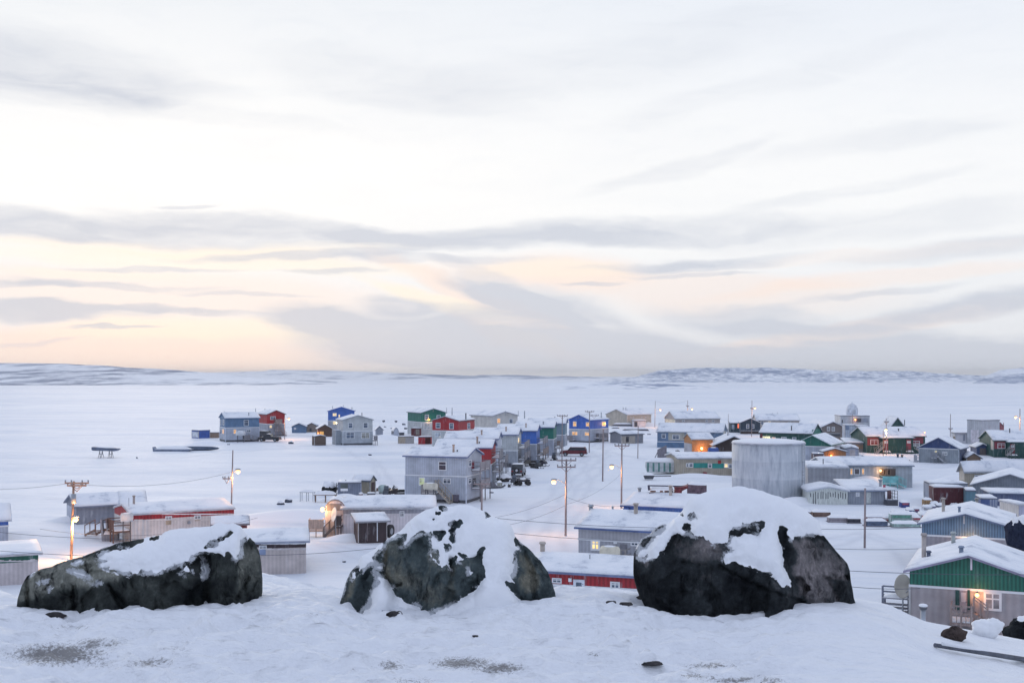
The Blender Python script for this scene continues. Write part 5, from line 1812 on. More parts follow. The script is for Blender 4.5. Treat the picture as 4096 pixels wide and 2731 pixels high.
# ---------------------------------------------------------------- the near houses between the boulders
h = House('house', 'long low blue fronted house under snow, behind the grey house with the yellow window', 'A4', (840, 1560), 1346, (.06, .15, .42), Rx=1720, Lm=8.0, th=-25, ridge='R', rise=0.9, group=LOW, fascia=(.06, .12, .34), corner=False)
h.flue(1410, 1310, 1152, 1.3, .17, paint((.42, .37, .33), .6)); h.flue(1030, 1180, 1160, 3.5, .16, GALV); h.flue(1494, 1302, 1284, 1.5, .14, NAVY and paint(NAVY)); h.panel('R', 885, 1390, 60, 50, paint((.03, .09, .33)), 'blue_barrel', .5)
h = House('house', 'grey house with one bright yellow window in front of the blue fronted house', 'B4', (985, 928), 500, (.37, .38, .42), Rx=2150, Lm=7.4, th=-24, ridge='R', rise=1, split=640, up=(.40, .40, .43), group=LOW, fascia=(.08, .13, .30), corner=False,
          wins=[('R', 1198, 718, 118, 146, lit_glass((1, .72, .28), 1.3), WHITE, 2, 'window', .16), ('R', 1690, 696, 100, 76, None, WHITE, 2), ('R', 1448, 688, 44, 30, WHITE, WHITE, 0)])
h.flue(1738, 450, 250, 1.1, .17, paint((.42, .37, .33), .6)); h.flue(1832, 430, 412, 1.2, .15, paint(NAVY)); h.flue(1143, 275, 240, 3.6, .18, GALV); h.flue(1430, 285, 262, 3.7, .08, GALV)
h.deck('R', 1480, 1640, 905, 1.2, wood((.33, .31, .30))); h.door('R', 1550, 800, 80, 190, paint((.22, .22, .25)))
t_ = h.root
tank('cream fuel tank with a pillow of snow beside the bright yellow window', 'B4', 1378, 925, 1.3, .5, -24, 1.45, 92.6, (.66, .62, .50))
h = House('house', 'low red house with white lower wall, between the middle and the biggest boulder', 'B4', (330, 1640), 1040, (.62, .66, .72), Rx=1960, Lm=6.6, th=-19, ridge='R', rise=.55, split=1196, up=siding(RED, .28, .25, .78), group=LOW, fascia=(.16, .20, .34), corner=False,
          wins=[('R', 715, 1162, 120, 72, None, WHITE, 2), ('R', 1445, 1222, 122, 100, None, WHITE, 2)])
h.door('R', 992, 1200, 140, 110, paint((.62, .66, .72))); h.panel('R', 992, 1214, 70, 64, GLASS, 'door_glass', .07); h.panel('R', 886, 1150, 36, 46, WHITE, 'satellite_dish', .2)
h.flue(535, 900, 712, 3.2, .16, paint((.42, .37, .33), .6)); h.flue(872, 945, 918, 2.8, .15, paint(NAVY)); h.flue(1145, 990, 880, 1.0, .04, GALV, False)

# ---------------------------------------------------------------- left foreground houses
h = House('house', 'grey ribbed metal shed house with snow roof behind the orange lit pole', 'B1', (960, 636), 396, siding((.24, .26, .31), .45, .22), Lx=838, Rx=1540, Lm=5.0, hint=38, ridge='R', rise=.9, group=SHED, cat='shed', fascia=(.2, .23, .3), corner=False)
h.flue(1424, 335, 285, 3, .10, GALV); h.panel('L', 890, 470, 84, 200, siding((.5, .54, .62), .45), 'side_panel', .04)
h = House('shed', 'low flat grey blue shed sticking out right of the ribbed metal shed', 'B1', (1532, 610), 384, (.28, .33, .45), Rx=1815, Lm=3.0, th=21, roofkind='mono', ridge='R', rise=1.0, group=SHED, cat='shed', snow=.1, bare=paint((.28, .33, .43)))
h = House('house', 'red and white house with snow roof and brown steps, lit warm on its left end', 'B1', (1645, 830), 502, (.68, .64, .62), Lx=1436, Rx=2935, Lm=6.8, hint=32, ridge='R', rise=.6, split=566, up=siding(RED, .3, .12, .8), group=LOW, fascia=(.5, .52, .56), corner=False, trim=False, over=.12)
h.k = 'B2'
h.window('R', 232, 380, 84, 46, None, WHITE, 2); h.window('R', 595, 368, 84, 44, None, WHITE, 2); h.panel('R', 232, 432, 66, 52, wood((.45, .36, .27)), 'boarded_pane'); h.panel('R', 595, 402, 66, 22, wood((.6, .52, .44)), 'boarded_pane')
h.panel('R', 482, 434, 32, 34, GALV, 'meter_box', .25)
h.fringe('R', -200, 1052, 402, 16, paint((.68, .64, .62)), 3, False); h.fringe('R', -180, 1052, 330, 8, SNOW, 4)
h.k = 'B1'
h.deck('L', 1560, 1636, 660, 1.6, wood((.16, .09, .07))); h.stairs('L', 1580, 660, 1440, 822, 1.8, 1.0, wood((.2, .12, .09)))
h.flue(1686, 400, 262, 3.0, .11, paint((.36, .33, .32), .6)); h.flue(1610, 400, 285, 2.0, .03, GALV, False); h.flue(1940, 395, 384, 3.0, .1, DARKM)
tank('white fuel tank under snow at the left end of the red and white house', 'B1', 1590, 800, .9, .42, 20, 2.5, 106.6, (.6, .63, .66))
h = House('shed', 'small dark red shed with snow roof in front of the red and white house', 'B2', (795, 700), 463, (.16, .03, .03), Rx=1210, Lm=2.6, th=14, ridge='R', rise=.45, group=SHED, cat='shed', fascia=(.2, .18, .2))
h = House('house', 'pinkish beige house with dark brown eave band, right of the long boulder', 'B2', (1090, 1085), 700, (.52, .46, .44), Rx=1958, Lm=7.0, th=11, ridge='R', rise=.5, split=770, up=(.045, .026, .03), group=LOW, fascia=(.25, .28, .36), trim=False, corner=False,
          wins=[('R', 1416, 744, 96, 46, None, WHITE, 2)])
h.panel('R', 1412, 806, 80, 66, paint((.22, .28, .42)), 'boarded_pane')
h.fringe('R', 1100, 1950, 772, 26, paint((.58, .54, .54)), 5, False); h.fringe('R', 1100, 1950, 700, 10, SNOW, 6)
h = House('house', 'blue over grey house cut off by the left edge of the view', 'B1', (-636, 868), 596, GREY, Rx=104, Lm=6.0, th=25, ridge='R', rise=1.1, split=671, up=BLUE, group=LOW, fascia=(.5, .55, .62), corner=False)
h.flue(52, 655, 650, .5, .05)
h = House('house', 'pinkish beige house with frosted green eave band at the left edge', 'B1', (-1035, 1461), 1081, siding((.58, .52, .52), .3, .03), Rx=480, Lm=7.0, th=25, ridge='R', rise=.15, split=1170, up=siding((.02, .12, .08), .3, .42), group=LOW, fascia=(.5, .48, .5), trim=False, corner=False)
h.fringe('R', -600, 472, 1076, 40, paint((.62, .57, .57)), 8, False)
h = House('house', 'long pale trailer house with frosted grey eave band and one yellow window', 'B3', (580, 640), 284, PALE, Rx=1800, Lm=7.0, th=5, ridge='R', rise=.65, split=352, up=siding((.34, .35, .40), .35, .35), group=LOW, fascia=(.5, .52, .56), trim=False, corner=False, snow=.2,
          wins=[('R', 1036, 346, 66, 60, LIT, WHITE, 2), ('R', 1370, 352, 66, 82, glass((.12, .12, .15)), WHITE, 2)])
h.fringe('R', 600, 1780, 360, 22, paint((.70, .68, .70)), 9, False); h.fringe('R', 600, 1780, 286, 8, SNOW, 10)
h = House('porch', 'tall narrow round-topped porch lit orange, at the left end of the trailer house', 'B3', (338, 640), 306, siding((.60, .55, .57), .3, .05), Rx=576, Rm=1.9, Lm=3.0, th=4, roofkind='barrel', ridge='L', rise=.95, group=SHED, cat='porch', over=.04, snow=.06, fascia=(.30, .27, .26), corner=False, bare=siding((.22, .19, .19)))
h.panel('R', 460, 260, 200, 90, siding((.24, .21, .21)), 'gable_panel', .03); h.lamp('R', 306, 288, 150, .22, BULBW)
h.deck('R', 480, 574, 500, 1.5, wood((.10, .08, .08))); h.stairs('R', 480, 500, 335, 655, .4, 1.0, wood((.14, .11, .10)))
h.deck('R', 130, 335, 552, 1.3, wood((.50, .38, .32)))
h = House('shed', 'dark brown double door shed with a clean snow roof in front of the trailer house', 'B3', (780, 748), 465, (.045, .028, .03), Lx=722, Rx=1172, Lm=2.6, hint=35, roofkind='mono', ridge='R', rise=.35, group=SHED, cat='shed', fascia=(.3, .3, .32), corner=False)
h.panel('R', 1038, 590, 12, 250, WHITE, 'door_trim', .04); h.panel('R', 908, 590, 8, 250, paint((.2, .16, .16)), 'door_trim', .03); h.panel('R', 784, 600, 12, 280, paint((.5, .48, .47)), 'door_trim', .04); h.panel('R', 1166, 590, 10, 250, paint((.4, .38, .37)), 'door_trim', .04)
h = House('shed', 'grey metal box shed with a white hatch, left of the big grey house', 'A2', (1574, 1242), 1094, (.19, .22, .29), Rx=1836, Rm=4.4, Lm=3.4, hint=6, roofkind='flat', rise=0, group=SHED, cat='shed', over=.05, snow=.14)
h.panel('R', 1645, 1130, 84, 92, paint((.10, .12, .12)), 'hatch', .03); h.panel('R', 1645, 1162, 84, 28, SNOW, 'snow_ledge', .2)
h.flue(1664, 1085, 1050, 1.5, .07, DARKM, False)
h = House('shed', 'tan shed with pitched snow roof behind the grey metal box shed', 'A2', (1938, 1200), 1062, wood((.40, .36, .28)), Lx=1745, Rx=1998, Lm=4.2, hint=70, ridge='L', rise=.55, group=SHED, cat='shed', over=.2)
h.panel('R', 1972, 1130, 34, 100, wood((.09, .06, .06)), 'dark_door')
h = House('crate', 'tan plywood crate standing in the snow below the tan shed', 'A2', (1908, 1278), 1218, wood((.42, .36, .28)), Rx=1976, Rm=1.5, Lm=1.2, hint=8, roofkind='flat', rise=0, group='loose crates left of the big grey house', cat='crate', over=.01, snow=.1)

# ---------------------------------------------------------------- right: around the big tank
# the tank itself
g0 = rpos(*px('A5', 640, 1428), 143.0)
RT = 4.5
tx = root('storage_tank', 'huge pale ribbed steel storage tank with flat snowy top', 'storage tank', (g0.x + .05, 143.0 + RT, 0))
zt = H - (px('A5', 0, 684)[1] - HZ) / F * (143 + RT)


def tank_mat():
    mt, nt, bs = newmat('tank_steel')
    tc = nt.nodes.new('ShaderNodeTexCoord')
    sp = nt.nodes.new('ShaderNodeSeparateXYZ')
    nt.links.new(tc.outputs['Object'], sp.inputs[0])
    at = nt.nodes.new('ShaderNodeMath'); at.operation = 'ARCTAN2'
    nt.links.new(sp.outputs[0], at.inputs[0]); nt.links.new(sp.outputs[1], at.inputs[1])
    cv = nt.nodes.new('ShaderNodeCombineXYZ')
    nt.links.new(at.outputs[0], cv.inputs[0])
    zz = nt.nodes.new('ShaderNodeMath'); zz.operation = 'MULTIPLY'
    nt.links.new(sp.outputs[2], zz.inputs[0]); zz.inputs[1].default_value = .03
    nt.links.new(zz.outputs[0], cv.inputs[1])
    n = noise_node(nt, 9.0, 6, .7, cv.outputs[0])
    n2 = noise_node(nt, .35, 5, .6, tc.outputs['Object'])
    wv = nt.nodes.new('ShaderNodeTexWave')
    wv.inputs['Scale'].default_value = 22.0
    nt.links.new(cv.outputs[0], wv.inputs['Vector'])
    c = ramp(nt, n.outputs['Fac'], [(.3, (.36, .40, .46)), (.5, (.58, .62, .66)), (.72, (.72, .74, .77))])
    c2 = ramp(nt, n2.outputs['Fac'], [(.35, (.82, .84, .87)), (.65, (1.05, 1.05, 1.05))])
    ml = nt.nodes.new('ShaderNodeVectorMath'); ml.operation = 'MULTIPLY'
    nt.links.new(c, ml.inputs[0]); nt.links.new(c2, ml.inputs[1])
    nt.links.new(ml.outputs[0], bs.inputs['Base Color'])
    bs.inputs['Roughness'].default_value = .55
    bump(nt, bs, wv.outputs['Fac'], .35, .04)
    return mt


b = MB(); b.lathe((0, 0, 0), [(RT, -1), (RT, zt * .37), (RT + .02, zt * .37 + .03), (RT, zt * .37 + .06), (RT, zt * .68), (RT + .02, zt * .68 + .03), (RT, zt * .68 + .06), (RT, zt - .12)], 72)
b.build('shell', tank_mat(), tx)
b = MB(); b.lathe((0, 0, 0), [(RT + .06, zt - .14), (RT + .06, zt)], 72)
b.build('rim', paint((.45, .48, .54), .5), tx)
b = MB(); b.lathe((0, 0, 0), [(RT + .02, zt + .003), (RT - .1, zt + .16), (RT * .6, zt + .38), (0.05, zt + .5)], 72)
b.build('snow_cap', SNOW, tx)
b = MB()
for dx in (-.2, .2):
    b.bar((RT * .83 + dx, -RT * .60 + dx * .9, 0), (RT * .83 + dx, -RT * .60 + dx * .9, zt), .05)
for i in range(int(zt / .4)):
    b.bar((RT * .83 - .2, -RT * .60 - .18, .3 + i * .4), (RT * .83 + .2, -RT * .60 + .18, .3 + i * .4), .03)
b.build('ladder', GALV, tx)

h = House('house', 'tall grey ribbed annex pressed against the right side of the big tank', 'A5', (1042, 1308), 1008, siding((.33, .34, .37), .5, .12), Rx=1545, Lm=7.0, th=-6, roofkind='mono', ridge='R', rise=.25, group=SHED, cat='annex', over=.15, snow=.24, corner=False, fascia=(.5, .52, .57))
h.flue(1237, 1000, 895, 1.5, .06, DARKM, False)
h = House('house', 'long grey house with warm windows and a teal porch rail, right of the tank', 'A6', (-300, 1130), 890, (.37, .41, .45), Rx=706, Lm=8.0, th=-3, ridge='R', rise=.75, group=LOW, fascia=(.22, .27, .34), snow=.2, pitch=.5,
          wins=[('R', 16, 955, 34, 76, LITO, WHITE, 0), ('R', 78, 955, 66, 76, glass((.14, .13, .14)), WHITE, 0), ('R', 148, 955, 34, 76, LITO, WHITE, 0)])
h.panel('R', 428, 972, 184, 98, wood((.14, .11, .10)), 'porch_recess', .03); h.window('R', 392, 960, 38, 70, glass((.03, .03, .03)), wood((.2, .17, .15)), 0); h.window('R', 444, 962, 38, 70, glass((.03, .03, .03)), wood((.2, .17, .15)), 0)
h.lamp('R', 343, 944, 45, .18, BULBW); h.deck('R', 340, 515, 1085, 1.5, paint((.20, .50, .50), .6)); h.stairs('R', 515, 1075, 604, 1120, .5, 1.0, paint((.20, .50, .50), .6))
h.flue(559, 890, 768, 3, .14, NAVY and paint((.06, .07, .10))); h.flue(609, 888, 778, 3, .14, paint((.06, .07, .10))); h.flue(688, 865, 835, 3.5, .12, DARKM)
h = House('shed', 'pale gable-fronted plank shed with dark gaps between boards and thick snow roof', 'A5', (1050, 1466), 1300, wood((.66, .70, .66)), Rx=1540, Lm=5.5, th=-4, ridge='L', rise=.45, group=SHED, cat='shed', over=.25, snow=.24, fascia=(.5, .54, .6), corner=False)
b = MB()
rr = random.Random(4)
for i in range(15):
    t = .25 + i * (h.A - .5) / 14 + rr.uniform(-.05, .05)
    z1 = h.ze * rr.uniform(.85, 1.0)
    z0 = h.ze * rr.choice([.05, .1, .45, .6, .55])
    b.box(t - .045, t + .045, -.012, -.004, z0, z1)
b.build('board_gaps', DARKM, h.root)
h = House('house', 'low grey utility building with a white window and pale door, behind a bare pole', 'A6', (-25, 1332), 1176, (.27, .30, .35), Rx=402, Lm=7.0, th=-4, roofkind='mono', ridge='R', rise=.55, group=SHED, cat='building', snow=.2, fascia=(.25, .3, .4), corner=False,
          wins=[('R', 86, 1216, 44, 50, paint((.66, .68, .74)), WHITE, 0)])
h.door('R', 212, 1254, 48, 126, paint((.50, .54, .52))); h.flue(354, 1150, 1060, 1.0, .17, GALV); h.panel('R', 388, 1120, 26, 30, paint((.4, .08, .12)), 'red_can', .2)
h = House('trailer', 'steel frame platform with a dark motor, beside the low grey utility building', 'A6', (424, 1346), 1290, DARKM, Rx=548, Rm=3.4, Lm=1.6, hint=2, roofkind='flat', rise=0, group=SHED, cat='platform', over=.02, snow=.06, corner=False)
b = MB()
q = h.A / 1.0
for t in (.03, .5, .97):
    for yy in (.06, 1.0):
        b.bar((t * q, yy, -.3), (t * q, yy, 1.75 if t > .3 else 1.2), .05)
for z in (1.0, 1.4, 1.75):
    b.bar((.5 * q, .06, z), (.97 * q, .06, z), .04); b.bar((.5 * q, 1.0, z), (.97 * q, 1.0, z), .04)
b.build('frame', DARKM, h.root)
b = MB(); b.cyl((.34 * q, .5, .8), (.34 * q, .5, 1.65), .26, 14); b.sphere((.34 * q, .5, 1.65), .26, .26, .14)
b.build('motor', paint((.10, .05, .06)), h.root)

# ---------------------------------------------------------------- right: far rank
h = House('house', 'dark navy gabled cottage with two pale windows behind a tall lamp pole', 'A5', (196, 584), 442, (.018, .045, .075), Rx=440, Rm=5.1, Lm=7.0, hint=-8, ridge='L', rise=1.05, group=LOW, fascia=(.05, .07, .12), wins=[('R', 285, 485, 36, 54), ('R', 349, 485, 36, 54)])
h.panel('R', 318, 540, 240, 8, paint((.4, .42, .45)), 'trim_band'); h.panel('R', 318, 565, 238, 26, DKBROWN and paint(DKBROWN), 'dark_base', .03)
h = House('porch', 'small dark entrance lean-to with a red lit door, left of the navy cottage', 'A5', (72, 560), 448, (.03, .06, .08), Rx=188, Rm=2.6, Lm=4.0, hint=-4, roofkind='mono', ridge='R', rise=.4, group=SHED, cat='porch')
h.panel('R', 168, 480, 22, 54, emis((1, .22, .12), .9, 'lit_door'), 'lit_door'); h.panel('R', 100, 490, 34, 60, paint((.34, .4, .46)), 'side_panel')
h = House('house', 'long beige house with a low snow roof behind the navy cottage', 'A5', (398, 540), 410, (.48, .43, .40), Rx=930, Lm=8.0, th=-4, ridge='R', rise=1.5, group=LOW, fascia=(.3, .32, .36), wins=[('R', 558, 442, 38, 50, lit_glass((1, .85, .62), .8)), ('R', 468, 444, 34, 44), ('R', 806, 440, 34, 30)])
h.panel('R', 420, 470, 40, 110, paint((.04, .05, .07)), 'dark_end', .03); h.flue(602, 340, 318, 4, .07); h.flue(660, 340, 316, 4, .07)
h = House('house', 'dark green house with a brightly lit yellow window just above the big tank', 'A5', (1090, 742), 578, DKGREEN, Lx=440, Rx=1210, Rm=7.6, hint=60, ridge='L', rise=1.9, group=LOW, fascia=(.04, .07, .09), wins=[('L', 520, 632, 96, 50, lit_glass((1, .88, .42), 1.2), WHITE, 2), ('L', 612, 634, 50, 30, lit_glass((1, .42, .2), .9), WHITE, 0), ('L', 740, 632, 66, 30, None, WHITE, 2), ('L', 870, 636, 50, 30, None, WHITE, 0)])
h.lamp('L', 545, 652, 60, .2, emis((1, .9, .35), 5.0), (1, .8, .35)); h.panel('L', 456, 616, 30, 84, paint((.14, .03, .04)), 'red_end', .03); h.panel('R', 1150, 560, 110, 70, siding(GREEN), 'green_gable', .03); h.flue(800, 545, 478, 3, .12, DARKM); h.flue(1025, 640, 560, .8, .1, DARKM)
h = House('house', 'green over grey gabled house half hidden by the big tank', 'A5', (1320, 960), 722, GREY, Lx=880, Rx=1475, Lm=8.0, hint=62, ridge='R', rise=1.5, split=742, up=GREEN, group=LOW, fascia=(.06, .2, .18))
h = House('shed', 'brown wooden shed with an orange glowing lamp at its corner, right of the big tank', 'A5', (1240, 985), 805, wood((.30, .16, .08)), Rx=1518, Rm=5.2, Lm=3.0, hint=-4, ridge='L', rise=.5, group=SHED, cat='shed', corner=False)
h.lamp('R', 1330, 850, 60, .16, emis((1, .33, .08), 4.0), (1, .4, .12)); h.panel('R', 1300, 812, 12, 70, wood((.3, .18, .1)), 'post', .1)  # wall lamp added to stand in for an orange glint
h = House('shed', 'dark reddish low shed between the big tank and the brown wooden shed', 'A5', (1112, 990), 836, wood((.13, .09, .10)), Rx=1240, Rm=2.6, Lm=2.0, hint=-4, roofkind='flat', rise=0, group=SHED, cat='shed', over=.04, snow=.15)
h = House('shed', 'snow-covered boxy cabin in pale canvas behind the brown wooden shed', 'A5', (1500, 960), 775, paint((.33, .35, .43)), Rx=1676, Rm=3.6, Lm=4.5, hint=-6, ridge='L', rise=.3, group=SHED, cat='cabin', over=.06, snow=.4)
h.panel('R', 1600, 830, 70, 100, paint((.46, .42, .42)), 'canvas_panel', .03)
h = House('shed', 'snowed-in low roof peeking above the long grey house', 'A5', (1640, 960), 892, GREYD, Rx=1800, Rm=3.4, Lm=3.0, hint=-4, ridge='L', rise=.5, group=SHED, cat='shed', over=.3, snow=.15)
h = House('house', 'plain brown gabled cottage left of the radar dome building', 'A5', (1212, 650), 498, wood((.22, .19, .18)), Lx=1010, Rx=1448, Rm=5.4, hint=0, ridge='L', Lm=9.0, rise=1.2, group=LOW, fascia=(.2, .2, .24), wins=[('R', 1298, 516, 38, 56, glass((.26, .27, .27))), ('R', 1358, 518, 38, 56, glass((.26, .27, .27)))])
h.panel('R', 1328, 590, 232, 36, DARKM, 'dark_base', .03); h.panel('R', 1328, 574, 234, 8, paint((.4, .42, .44)), 'trim_band', .06)
# radar dome building
h = House('radar_station', 'boxy white building with a frosted radar dome on its roof, on the horizon at right', 'A5', (1450, 640), 358, (.50, .54, .58), Rx=1815, Rm=7.6, Lm=6.0, hint=-2, roofkind='flat', rise=0, cat='radar station', over=.05, snow=.12, corner=False)
h.panel('R', 1700, 410, 200, 52, siding(GREYD), 'dark_upper_panel', .04); h.panel('R', 1678, 408, 60, 46, DARKM, 'window_band', .06); h.panel('R', 1755, 405, 36, 36, paint((.3, .36, .45)), 'window_band', .06); h.panel('R', 1472, 422, 14, 40, DARKM, 'slot_window', .04)
h.lamp('R', 1632, 400, 30, .18, emis((1, .35, .1), 4.0), (1, .4, .15))
s_ = .31881 * h.P.y / F
b = MB()
cxx = (1632 - 1450) * s_
b.lathe((cxx, 3.0, h.ze), [(66 * s_, .0), (72 * s_, 40 * s_), (74 * s_, 70 * s_), (68 * s_, 105 * s_), (52 * s_, 132 * s_), (28 * s_, 150 * s_), (8 * s_, 157 * s_), (5 * s_, 172 * s_), (1 * s_, 178 * s_)], 28)
dm = b.build('radar_dome', paint((.60, .64, .70), .6, 0, .15, .8), h.root)
b = MB()
for i in range(10):
    t = i * math.pi / 5
    q = 75 * s_
    b.bar((cxx + math.cos(t) * 67 * s_, 3 + math.sin(t) * 67 * s_, h.ze), (cxx + math.cos(t) * q, 3 + math.sin(t) * q, h.ze + 70 * s_), .05)
b.build('panel_ribs', paint((.40, .44, .52)), dm)
h = House('trailer', 'pale corrugated trailers parked below the radar dome', 'A5', (1505, 680), 478, siding((.46, .51, .58), .6), Rx=1660, Rm=4.6, Lm=2.5, hint=-2, roofkind='flat', rise=0, group=SHED, cat='trailer', snow=.2, over=.04)
h.panel('R', 1535, 500, 50, 60, paint((.2, .26, .36)), 'dark_end', .04)
h = House('trailer', 'grey ribbed container trailer to the right of the pale one below the radar dome', 'A5', (1680, 690), 492, siding((.34, .39, .47), .6), Rx=1790, Rm=4.2, Lm=2.5, hint=-2, roofkind='flat', rise=0, group=SHED, cat='trailer', snow=.25, over=.2)
h = House('shed', 'long low brown and grey walled shed under a broad snow roof, mid right', 'A5', (1518, 818), 696, wood((.24, .22, .23)), Rx=1790, Lm=6.0, th=-8, roofkind='mono', ridge='R', rise=.5, group=SHED, cat='shed', snow=.24)
h.panel('R', 1700, 742, 120, 56, wood((.26, .19, .14)), 'brown_panel', .03)
for (lab, c, ev, Lx, Rx, stair) in (('green house with red trimmed windows and twin outside stairs under a street lamp', (190, 752), 558, None, 852, True),
                                    ('green house with red trimmed windows at the right edge of the view', (1640, 790), 602, 1606, 2330, False)):
    h = House('house', lab, 'A6', c, ev, DKGREEN, Lx=Lx, Rx=Rx, Lm=8.0, th=(5 if stair else -4), ridge='R', rise=1.5, group='green houses with red trim', fascia=(.05, .1, .1), snow=.2, pitch=.4)
    o = c[0] - 190
    up = 0 if stair else 42
    h.panel('R', 265 + o - (10 if not stair else 0), 610 + up, 134, 90, paint((.22, .035, .05)), 'red_surround', .04)
    h.window('R', 276 + o, 622 + up, 90, 62, glass((.30, .31, .31)), WHITE, 2)
    b = MB(); t0, _ = h.on('R', 335 + o, 600); t1, _ = h.on('R', 680 + o, 600)
    b.box(t0, t1, -1.6, -.01, -.5, h.ze - .25)
    pc = b.build('porch_wall', siding(DKGREEN, .4), h.root)
    b = MB(); b.prism([(t0 - .3, h.ze - .28), (t1 + .3, h.ze - .28), (t1 + .3, h.ze - .14), (t0 - .3, h.ze - .14)], 'y', -2.1, .0)
    b.build('porch_roof', paint((.1, .14, .18)), pc)
    b = MB(); b.lump(t0 - .28, t1 + .28, -2.08, 0, h.ze - .136, .3, 8, 2); b.build('porch_snow', SNOW, pc)
    for q in (370, 630):
        ta, _ = h.on('R', q + o - 26, 650); tb, _ = h.on('R', q + o + 26, 650)
        b = MB(); b.box(ta, tb, -1.66, -1.605, .55, h.ze - .5); d_ = b.build('door', paint((.24, .05, .07)), pc)
        b = MB(); b.box(ta + .1, tb - .1, -1.69, -1.66, h.ze - 1.25, h.ze - .75); b.build('door_glass', paint((.6, .62, .66)), d_)
        b = MB(); b.lump(ta - .3, tb + .3, -2.6, -1.65, .45, .25, 5, q); b.build('step_snow', SNOW, pc)
    b = MB()
    for z in (.95, 1.5):
        b.bar((t0, -2.6, z), (t1, -2.6, z), .07)
    for i in range(9):
        t = t0 + (t1 - t0) * i / 8
        b.bar((t, -2.6, -.3), (t, -2.6, 1.5), .08)
    b.build('railing', wood((.05, .10, .09)), pc)
    if stair:
        h.panel('R', 770, 600, 130, 76, paint((.22, .035, .05)), 'red_surround', .04); h.window('R', 748, 640, 92, 66, glass((.36, .38, .40)), WHITE, 2)
        h.flue(543, 525, 470, 2.5, .11, DARKM); h.lamp('R', 846, 510, 18, .12, emis((1, .35, .15), 4.0), (1, .4, .15))
        h.stairs('R', 330, 665, 240, 745, 1.7, .9, wood((.34, .34, .34))); h.stairs('R', 690, 680, 790, 760, 1.7, .9, wood((.34, .34, .34)))
    else:
        h.lamp('R', 1818, 654, 80, .26, emis((1, .78, .3), 5.0)); h.stairs('R', 1820, 690, 1740, 765, 1.7, .9, wood((.34, .34, .34)))
        h.panel('L', 1622, 650, 30, 120, siding((.50, .48, .44)), 'cream_gable', .03)
        h.flue(1826, 520, 470, 2.5, .1, DARKM)
h = House('house', 'dark green gable triangle showing over the roof of the green and red house', 'A6', (440, 620), 474, DKGREEN, Rx=640, Rm=11, Lm=8.0, hint=-4, ridge='L', rise=2.6, group=LOW, fascia=(.3, .33, .36), over=.5, snow=.25)
h.flue(626, 465, 372, 1.0, .1, DARKM)
h = House('house', 'navy over grey gabled house with a yellow window and outside steps', 'A6', (1240, 874), 698, (.28, .32, .36), Lx=787, Rx=1330, Lm=8.4, hint=58, ridge='R', rise=1.75, split=704, up=(.03, .06, .17), group=LOW, fascia=(.12, .15, .22), over=.35,
          wins=[('L', 980, 738, 34, 46, lit_glass((1, .8, .3), 1.2)), ('L', 1082, 750, 56, 44, glass((.34, .36, .38)), WHITE, 2)])
h.deck('L', 935, 1010, 798, 1.3, wood((.26, .28, .32))); h.stairs('L', 1010, 775, 1120, 872, .3, .9, wood((.40, .42, .45))); h.panel('R', 1290, 780, 84, 150, siding((.04, .06, .12)), 'dark_side_panel', .03); h.deck('L', 745, 785, 830, 1.2, wood((.4, .42, .46)))
h = House('house', 'tall plain grey flat-topped building with a dark red end, beyond the navy gabled house', 'A6', (1505, 655), 378, (.44, .47, .51), Lx=1336, Rx=1706, Lm=4.2, hint=40, roofkind='flat', rise=0, group=SHED, cat='building', over=.08, snow=.1, corner=False, pitch=.6)
h.panel('L', 1425, 560, 90, 160, paint((.54, .53, .58)), 'garage_door', .05)
h = House('shed', 'dark red boxy shed behind the tall flat-topped building', 'A6', (1712, 640), 400, (.20, .03, .05), Rx=1752, Rm=2.4, Lm=4.0, hint=30, roofkind='mono', rise=-.8, ridge='L', group=SHED, cat='shed', snow=.08, over=.04)
h = House('shed', 'pale snow-plastered shed left of the tall flat-topped building', 'A6', (1200, 640), 522, siding((.50, .53, .58)), Rx=1335, Rm=6.0, Lm=4.0, hint=-10, roofkind='flat', rise=0, group=SHED, cat='shed', snow=.2)
h.panel('R', 1300, 570, 14, 70, paint((.14, .18, .26)), 'door', .04); h.panel('R', 1190, 580, 30, 50, wood((.3, .26, .2)), 'brown_panel', .04)
h = House('shed', 'small navy shed with open dark front and thick snow, lower right of the flat-topped building', 'A6', (1445, 772), 680, NAVY, Rx=1582, Rm=5.0, Lm=4.0, hint=-6, ridge='L', rise=.55, group=SHED, cat='shed', over=.3, snow=.24)
h.panel('R', 1515, 730, 70, 80, wood((.15, .13, .13)), 'doorway', .03)
h = House('shed', 'brown shed with pointed roof right of the navy gabled house', 'A6', (1330, 866), 800, wood((.20, .14, .10)), Rx=1490, Rm=6.0, Lm=3.5, hint=-6, ridge='L', rise=.75, group=SHED, cat='shed', snow=.2)

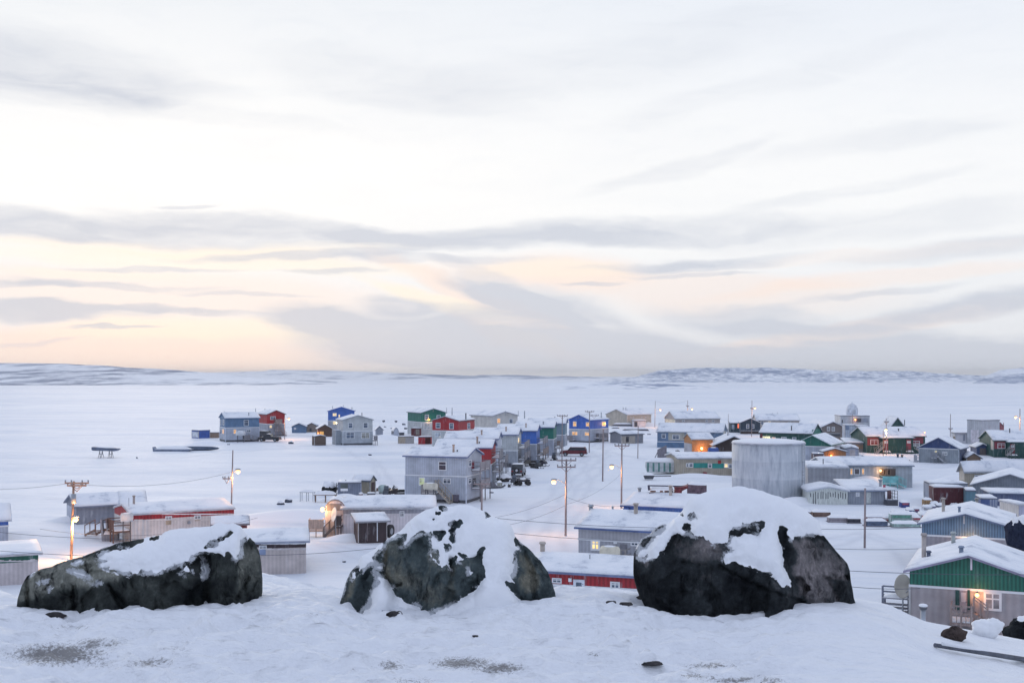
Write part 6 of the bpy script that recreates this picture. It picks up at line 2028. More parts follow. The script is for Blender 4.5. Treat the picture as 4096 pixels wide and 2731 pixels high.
# ---------------------------------------------------------------- lower right: storage yard and yards' buildings
h = House('shed', 'long grey building with flat snow roof behind the dark red container', 'D8', (372, 690), 300, siding((.32, .35, .42)), Rx=1160, Lm=3.2, th=-7, roofkind='flat', rise=0, group=SHED, cat='building', snow=.2, over=.05)
h = House('container', 'dark red freight container with icicle streaks and snow roof', 'D8', (452, 740), 385, siding((.085, .014, .022), .35, .25), Rx=1092, Lm=2.6, th=-7, roofkind='flat', rise=0, group='freight containers', cat='container', snow=.22, over=.02, fascia=(.1, .03, .04), corner=False)
h = House('container', 'blue green metal container right of the dark red one', 'D8', (1120, 800), 446, siding((.10, .20, .25), .4), Rx=1345, Lm=2.6, th=-16, roofkind='flat', rise=0, group='freight containers', cat='container', snow=.2, over=.02, corner=False)
h = House('container', 'blue container with white ribbed end and a sheet of snow on top', 'D8', (1440, 960), 615, siding((.06, .10, .25), .35), Rx=1790, Lm=3.4, th=-12, roofkind='flat', rise=0, group='freight containers', cat='container', snow=.2, over=.03, corner=False)
for i in range(5):
    h.panel('R', 1640 + i * 34, 700, 12, 170, paint((.5, .55, .62)), 'rib', .05)
h = House('house', 'broad grey roofed house with a ridge of snow behind the containers at right', 'A6', (1400, 1240), 1108, (.20, .23, .27), Rx=2260, Lm=11.0, th=-24, ridge='L', rise=1.4, group=LOW, fascia=(.2, .22, .26), snow=.12, over=.4)
h = House('house', 'flat-roofed navy walled building at the right edge below the tan trailer house', 'A6', (1655, 1262), 1175, (.13, .17, .26), Rx=2200, Lm=5.0, th=-10, roofkind='flat', rise=0, group=LOW, cat='building', fascia=(.1, .13, .2), snow=.25, over=.2)
h = House('house', 'low navy building with a pointed snow roof behind the cream building', 'A6', (1605, 1345), 1212, (.11, .14, .24), Rx=2150, Lm=5.0, th=-12, roofkind='flat', rise=0, group=SHED, cat='building', fascia=(.09, .12, .2), snow=.25, over=.3)
h = House('house', 'long cream walled building with broad snow roof at the right edge', 'D8', (2240, 1140), 742, siding((.60, .57, .54), .4, .1), Lx=1838, Rx=2420, Lm=9.0, hint=4, roofkind='flat', rise=0, group=LOW, cat='building', fascia=(.45, .46, .5), snow=.2, over=.12, corner=False)
h.panel('R', 2300, 900, 115, 300, siding((.42, .42, .52)), 'grey_end', .03)

h = House('house', 'slate blue ribbed gable house with a lit lamp, second from the lower right corner', 'B5', (1105, 905), 410, siding((.31, .30, .33), .35), Rx=2112, Lm=9.5, th=-24, ridge='L', rise=.85, snow=.08, split=537, up=siding((.13, .21, .30), .2, .12, .72), group='gabled houses at lower right', fascia=(.14, .18, .28), corner=False, over=.35,
          wins=[('R', 1762, 616, 116, 66, None, WHITE, 2)])
h.lamp('R', 1650, 600, 60, .14, BULBW); h.flue(1388, 300, 140, 4, .13, paint((.40, .36, .33), .6)); h.flue(1412, 306, 298, 3.6, .1, NAVY and paint(NAVY)); h.flue(1605, 290, 248, .4, .10, paint((.2, .26, .36))); h.flue(1832, 200, 160, 8.5, .13, paint((.36, .35, .33)))
h.panel('R', 1585, 350, 18, 120, paint((.5, .52, .56)), 'downpipe', .08)
gh = House('house', 'green ribbed gable house with glowing porch lamp, nearest at lower right', 'B5', (966, 1598), 945, siding((.36, .33, .34), .45, .03), Rx=2330, Lm=9.0, th=-24, ridge='L', rise=1.05, snow=.08, split=1112, up=siding((.013, .125, .088), .22, .05, .70), group='gabled houses at lower right', fascia=(.28, .26, .36), over=.35, frost=.03,
           wins=[('R', 1912, 1292, 206, 232, glass((.28, .28, .30)), WHITE, 2, 'window', .14)])
gh.door('R', 1580, 1290, 82, 250, paint((.30, .26, .28))); gh.panel('R', 1510, 1275, 44, 230, siding(DKGREEN, .2), 'door_surround', .05); gh.panel('R', 1640, 1275, 30, 230, siding(DKGREEN, .2), 'door_surround', .05); gh.panel('R', 1580, 1245, 54, 110, paint((.5, .46, .48)), 'door_glass', .08)
gh.lamp('R', 1736, 1216, 34, .12, BULBW, (1, .42, .14))
gh.flue(1152, 770, 550, 3.0, .14, paint((.40, .36, .34), .6)); gh.flue(1215, 765, 750, 2.6, .12, paint((.08, .10, .16))); gh.flue(1655, 780, 722, .2, .13, paint((.2, .25, .34))); gh.flue(1540, 590, 548, 6.0, .13, paint((.36, .40, .40)))
gh.panel('R', 1668, 860, 22, 150, paint((.6, .58, .64)), 'downpipe', .09)
gh.deck('R', 1440, 1700, 1480, 1.6, wood((.34, .27, .25)), True, True); gh.stairs('R', 1705, 1400, 1860, 1520, .5, .9, wood((.34, .27, .25)))
# yard things at the green house
D_ = gh.P.y
q = rpos(*px('B5', 838, 1490), D_ + 2.0)
rt = root('deck_stairs', 'steep grey wooden steps and landing at the left wall of the green gabled house', 'steps', (q.x, q.y, 0), R(-24))
b = MB()
zz = [H - (px('B5', 0, y)[1] - HZ) / F * (D_ + 2) for y in (1130, 1190, 1260, 1330, 1370, 1410, 1450, 1490)]
for sx in (-.95, .6):
    b.bar((sx, 0, -.5), (sx, 0, zz[0]), .12)
    b.bar((sx, 1.2, -.5), (sx, 1.2, zz[0] if sx > 0 else zz[2]), .12)
for z in zz[:2]:
    b.bar((-.95, 0, z), (.6, 0, z), .09)
b.build('posts', wood((.20, .22, .28)), rt)
b = MB()
for z in zz[2:]:
    b.box(-1.0, .7, -.12, .3, z - .05, z + .02)
b.build('treads', wood((.30, .31, .36)), rt)
b = MB(); b.lump(-.95, 2.0, -.1, 1.3, zz[2] + .02, .2, 6, 8); b.build('landing_snow', SNOW, rt)
q = rpos(*px('B5', 890, 1120), D_ + 1.5)
rt = root('satellite_dish', 'round weathered satellite dish at the left corner of the green gabled house', 'satellite dish', (q.x, q.y, 0))
b = MB(); b.cyl((0, .05, -.4), (0, .05, q.z), .05, 8); b.build('mast', GALV, rt)
b = MB()
b.lathe((0, 0, 0), [(.05, 0), (.3, .05), (.5, .14), (.52, .16), (.48, .17), (.03, .05)], 20)
o = b.build('dish', paint((.40, .38, .33), .6), rt); o.location = (0, -.05, q.z); o.rotation_euler = (R(78), 0, R(-30)); o.scale = (1, 1.45, 1)
b = MB(); b.bar((0, -.1, q.z - .55), (.2, -.7, q.z + .0), .04); b.build('feed_arm', GALV, rt)
q = gpos(*px('B5', 1120, 1588)); q = rpos(*px('B5', 1120, 1570), D_ - 5)
rt = root('chimney_stack', 'galvanised vent pipe with a snow topped cap before the green gabled house', 'vent pipe', (q.x, q.y, 0))
z1 = H - (px('B5', 0, 1372)[1] - HZ) / F * (D_ - 5)
b = MB(); b.cyl((0, 0, -.6), (0, 0, z1), .145, 16); b.build('pipe', GALV, rt)
b = MB(); b.cyl((0, 0, z1 + .02), (0, 0, z1 + .14), .24, 16, .10); b.cyl((0, 0, z1 - .06), (0, 0, z1 + .02), .20, 16); b.build('cap', paint((.12, .13, .15)), rt)
b = MB(); b.sphere((0, 0, z1 + .16), .25, .25, .10); b.build('snow_cap', SNOW, rt)
tank('dark red fuel tank under a thick snow pillow before the green gabled house', 'B5', 1290, 1590, 1.15, .36, -22, .42, D_ - 3, (.14, .02, .03))
q = rpos(*px('B5', 2190, 800), 86)
h = House('fence', 'brown board fence at the right edge behind the green gabled house', 'B5', (2075, 900), 622, wood((.15, .11, .11)), Rx=2400, Rm=5.0, Lm=1.0, hint=-20, roofkind='flat', rise=0, cat='fence', over=.02, snow=.1, corner=False)
q = rpos(*px('B5', 2230, 560), 84)
lone_rock('bush_heap', 'dark tarpaulin heap above the brown fence at the right edge', (q.x, q.y, q.z - .6), 1.1, .8, 1.3, 77, rock_mat('tarp', (.02, .025, .05), (.03, .04, .07), (.06, .07, .10)), .75, .2, 'heap')

# ---------------------------------------------------------------- poles and lamps
pole('a', 'leaning orange-lit utility pole with crossarm, nearest at lower left', 'B1', (888, 1098), (925, 75), [('B1', 96, 150, 15), ('B1', 128, 120, 15)], (945, 552), r=.15, energy=1100, mat=wood((.46, .28, .20)), drum=True, lo=(.3, -.45, -.7), D=98.0)
pole('b', 'slim street lamp pole rising behind the red and white house', 'A2', (350, 1577), (375, 712), [('A2', 1036, 46, -20)], (432, 955), r=.10)
pole('c', 'street lamp beside the red house with outside stairs', 'A2', (966, 596), (962, 340), (), (1014, 355), r=.10, energy=500)
pole('d', 'tall utility pole with two long crossarms and a lamp, between middle and biggest boulder', 'B4', (822, 612), (0, 0), [('A4', 828, 112), ('A4', 905, 105)], (45, 1072), r=.15, kt='A4', kl='A4') if False else None
X0, Y0 = px('B4', 822, 612)
pole('d', 'tall utility pole with two long crossarms and a lamp, between middle and biggest boulder', 'P', (X0, Y0), px('A4', 187, 815), [('A4', 828, 112), ('A4', 903, 105)], px('A4', 45, 1072), r=.14, energy=420)
pole('e', 'utility pole with one crossarm and a left-hand lamp on the open street', 'A4', (814, 1370), (820, 640), [('A4', 662, 84)], (705, 902), r=.14, energy=420)
pole('f', 'bare tall post without arms on the open street', 'A4', (600, 1060), (607, 470), r=.14)
pole('g', 'thin bare post near the plank shed on the open street', 'A4', (1001, 810), (1006, 430), r=.11)
pole('h', 'utility pole with short crossarm left of the red car', 'A4', (135, 888), (141, 310), [('A4', 322, 60)], r=.12)
pole('i', 'utility pole with crossarms before the bright blue house with orange windows', 'A4', (447, 745), (451, 268), [('A4', 273, 52), ('A4', 318, 52, 18)], r=.13)
pole('j', 'street lamp right of the beige hall', 'A4', (1194, 455), (1201, 153), (), (1257, 253), r=.11, energy=900)
pole('k', 'street lamp with small crossarm before the long cream gabled house', 'A4', (1562, 430), (1571, 145), [('A4', 210, 18)], (1620, 243), r=.12, energy=420)
pole('l', 'thin bare mast left of the navy cottage', 'A4', (2030, 520), (2034, 300), r=.09)
pole('m', 'tall street lamp in front of the navy cottage', 'A5', (333, 612), (339, 160), [('A5', 262, 22)], (376, 257), r=.11, energy=420)
pole('n', 'slim bare pole before the radar dome building', 'A5', (1590, 664), (1602, 330), r=.09)
pole('o', 'street lamp with crossarm in front of the green house with twin stairs', 'A6', (416, 772), (413, 350), [('A6', 392, 28)], (410, 480), r=.10, energy=800)
pole('p', 'bare pole standing left of the tall flat-topped building', 'A6', (1143, 600), (1146, 300), [('A6', 470, 24)], r=.12)
pole('q', 'street lamp pole at the far right above the green and red house', 'A6', (1938, 716), (1938, 240), (), (1890, 336), r=.13, energy=700)
pole('r', 'bare weathered pole on the snow before the low grey utility building', 'B5', (452, 690), (458, 5), r=.13)
pole('s', 'short pole with a crossarm behind the peak of the middle boulder', 'A3', (1216, 1500), (1219, 1082), [('A3', 1096, 90)], r=.14)
pole('t', 'short post coloured orange as if lamplit, below the street lamp of the green house', 'A6', (378, 838), (379, 490), r=.07, mat=wood((.5, .24, .12)))  # orange lamplight is put into the wood colour
T = POLE_TOPS
wire('upper wire from the orange-lit pole toward the slim lamp pole', T['a'] + Vector((-.3, 0, -.2)), T['b'] + Vector((0, 0, -2.2)), .7)
wire('wire running off the left edge from the orange-lit pole', T['a'] + Vector((0, 0, -.1)), rpos(-300, 1945, 92), .4)
wire('low dark cable crossing behind the long low boulder', rpos(-200, 2186, 80), rpos(520, 2228, 80), .1, .016)
wire('lower cable from the left edge passing the orange-lit pole', rpos(-200, 2105, 84), rpos(860, 2145, 96), .5, .016)
wire('thin cable over the red and white house', rpos(160, 2115, 98), rpos(1030, 2070, 104), 1.0)
wire('cable in front of the pinkish beige house', rpos(1045, 2220, 84), rpos(1600, 2180, 84), .15, .016)
wire('wire from the double-armed pole down to the middle boulder', T['d'] + Vector((0, 0, -3.3)), rpos(1980, 2068, 124), .3)
wire('second wire from the double-armed pole down behind the middle boulder', T['d'] + Vector((-.1, 0, -4.4)), rpos(1990, 2105, 108), .3)
wire('sagging wire between the double-armed pole and the one-armed lamp pole', T['d'] + Vector((0, 0, -4.3)), T['e'] + Vector((0, 0, -3.4)), .5)
wire('wire from the double-armed pole to the grey house roof', T['d'] + Vector((0, 0, -3.6)), rpos(2560, 2010, 112), .6)
wire('near cable crossing in front of the grey house with yellow window', rpos(1990, 2072, 84), rpos(2640, 2110, 84), .12, .016)
wire('second near cable under the eave of the grey house with yellow window', rpos(2050, 2132, 80), rpos(2600, 2165, 80), .1, .016)
wire('cable across the snow right of the biggest boulder at bare pole height', rpos(3230, 2113, 88), rpos(3700, 2106, 92), .12, .016)
wire('cable over the snow at the foot of the bare weathered pole', rpos(3290, 2191, 84), rpos(3700, 2192, 84), .1, .016)
wire('cable across the front of the green gabled house', rpos(3380, 2281, 66), rpos(4300, 2294, 64), .12, .016)
wire('lower cable across the trim of the green gabled house', rpos(3390, 2344, 66), rpos(3680, 2352, 66), .08, .016)
wire('wire between the far street lamps over the beige hall', T['j'], T['k'], .8, .016)
wire('wire from the pole by the red car to the pole before the blue house', T['h'], T['i'], 1.0, .016)

# ---------------------------------------------------------------- vehicles and street clutter
car('dark snow-dusted pickup truck parked by the slate blue house', 'A2', 792, 612, 172, 5.2, (.02, .022, .03), 'pickup')
car('dark car half hidden behind the slate blue house', 'A2', 712, 556, 150, 4.2, (.03, .035, .045), 'suv', D=289)
car('dark red car parked in front of the bright blue house', 'A4', 272, 778, 172, 5.0, (.12, .012, .022), 'suv')
car('dark boxy jeep with spare wheel seen from behind on the street', 'D1', 1172, 528, 82, 4.0, (.10, .11, .13), 'jeep', 'jeep', hgt=1.85)
car('snowed-in white vehicle at the left end of the tan trailer house', 'D3', 800, 610, 8, 4.4, (.5, .53, .56), 'suv', D=187)
atv('dark quad bike in the middle of the street', 'D1', 1275, 732, 15)
snowmobile('dark snowmobile with raised windshield standing upright in the street', 'D1', 1118, 716, 250)
snowmobile('snowmobile with snow on its seat before the royal blue house', 'D1', 1450, 320, 200, (.10, .09, .08))
snowmobile('black snowmobile nearest of three before the royal blue house', 'D1', 1530, 378, 300, (.02, .025, .03))
snowmobile('rightmost of three snowmobiles before the royal blue house', 'D1', 1620, 325, 320, (.025, .025, .04))
snowmobile('grey snowmobile standing on end left of the big grey house', 'D4', 1868, 562, 265, (.05, .06, .08))
snowmobile('covered snowmobile beside the left wall of the big grey house', 'D4', 2110, 556, 200, (.06, .045, .05))
snowmobile('lone dark snowmobile by the foot of the slate fronted house', 'D1', 1925, 205, 260, (.02, .025, .035))
q = gpos(*px('D1', 780, 768))
crate('pale plastic tote standing at the street side', 'D1', 780, 768, 90, 90, (.46, .47, .42), q.y, 1.0, 5, 'paint', None, 'bin', 'clutter on the street side')
q = gpos(*px('D1', 860, 640))
lone_rock('junk_heap', 'snow-dusted junk heap beside the pale tote', (q.x, q.y, 0), 1.0, .6, .55, 61, ROCKS, .3, .2, 'heap')
q = gpos(*px('D1', 975, 772))
lone_rock('bucket_lump', 'small dark lump lying on the street snow', (q.x, q.y, 0), .22, .22, .2, 62, ROCKS, None, .2, 'lump')
q = gpos(*px('D1', 545, 790))
rt = root('flat_sled', 'long dark sled by the steps of the red fronted street house', 'sled', (q.x, q.y, 0), R(6))
b = MB()
for sy in (-.35, .35):
    b.bar((-2, sy, .12), (1.9, sy, .12), .06, .16); b.bar((1.9, sy, .12), (2.3, sy, .4), .06, .14)
b.build('runner', DARKM, rt)
b = MB(); [b.box(-1.9 + i * .38, -1.62 + i * .38, -.45, .45, .2, .25) for i in range(10)]; b.build('slats', PLANK, rt)
b = MB(); b.lump(-1.2, 1.2, -.4, .4, .25, .5, 6, 4); b.build('load', paint((.1, .1, .12)), rt)
# snowy boat under a cover, left of the tan trailer house
q = gpos(*px('D3', 475, 640))
rt = root('boat', 'covered boat with green stripes under snow, left of the tan trailer house', 'boat', (q.x, q.y, 0), R(-4), 'boats laid up for winter')
b = MB(); b.prism([(-2.4, .9), (-2.2, .2), (1.9, .2), (2.7, 1.9), (-2.4, 1.75)], 'y', 0, 1.9)
hl = b.build('hull', paint((.52, .56, .57)), rt, .1)
b = MB(); [b.box(-2.2 + i * .85, -1.9 + i * .85, -.02, -.006, .35, 1.7) for i in range(5)]; b.build('green_stripes', paint((.10, .24, .22)), hl)
b = MB(); b.lump(-2.4, 2.7, -.05, 1.95, 1.82, .5, 8, 5); b.build('snow_cap', SNOW, rt)
q = gpos(*px('D3', 500, 405))
rt = root('loading_ramp', 'upright grey panel standing in the snow above the covered boat', 'panel', (q.x, q.y, 0), R(20))
b = MB(); b.prism([(-.85, -.3), (.85, -.3), (.85, 3.1), (-.85, 2.4)], 'y', 0, .25); b.build('board', wood((.22, .21, .24)), rt)
b = MB(); b.bar((-.7, .2, 2.2), (-1.3, 1.4, -.2), .1); b.bar((.7, .2, 2.4), (.4, 1.4, -.2), .1); b.build('brace', PLANK, rt)
q = gpos(*px('D3', 745, 250))
rt = root('boat', 'teal skiff lying in the snow above the tan trailer house', 'boat', (q.x, q.y, 0), R(-3), 'boats laid up for winter')
b = MB(); b.prism([(-2.0, .7), (-1.5, .1), (1.6, .0), (1.8, .45), (-1.8, .95)], 'y', -.6, .6); b.build('hull', paint((.22, .34, .38)), rt, .08)
b = MB(); b.lump(-1.7, 1.7, -.55, .55, .62, .3, 6, 8); b.build('snow_cap', SNOW, rt)
q = gpos(*px('D3', 195, 770))
rt = root('small_sled', 'dark loaded sled with a long tow bar on the open snow', 'sled', (q.x, q.y, 0), R(-4))
b = MB(); b.prism([(-.8, .65), (-.6, .1), (.6, .1), (.85, .65)], 'y', -.4, .4); b.build('tub', DARKM, rt)
b = MB(); b.bar((.8, 0, .5), (3.3, 0, .55), .12); b.build('tow_bar', DARKM, rt)
b = MB(); b.lump(-.9, .95, -.45, .45, .655, .25, 5, 9); b.build('snow_cap', SNOW, rt)
# red trailer with a long boom behind the blue fronted house
q = rpos(*px('D3', 640, 1060), 124)
rt = root('drill_trailer', 'long dark boom trailer with a rusty red machine behind the blue fronted house', 'trailer', (q.x, q.y, 0), R(-3))
s_ = .1786 * 124 / F
zq = lambda y: H - (px('D3', 0, y)[1] - HZ) / F * 124
xq = lambda x: (x - 640) * s_
b = MB(); b.bar((xq(190), 0, zq(905)), (xq(1060), 0, zq(920)), .12); b.bar((xq(195), 0, zq(895)), (xq(205), 0, zq(1010)), .22); b.build('boom', paint((.05, .05, .09)), rt)
b = MB(); b.prism([(xq(770), zq(1060)), (xq(920), zq(1060)), (xq(930), zq(1010)), (xq(1000), zq(975)), (xq(1060), zq(950)), (xq(1060), zq(885)), (xq(1030), zq(900)), (xq(900), zq(925)), (xq(760), zq(930)), (xq(780), zq(980))], 'y', -.6, .7); b.build('machine', paint((.17, .025, .03), .5, 0, .5, 4), rt)
b = MB()
for x in (270, 330, 490, 590):
    b.box(xq(x - 30), xq(x + 26), .1, .9, zq(1060), zq(985))
b.build('orange_drums', paint((.45, .22, .14)), rt)
b = MB(); b.sphere((xq(680), .3, zq(1020)), .32, .3, .42); b.build('blue_drum', paint((.22, .30, .38)), rt)
b = MB(); b.box(xq(200), xq(930), -.4, .8, -.4, zq(1064)); b.build('bed', paint((.12, .12, .15)), rt)
b = MB(); b.lump(xq(210), xq(760), -.3, .5, zq(905) - .5, .28, 6, 3); b.build('snow_cap', SNOW, rt)
q = rpos(*px('D3', 1275, 1010), 128)
rt = root('metal_frame', 'low rusty metal tray on the snow right of the boom trailer', 'frame', (q.x, q.y, 0), R(-8))
b = MB(); b.prism([(-1.05, -.3), (1.05, -.4), (1.05, q.z + .5), (-1.05, q.z + .62), ], 'y', 0, 1.2); b.build('tray', paint((.14, .09, .11), .6, 0, .5, 3), rt)
b = MB(); b.lump(-1.0, 1.0, .05, 1.15, q.z + .55, .3, 5, 3); b.build('snow_cap', SNOW, rt)
# boats by the shore
q = gpos(*px('A1', 885, 1000))
rt = root('boat', 'long dark boat resting on a trestle, alone on the snow at far left', 'boat', (q.x, q.y, 0), R(-12), 'boats laid up for winter')
b = MB(); b.prism([(-2.6, 1.95), (-2.6, 1.35), (-2.2, 1.25), (2.0, 1.2), (2.7, 1.45), (2.7, 1.65)], 'y', -.7, .7); b.build('hull', paint((.12, .15, .22)), rt, .12)
b = MB(); b.lump(-2.5, 2.4, -.6, .6, 1.78, .16, 7, 2); b.build('snow_cap', SNOW, rt)
for xx in (-1.0, 1.0):
    b = MB()
    for sy in (-.6, .6):
        b.bar((xx - .25, sy, -.3), (xx, sy * .7, 1.25), .09); b.bar((xx + .25, sy, -.3), (xx, sy * .7, 1.25), .09)
    b.bar((xx, -.6, .6), (xx, .6, .6), .07); b.build('trestle', PLANK, rt)
q = gpos(*px('A1', 1450, 950))
rt = root('barge', 'flat grey sled barge buried in snow below the far left houses', 'sled', (q.x, q.y, 0), R(-2))
b = MB(); b.prism([(-4, .9), (-3.9, .0), (3.2, .0), (4, .5), (-3.6, .45)], 'y', -.9, .9); b.build('hull', paint((.17, .21, .29)), rt)
b = MB(); b.lump(-3.5, 3.6, -.95, .85, .48, .5, 8, 4); b.build('snow_cap', SNOW, rt)
q = gpos(*px('A1', 1630, 940))
rt = root('canoe', 'dark overturned canoe beside the flat sled barge', 'canoe', (q.x, q.y, 0), R(4), 'boats laid up for winter')
b = MB(); b.sphere((0, 0, .35), 5.0, .7, .5, 16, 8); b.build('hull', paint((.07, .10, .15)), rt)
b = MB(); b.sphere((0, .12, .6), 4.2, .5, .38, 12, 6); b.build('snow_cap', SNOW, rt)
# wooden sled upright by the red and white house
q = gpos(*px('B1', 1350, 800))
rt = root('wooden_sled', 'grey wooden cargo sled with a tall curved end, left of the red and white house', 'sled', (q.x, q.y, 0), R(10))
b = MB(); b.prism([(-.6, 1.9), (-.5, 2.0), (-.35, .9), (-.3, .5), (1.0, .5), (1.0, -.3), (-.45, -.3), (-.5, .6)], 'y', -.5, .5); b.build('side_boards', wood((.30, .33, .38)), rt)
b = MB(); b.lump(-.3, 1.0, -.5, .5, .5, .45, 6, 2); b.build('snow_cap', SNOW, rt)
b = MB(); [b.box(-.2 + i * .25, -.05 + i * .25, -.54, -.5, -.3, .5) for i in range(5)]; b.build('slats', wood((.22, .25, .30)), rt)
# yard clutter left of the big grey house
q = gpos(*px('D4', 640, 500))
lone_rock('junk_heap', 'dark machine scrap heap left of the grey metal box shed', (q.x, q.y, 0), 1.1, .7, .9, 71, ROCK3, .35, .12, 'heap')
q = gpos(*px('D4', 545, 668))
rt = root('trestle_table', 'rusty trestle table loaded with snow below the scrap heap', 'table', (q.x, q.y, 0), R(4))
b = MB(); b.box(-1.4, 1.4, -.45, .45, .78, .86); b.build('table_top', wood((.25, .17, .13)), rt)
for xx in (-1.2, 0, 1.2):
    b = MB(); b.bar((xx, -.4, -.2), (xx, -.4, .78), .08); b.bar((xx, .4, -.2), (xx, .4, .78), .08); b.build('leg', wood((.25, .17, .13)), rt)
b = MB(); b.lump(-1.4, 1.4, -.45, .45, .863, .4, 6, 7); b.build('snow_cap', SNOW, rt)
q = gpos(*px('D4', 430, 520))
crate('low rusty crate buried in snow left of the scrap heap', 'D4', 430, 522, 80, 34, (.17, .12, .12), q.y, .9, 0, 'wood', None, 'crate', 'loose crates left of the big grey house')
q = gpos(*px('D4', 160, 640))
rt = root('drying_rack', 'frosty metal rack far left of the grey metal box shed', 'rack', (q.x, q.y, 0), R(-6))
b = MB()
for xx in (-.8, 0, .8):
    b.bar((xx, -.4, -.2), (xx, -.4, 1.0), .06); b.bar((xx, .4, -.2), (xx, .4, 1.0), .06)
b.bar((-.9, -.4, 1.0), (.9, -.4, 1.0), .06); b.bar((-.9, .4, 1.0), (.9, .4, 1.0), .06); b.build('frame', GALV, rt)
b = MB(); b.lump(-.9, .9, -.45, .45, 1.03, .25, 5, 1); b.build('snow_cap', SNOW, rt)
q = gpos(*px('D4', 1305, 668))
rt = root('wooden_post', 'stubby reddish post in the snow right of the grey metal box shed', 'post', (q.x, q.y, 0))
b = MB(); b.box(-.2, .2, -.2, .2, -.3, 1.0); b.build('post', wood((.30, .22, .22)), rt); b = MB(); b.sphere((0, 0, 1.0), .28, .28, .14); b.build('snow_cap', SNOW, rt)
q = gpos(*px('D4', 775, 690)); 
rt = root('antenna_mast', 'thin bare dead shrub pole beside the grey metal box shed', 'mast', (q.x, q.y, 0))
b = MB(); b.bar((0, 0, -.2), (0, .1, 2.4), .06)
for i in range(7):
    b.bar((0, .02 * i, .5 + .25 * i), ((-1) ** i * .28, .03 * i, .75 + .25 * i), .04)
b.build('stem', BLACKM, rt)
crate('long snowy plywood stack behind the snowmobiles left of the big grey house', 'D4', 1790, 440, 300, 62, (.34, .23, .17), gpos(*px('D4', 1790, 440)).y, 1.2, 6, 'wood', None, 'crate', 'loose crates left of the big grey house')
crate('short plywood box next to the long plywood stack', 'D4', 2030, 450, 110, 66, (.34, .24, .18), gpos(*px('D4', 2030, 450)).y, 1.2, 6, 'wood', None, 'crate', 'loose crates left of the big grey house')
tank('frosty pale green tank among the snowmobiles left of the big grey house', 'D4', 1765, 490, .8, .52, 80, .62, None, (.40, .50, .48))
tank('cream fuel tank on the landing along the big grey house wall', 'A3', 633, 1290, 1.5, .42, -24, 2.35, 138, (.58, .56, .47))
tank('white fuel tank along the wall of the slate blue house', 'A2', 462, 618, 1.9, .55, 25, 2.0, 270.5, (.60, .63, .66))
q = rpos(*px('B3', 478, 360), 111.5)
rt = root('satellite_dish', 'white frosted satellite dish beside the rounded porch of the trailer house', 'satellite dish', (q.x, q.y, 0))
b = MB(); b.cyl((0, .1, -.3), (0, .1, q.z), .05, 8); b.build('mast', GALV, rt)
b = MB(); b.lathe((0, 0, 0), [(.05, 0), (.3, .06), (.5, .17), (.52, .19), (.48, .2), (.03, .06)], 20)
o = b.build('dish', paint((.66, .70, .70), .6), rt); o.location = (0, 0, q.z); o.rotation_euler = (R(80), 0, R(-55)); o.scale = (1, 1.35, 1)
q = rpos(*px('B3', 1212, 650), 110.5)
rt = root('tyre', 'big dark tyre leaning at the right side of the brown double door shed', 'tyre', (q.x, q.y, 0), R(70))
b = MB(); b.cyl((0, -.16, .75), (0, .16, .75), .62, 20); t_ = b.build('rubber', RUBBER, rt)
b = MB(); b.cyl((0, -.17, .75), (0, .17, .75), .3, 16); b.build('hub', GALV, t_)
# low walls of stacked pipes and timbers before the beige hall
for i, (x0, x1, y, hh, lab) in enumerate([(700, 950, 440, 26, 'low dark pipe run with snow on top before the beige hall'), (820, 1130, 492, 22, 'long snow-covered timber stack below the white shed'), (690, 800, 470, 16, 'short snowy timber stack beside the bright blue house')]):
    X, Y = px('A4', (x0 + x1) / 2, y)
    g = gpos(X, Y)
    L_ = (x1 - x0) * .35072 * g.y / F
    rt = root('timber_stack', lab, 'timber stack', g, R(-3), 'timber and pipe stacks')
    b = MB()
    hh = hh * .35072 * g.y / F
    for j in range(3):
        b.box(-L_ / 2 + .3 * j, L_ / 2 - .2 * j, -.5, .5, hh * j / 3 - (.3 if j == 0 else 0), hh * (j + .8) / 3)
    b.build('timbers', wood((.17, .17, .20)), rt)
    b = MB(); b.lump(-L_ / 2 + .5, L_ / 2 - .4, -.5, .5, hh * .93, .35, 12, i); b.build('snow_cap', SNOW, rt)
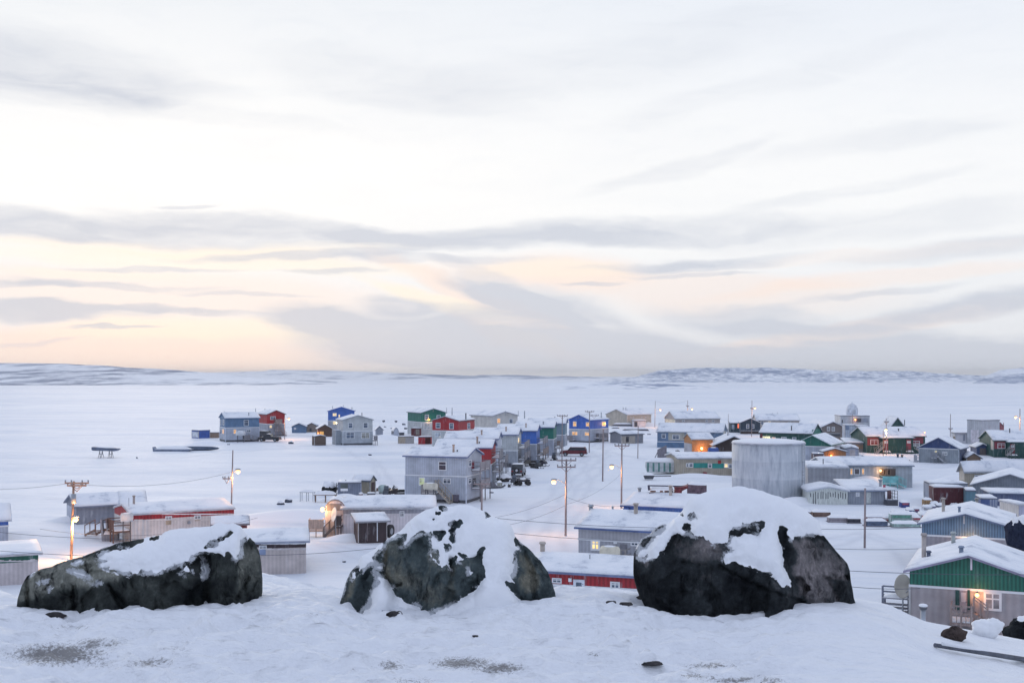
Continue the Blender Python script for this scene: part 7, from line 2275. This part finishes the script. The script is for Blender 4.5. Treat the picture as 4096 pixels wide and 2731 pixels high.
# storage yard crates, lower right
YARD = [
    ('grey plastic-wrapped cube behind the navy and red printed bundle', 'B5', 985, 300, 70, 44, (.44, .47, .54), 'paint', (.10, .14, .30)),
    ('white bundle with a dark end at the back of the yard', 'B5', 1180, 262, 84, 40, (.58, .60, .64), 'paint', None),
    ('small red topped carton left of the lilac wrapped stack', 'B5', 1120, 346, 60, 44, (.55, .52, .54), 'paint', (.48, .10, .08)),
    ('dark green tarp bundle behind the green lettered bundle', 'B5', 812, 320, 60, 40, (.08, .15, .15), 'paint', None),
    ('blue lidded box in the middle row of the yard', 'B5', 865, 330, 66, 34, (.12, .17, .38), 'paint', (.55, .57, .62)),
    ('pale carton with a blue stripe in the middle row of the yard', 'B5', 948, 340, 70, 44, (.60, .60, .62), 'paint', (.08, .14, .42)),
    ('brown pallet load under snow behind the tall yellowish crate', 'B5', 1262, 226, 80, 44, (.30, .22, .17), 'wood', None),
    ('grey blue bundle leaning at the foot of the dark red container', 'B5', 1330, 236, 90, 34, (.28, .32, .42), 'paint', None),
    ('tall yellowish wooden crate topmost in the yard below the dark red container', 'D8', 340, 768, 150, 140, (.42, .27, .14), 'wood', None),
    ('blue and red banded bundle at the left end of the yard, small and high', 'B5', 918, 232, 82, 62, (.06, .09, .30), 'paint', (.35, .08, .12)),
    ('dark blue wrapped bundle under snow next to the yellowish crate', 'D8', 560, 716, 190, 44, (.04, .07, .22), 'paint', None),
    ('pale tan box on the snow behind the slim chimney of the slate gable house', 'D8', 820, 692, 70, 74, (.50, .44, .38), 'wood', None),
    ('white box with faint orange markings below the blue green container', 'D8', 1225, 768, 150, 90, (.62, .58, .58), 'paint', (.60, .40, .34)),
    ('small purple grey bundle in the middle of the yard', 'D8', 450, 806, 90, 44, (.22, .22, .36), 'paint', None),
    ('grey bundle with a navy band, beside the slim chimney', 'D8', 620, 902, 170, 54, (.40, .42, .50), 'paint', (.05, .07, .18)),
    ('dark blue low bundle right of the slim chimney', 'D8', 830, 830, 150, 34, (.07, .10, .22), 'paint', None),
    ('flat blue grey bundle far right in the yard', 'D8', 925, 776, 140, 30, (.14, .18, .30), 'paint', None),
    ('navy and red printed bundle with a snow hood, centre of the yard', 'D8', 90, 905, 90, 88, (.16, .12, .26), 'paint', (.30, .08, .12)),
    ('white wrapped stack with an orange stripe left of the slate gable house', 'D8', 258, 1052, 130, 106, (.62, .62, .66), 'paint', (.55, .16, .08)),
    ('lilac wrapped stack leaning against the slate gable house', 'D8', 480, 1030, 250, 130, (.48, .48, .58), 'paint', None),
    ('blue banded white bundle left of the orange striped stack', 'B5', 1010, 380, 110, 70, (.50, .54, .60), 'paint', (.06, .09, .30)),
    ('red printed white bundle in the front row of the yard', 'B5', 1048, 392, 80, 50, (.58, .48, .50), 'paint', (.42, .06, .08)),
    ('green lettered pale bundle, widest of the front row', 'B5', 870, 402, 220, 96, (.38, .50, .48), 'paint', (.10, .26, .20)),
    ('long red and grey stack of boards right of the bare pole', 'B5', 590, 376, 220, 42, (.26, .10, .12), 'paint', (.45, .44, .50)),
    ('second layer of dark blue boards under the long red stack', 'B5', 592, 436, 230, 54, (.10, .14, .22), 'paint', None),
    ('small red boxed bundle at the end of the long red stack', 'B5', 705, 384, 66, 40, (.42, .16, .16), 'paint', (.60, .56, .56)),
    ('snowy mint coloured pallet at the foot of the front row', 'B5', 930, 446, 300, 34, (.36, .50, .46), 'paint', None),
    ('dark log bundle left of the bare pole', 'B5', 335, 398, 130, 44, (.07, .07, .09), 'wood', None),
    ('long pale timber stack left of the dark log bundle', 'B5', 160, 390, 220, 46, (.36, .33, .36), 'wood', None),
    ('brown timber pile by the right shoulder of the biggest boulder', 'B7', 340, 268, 260, 80, (.24, .16, .13), 'wood', None),
    ('brown slatted pile partly behind the biggest boulder', 'B7', 80, 285, 190, 100, (.20, .13, .12), 'wood', None),
]
for i, (lab, k, x, y, w, hh, col, kind, band) in enumerate(YARD):
    D = gpos(*px(k, x, y)).y
    crate(lab, k, x, y, w, hh, col, D, 1.3, -4, kind, band)
# snow banks that soften the village ground
for i, (k, x, y, rx, ry, h_, lab) in enumerate([('A2', 1130, 1480, 9, 5, .9, 'broad snow bank left of the orange-lit porch'), ('A4', 300, 720, 6, 3, 1.4, 'rounded snow bank behind the dark red car'), ('B3', 650, 700, 3, 1.6, .6, 'drift at the foot of the trailer house steps'),
                                              ('A5', 900, 1450, 5, 2.5, .8, 'snow bank at the foot of the big tank'), ('A6', 200, 1130, 7, 3, 1.6, 'high drift before the long grey house with warm windows'), ('A6', 1180, 1050, 4, 2, .7, 'lone mound of ploughed snow left of the tan trailer house'),
                                              ('A2', 90, 650, 7, 3.5, 1.0, 'snow bank below the slate blue house'), ('A4', 1080, 430, 5, 3, 1.2, 'snow bank around the small white shed'), ('A2', 1660, 1270, 3, 1.5, .7, 'drift in front of the grey metal box shed'),
                                              ('B1', 1150, 580, 6, 2.5, .9, 'drift along the ribbed metal shed'), ('A3', 120, 570, 6, 3, .8, 'low drift near the round-topped hut'), ('D3', 1180, 700, 7, 1.6, .5, 'drift along the tan trailer house')]):
    drift(lab, k, x, y, rx, ry, h_, i)
ROCKV = rock_mat('rock_village', (.05, .06, .08), (.13, .15, .19), (.22, .23, .25), 9.1)
for i, (k, x, y, r_) in enumerate([('A3', 100, 385, .9), ('A3', 240, 388, .8), ('A3', 115, 452, .6), ('A3', 185, 466, .4), ('A3', 330, 425, 1.0), ('A3', 395, 408, 1.0), ('A3', 460, 395, .9), ('A3', 1255, 378, 1.0), ('A2', 325, 655, .6), ('A2', 1040, 638, .9), ('A2', 1940, 770, .5), ('A2', 920, 1338, .7), ('A2', 1010, 1306, .8), ('A3', 1330, 1205, .5), ('A4', 1450, 730, .7), ('A4', 1130, 540, .8), ('A3', 350, 470, .8), ('A1', 1145, 1005, .3), ('B3', 595, 1000, .25)]):
    g = gpos(*px(k, x, y))
    labs = ['dark rock poking from the snow beyond the tiny grey hut', 'flat dark rock on the shore slope left of the green house', 'dark rock above the tiny grey hut', 'small dark rock right of the tiny hut', 'first rock of the line up to the green house', 'second rock of the line up to the green house',
            'rock touching the back of the green house', 'dark rock between the red house and the beige two storey house', 'dark lump on the snow before the slate blue house', 'blue grey lump on the road left of the plain brown shed', 'little dark lump on the open field below the pale grey house',
            'dark rock on the bank left of the orange-lit porch', 'higher dark rock on the bank left of the orange-lit porch', 'dark scrap on the snow right of the big grey house', 'dark lump above the teal skiff', 'dark block beside the street right of the plank shed', 'reddish scrap behind the round-topped hut', 'tiny dark spot right of the trestle boat', 'tiny dark lump on the snow left of the middle boulder']
    lone_rock('snowy_rock', labs[i], g, r_ * .6, r_ * .5, r_ * .45, 200 + i, ROCKV, .62, .3)

# ---------------------------------------------------------------- winter air
b = MB()
b.box(-13500, 13500, -11500, 13500, -4.2, 62)
hz = bpy.data.materials.new('cold_haze')
hz.use_nodes = True
nt = hz.node_tree
nt.nodes.remove(nt.nodes['Principled BSDF'])
vol = nt.nodes.new('ShaderNodeVolumePrincipled')
vol.inputs['Color'].default_value = (.97, .975, .985, 1)
vol.inputs['Density'].default_value = HAZE
vol.inputs['Anisotropy'].default_value = .25
nt.links.new(vol.outputs[0], nt.nodes['Material Output'].inputs['Volume'])
o = b.build('haze', hz)
o['kind'] = 'stuff'
o['label'] = 'thin cold haze over the village and the frozen bay'
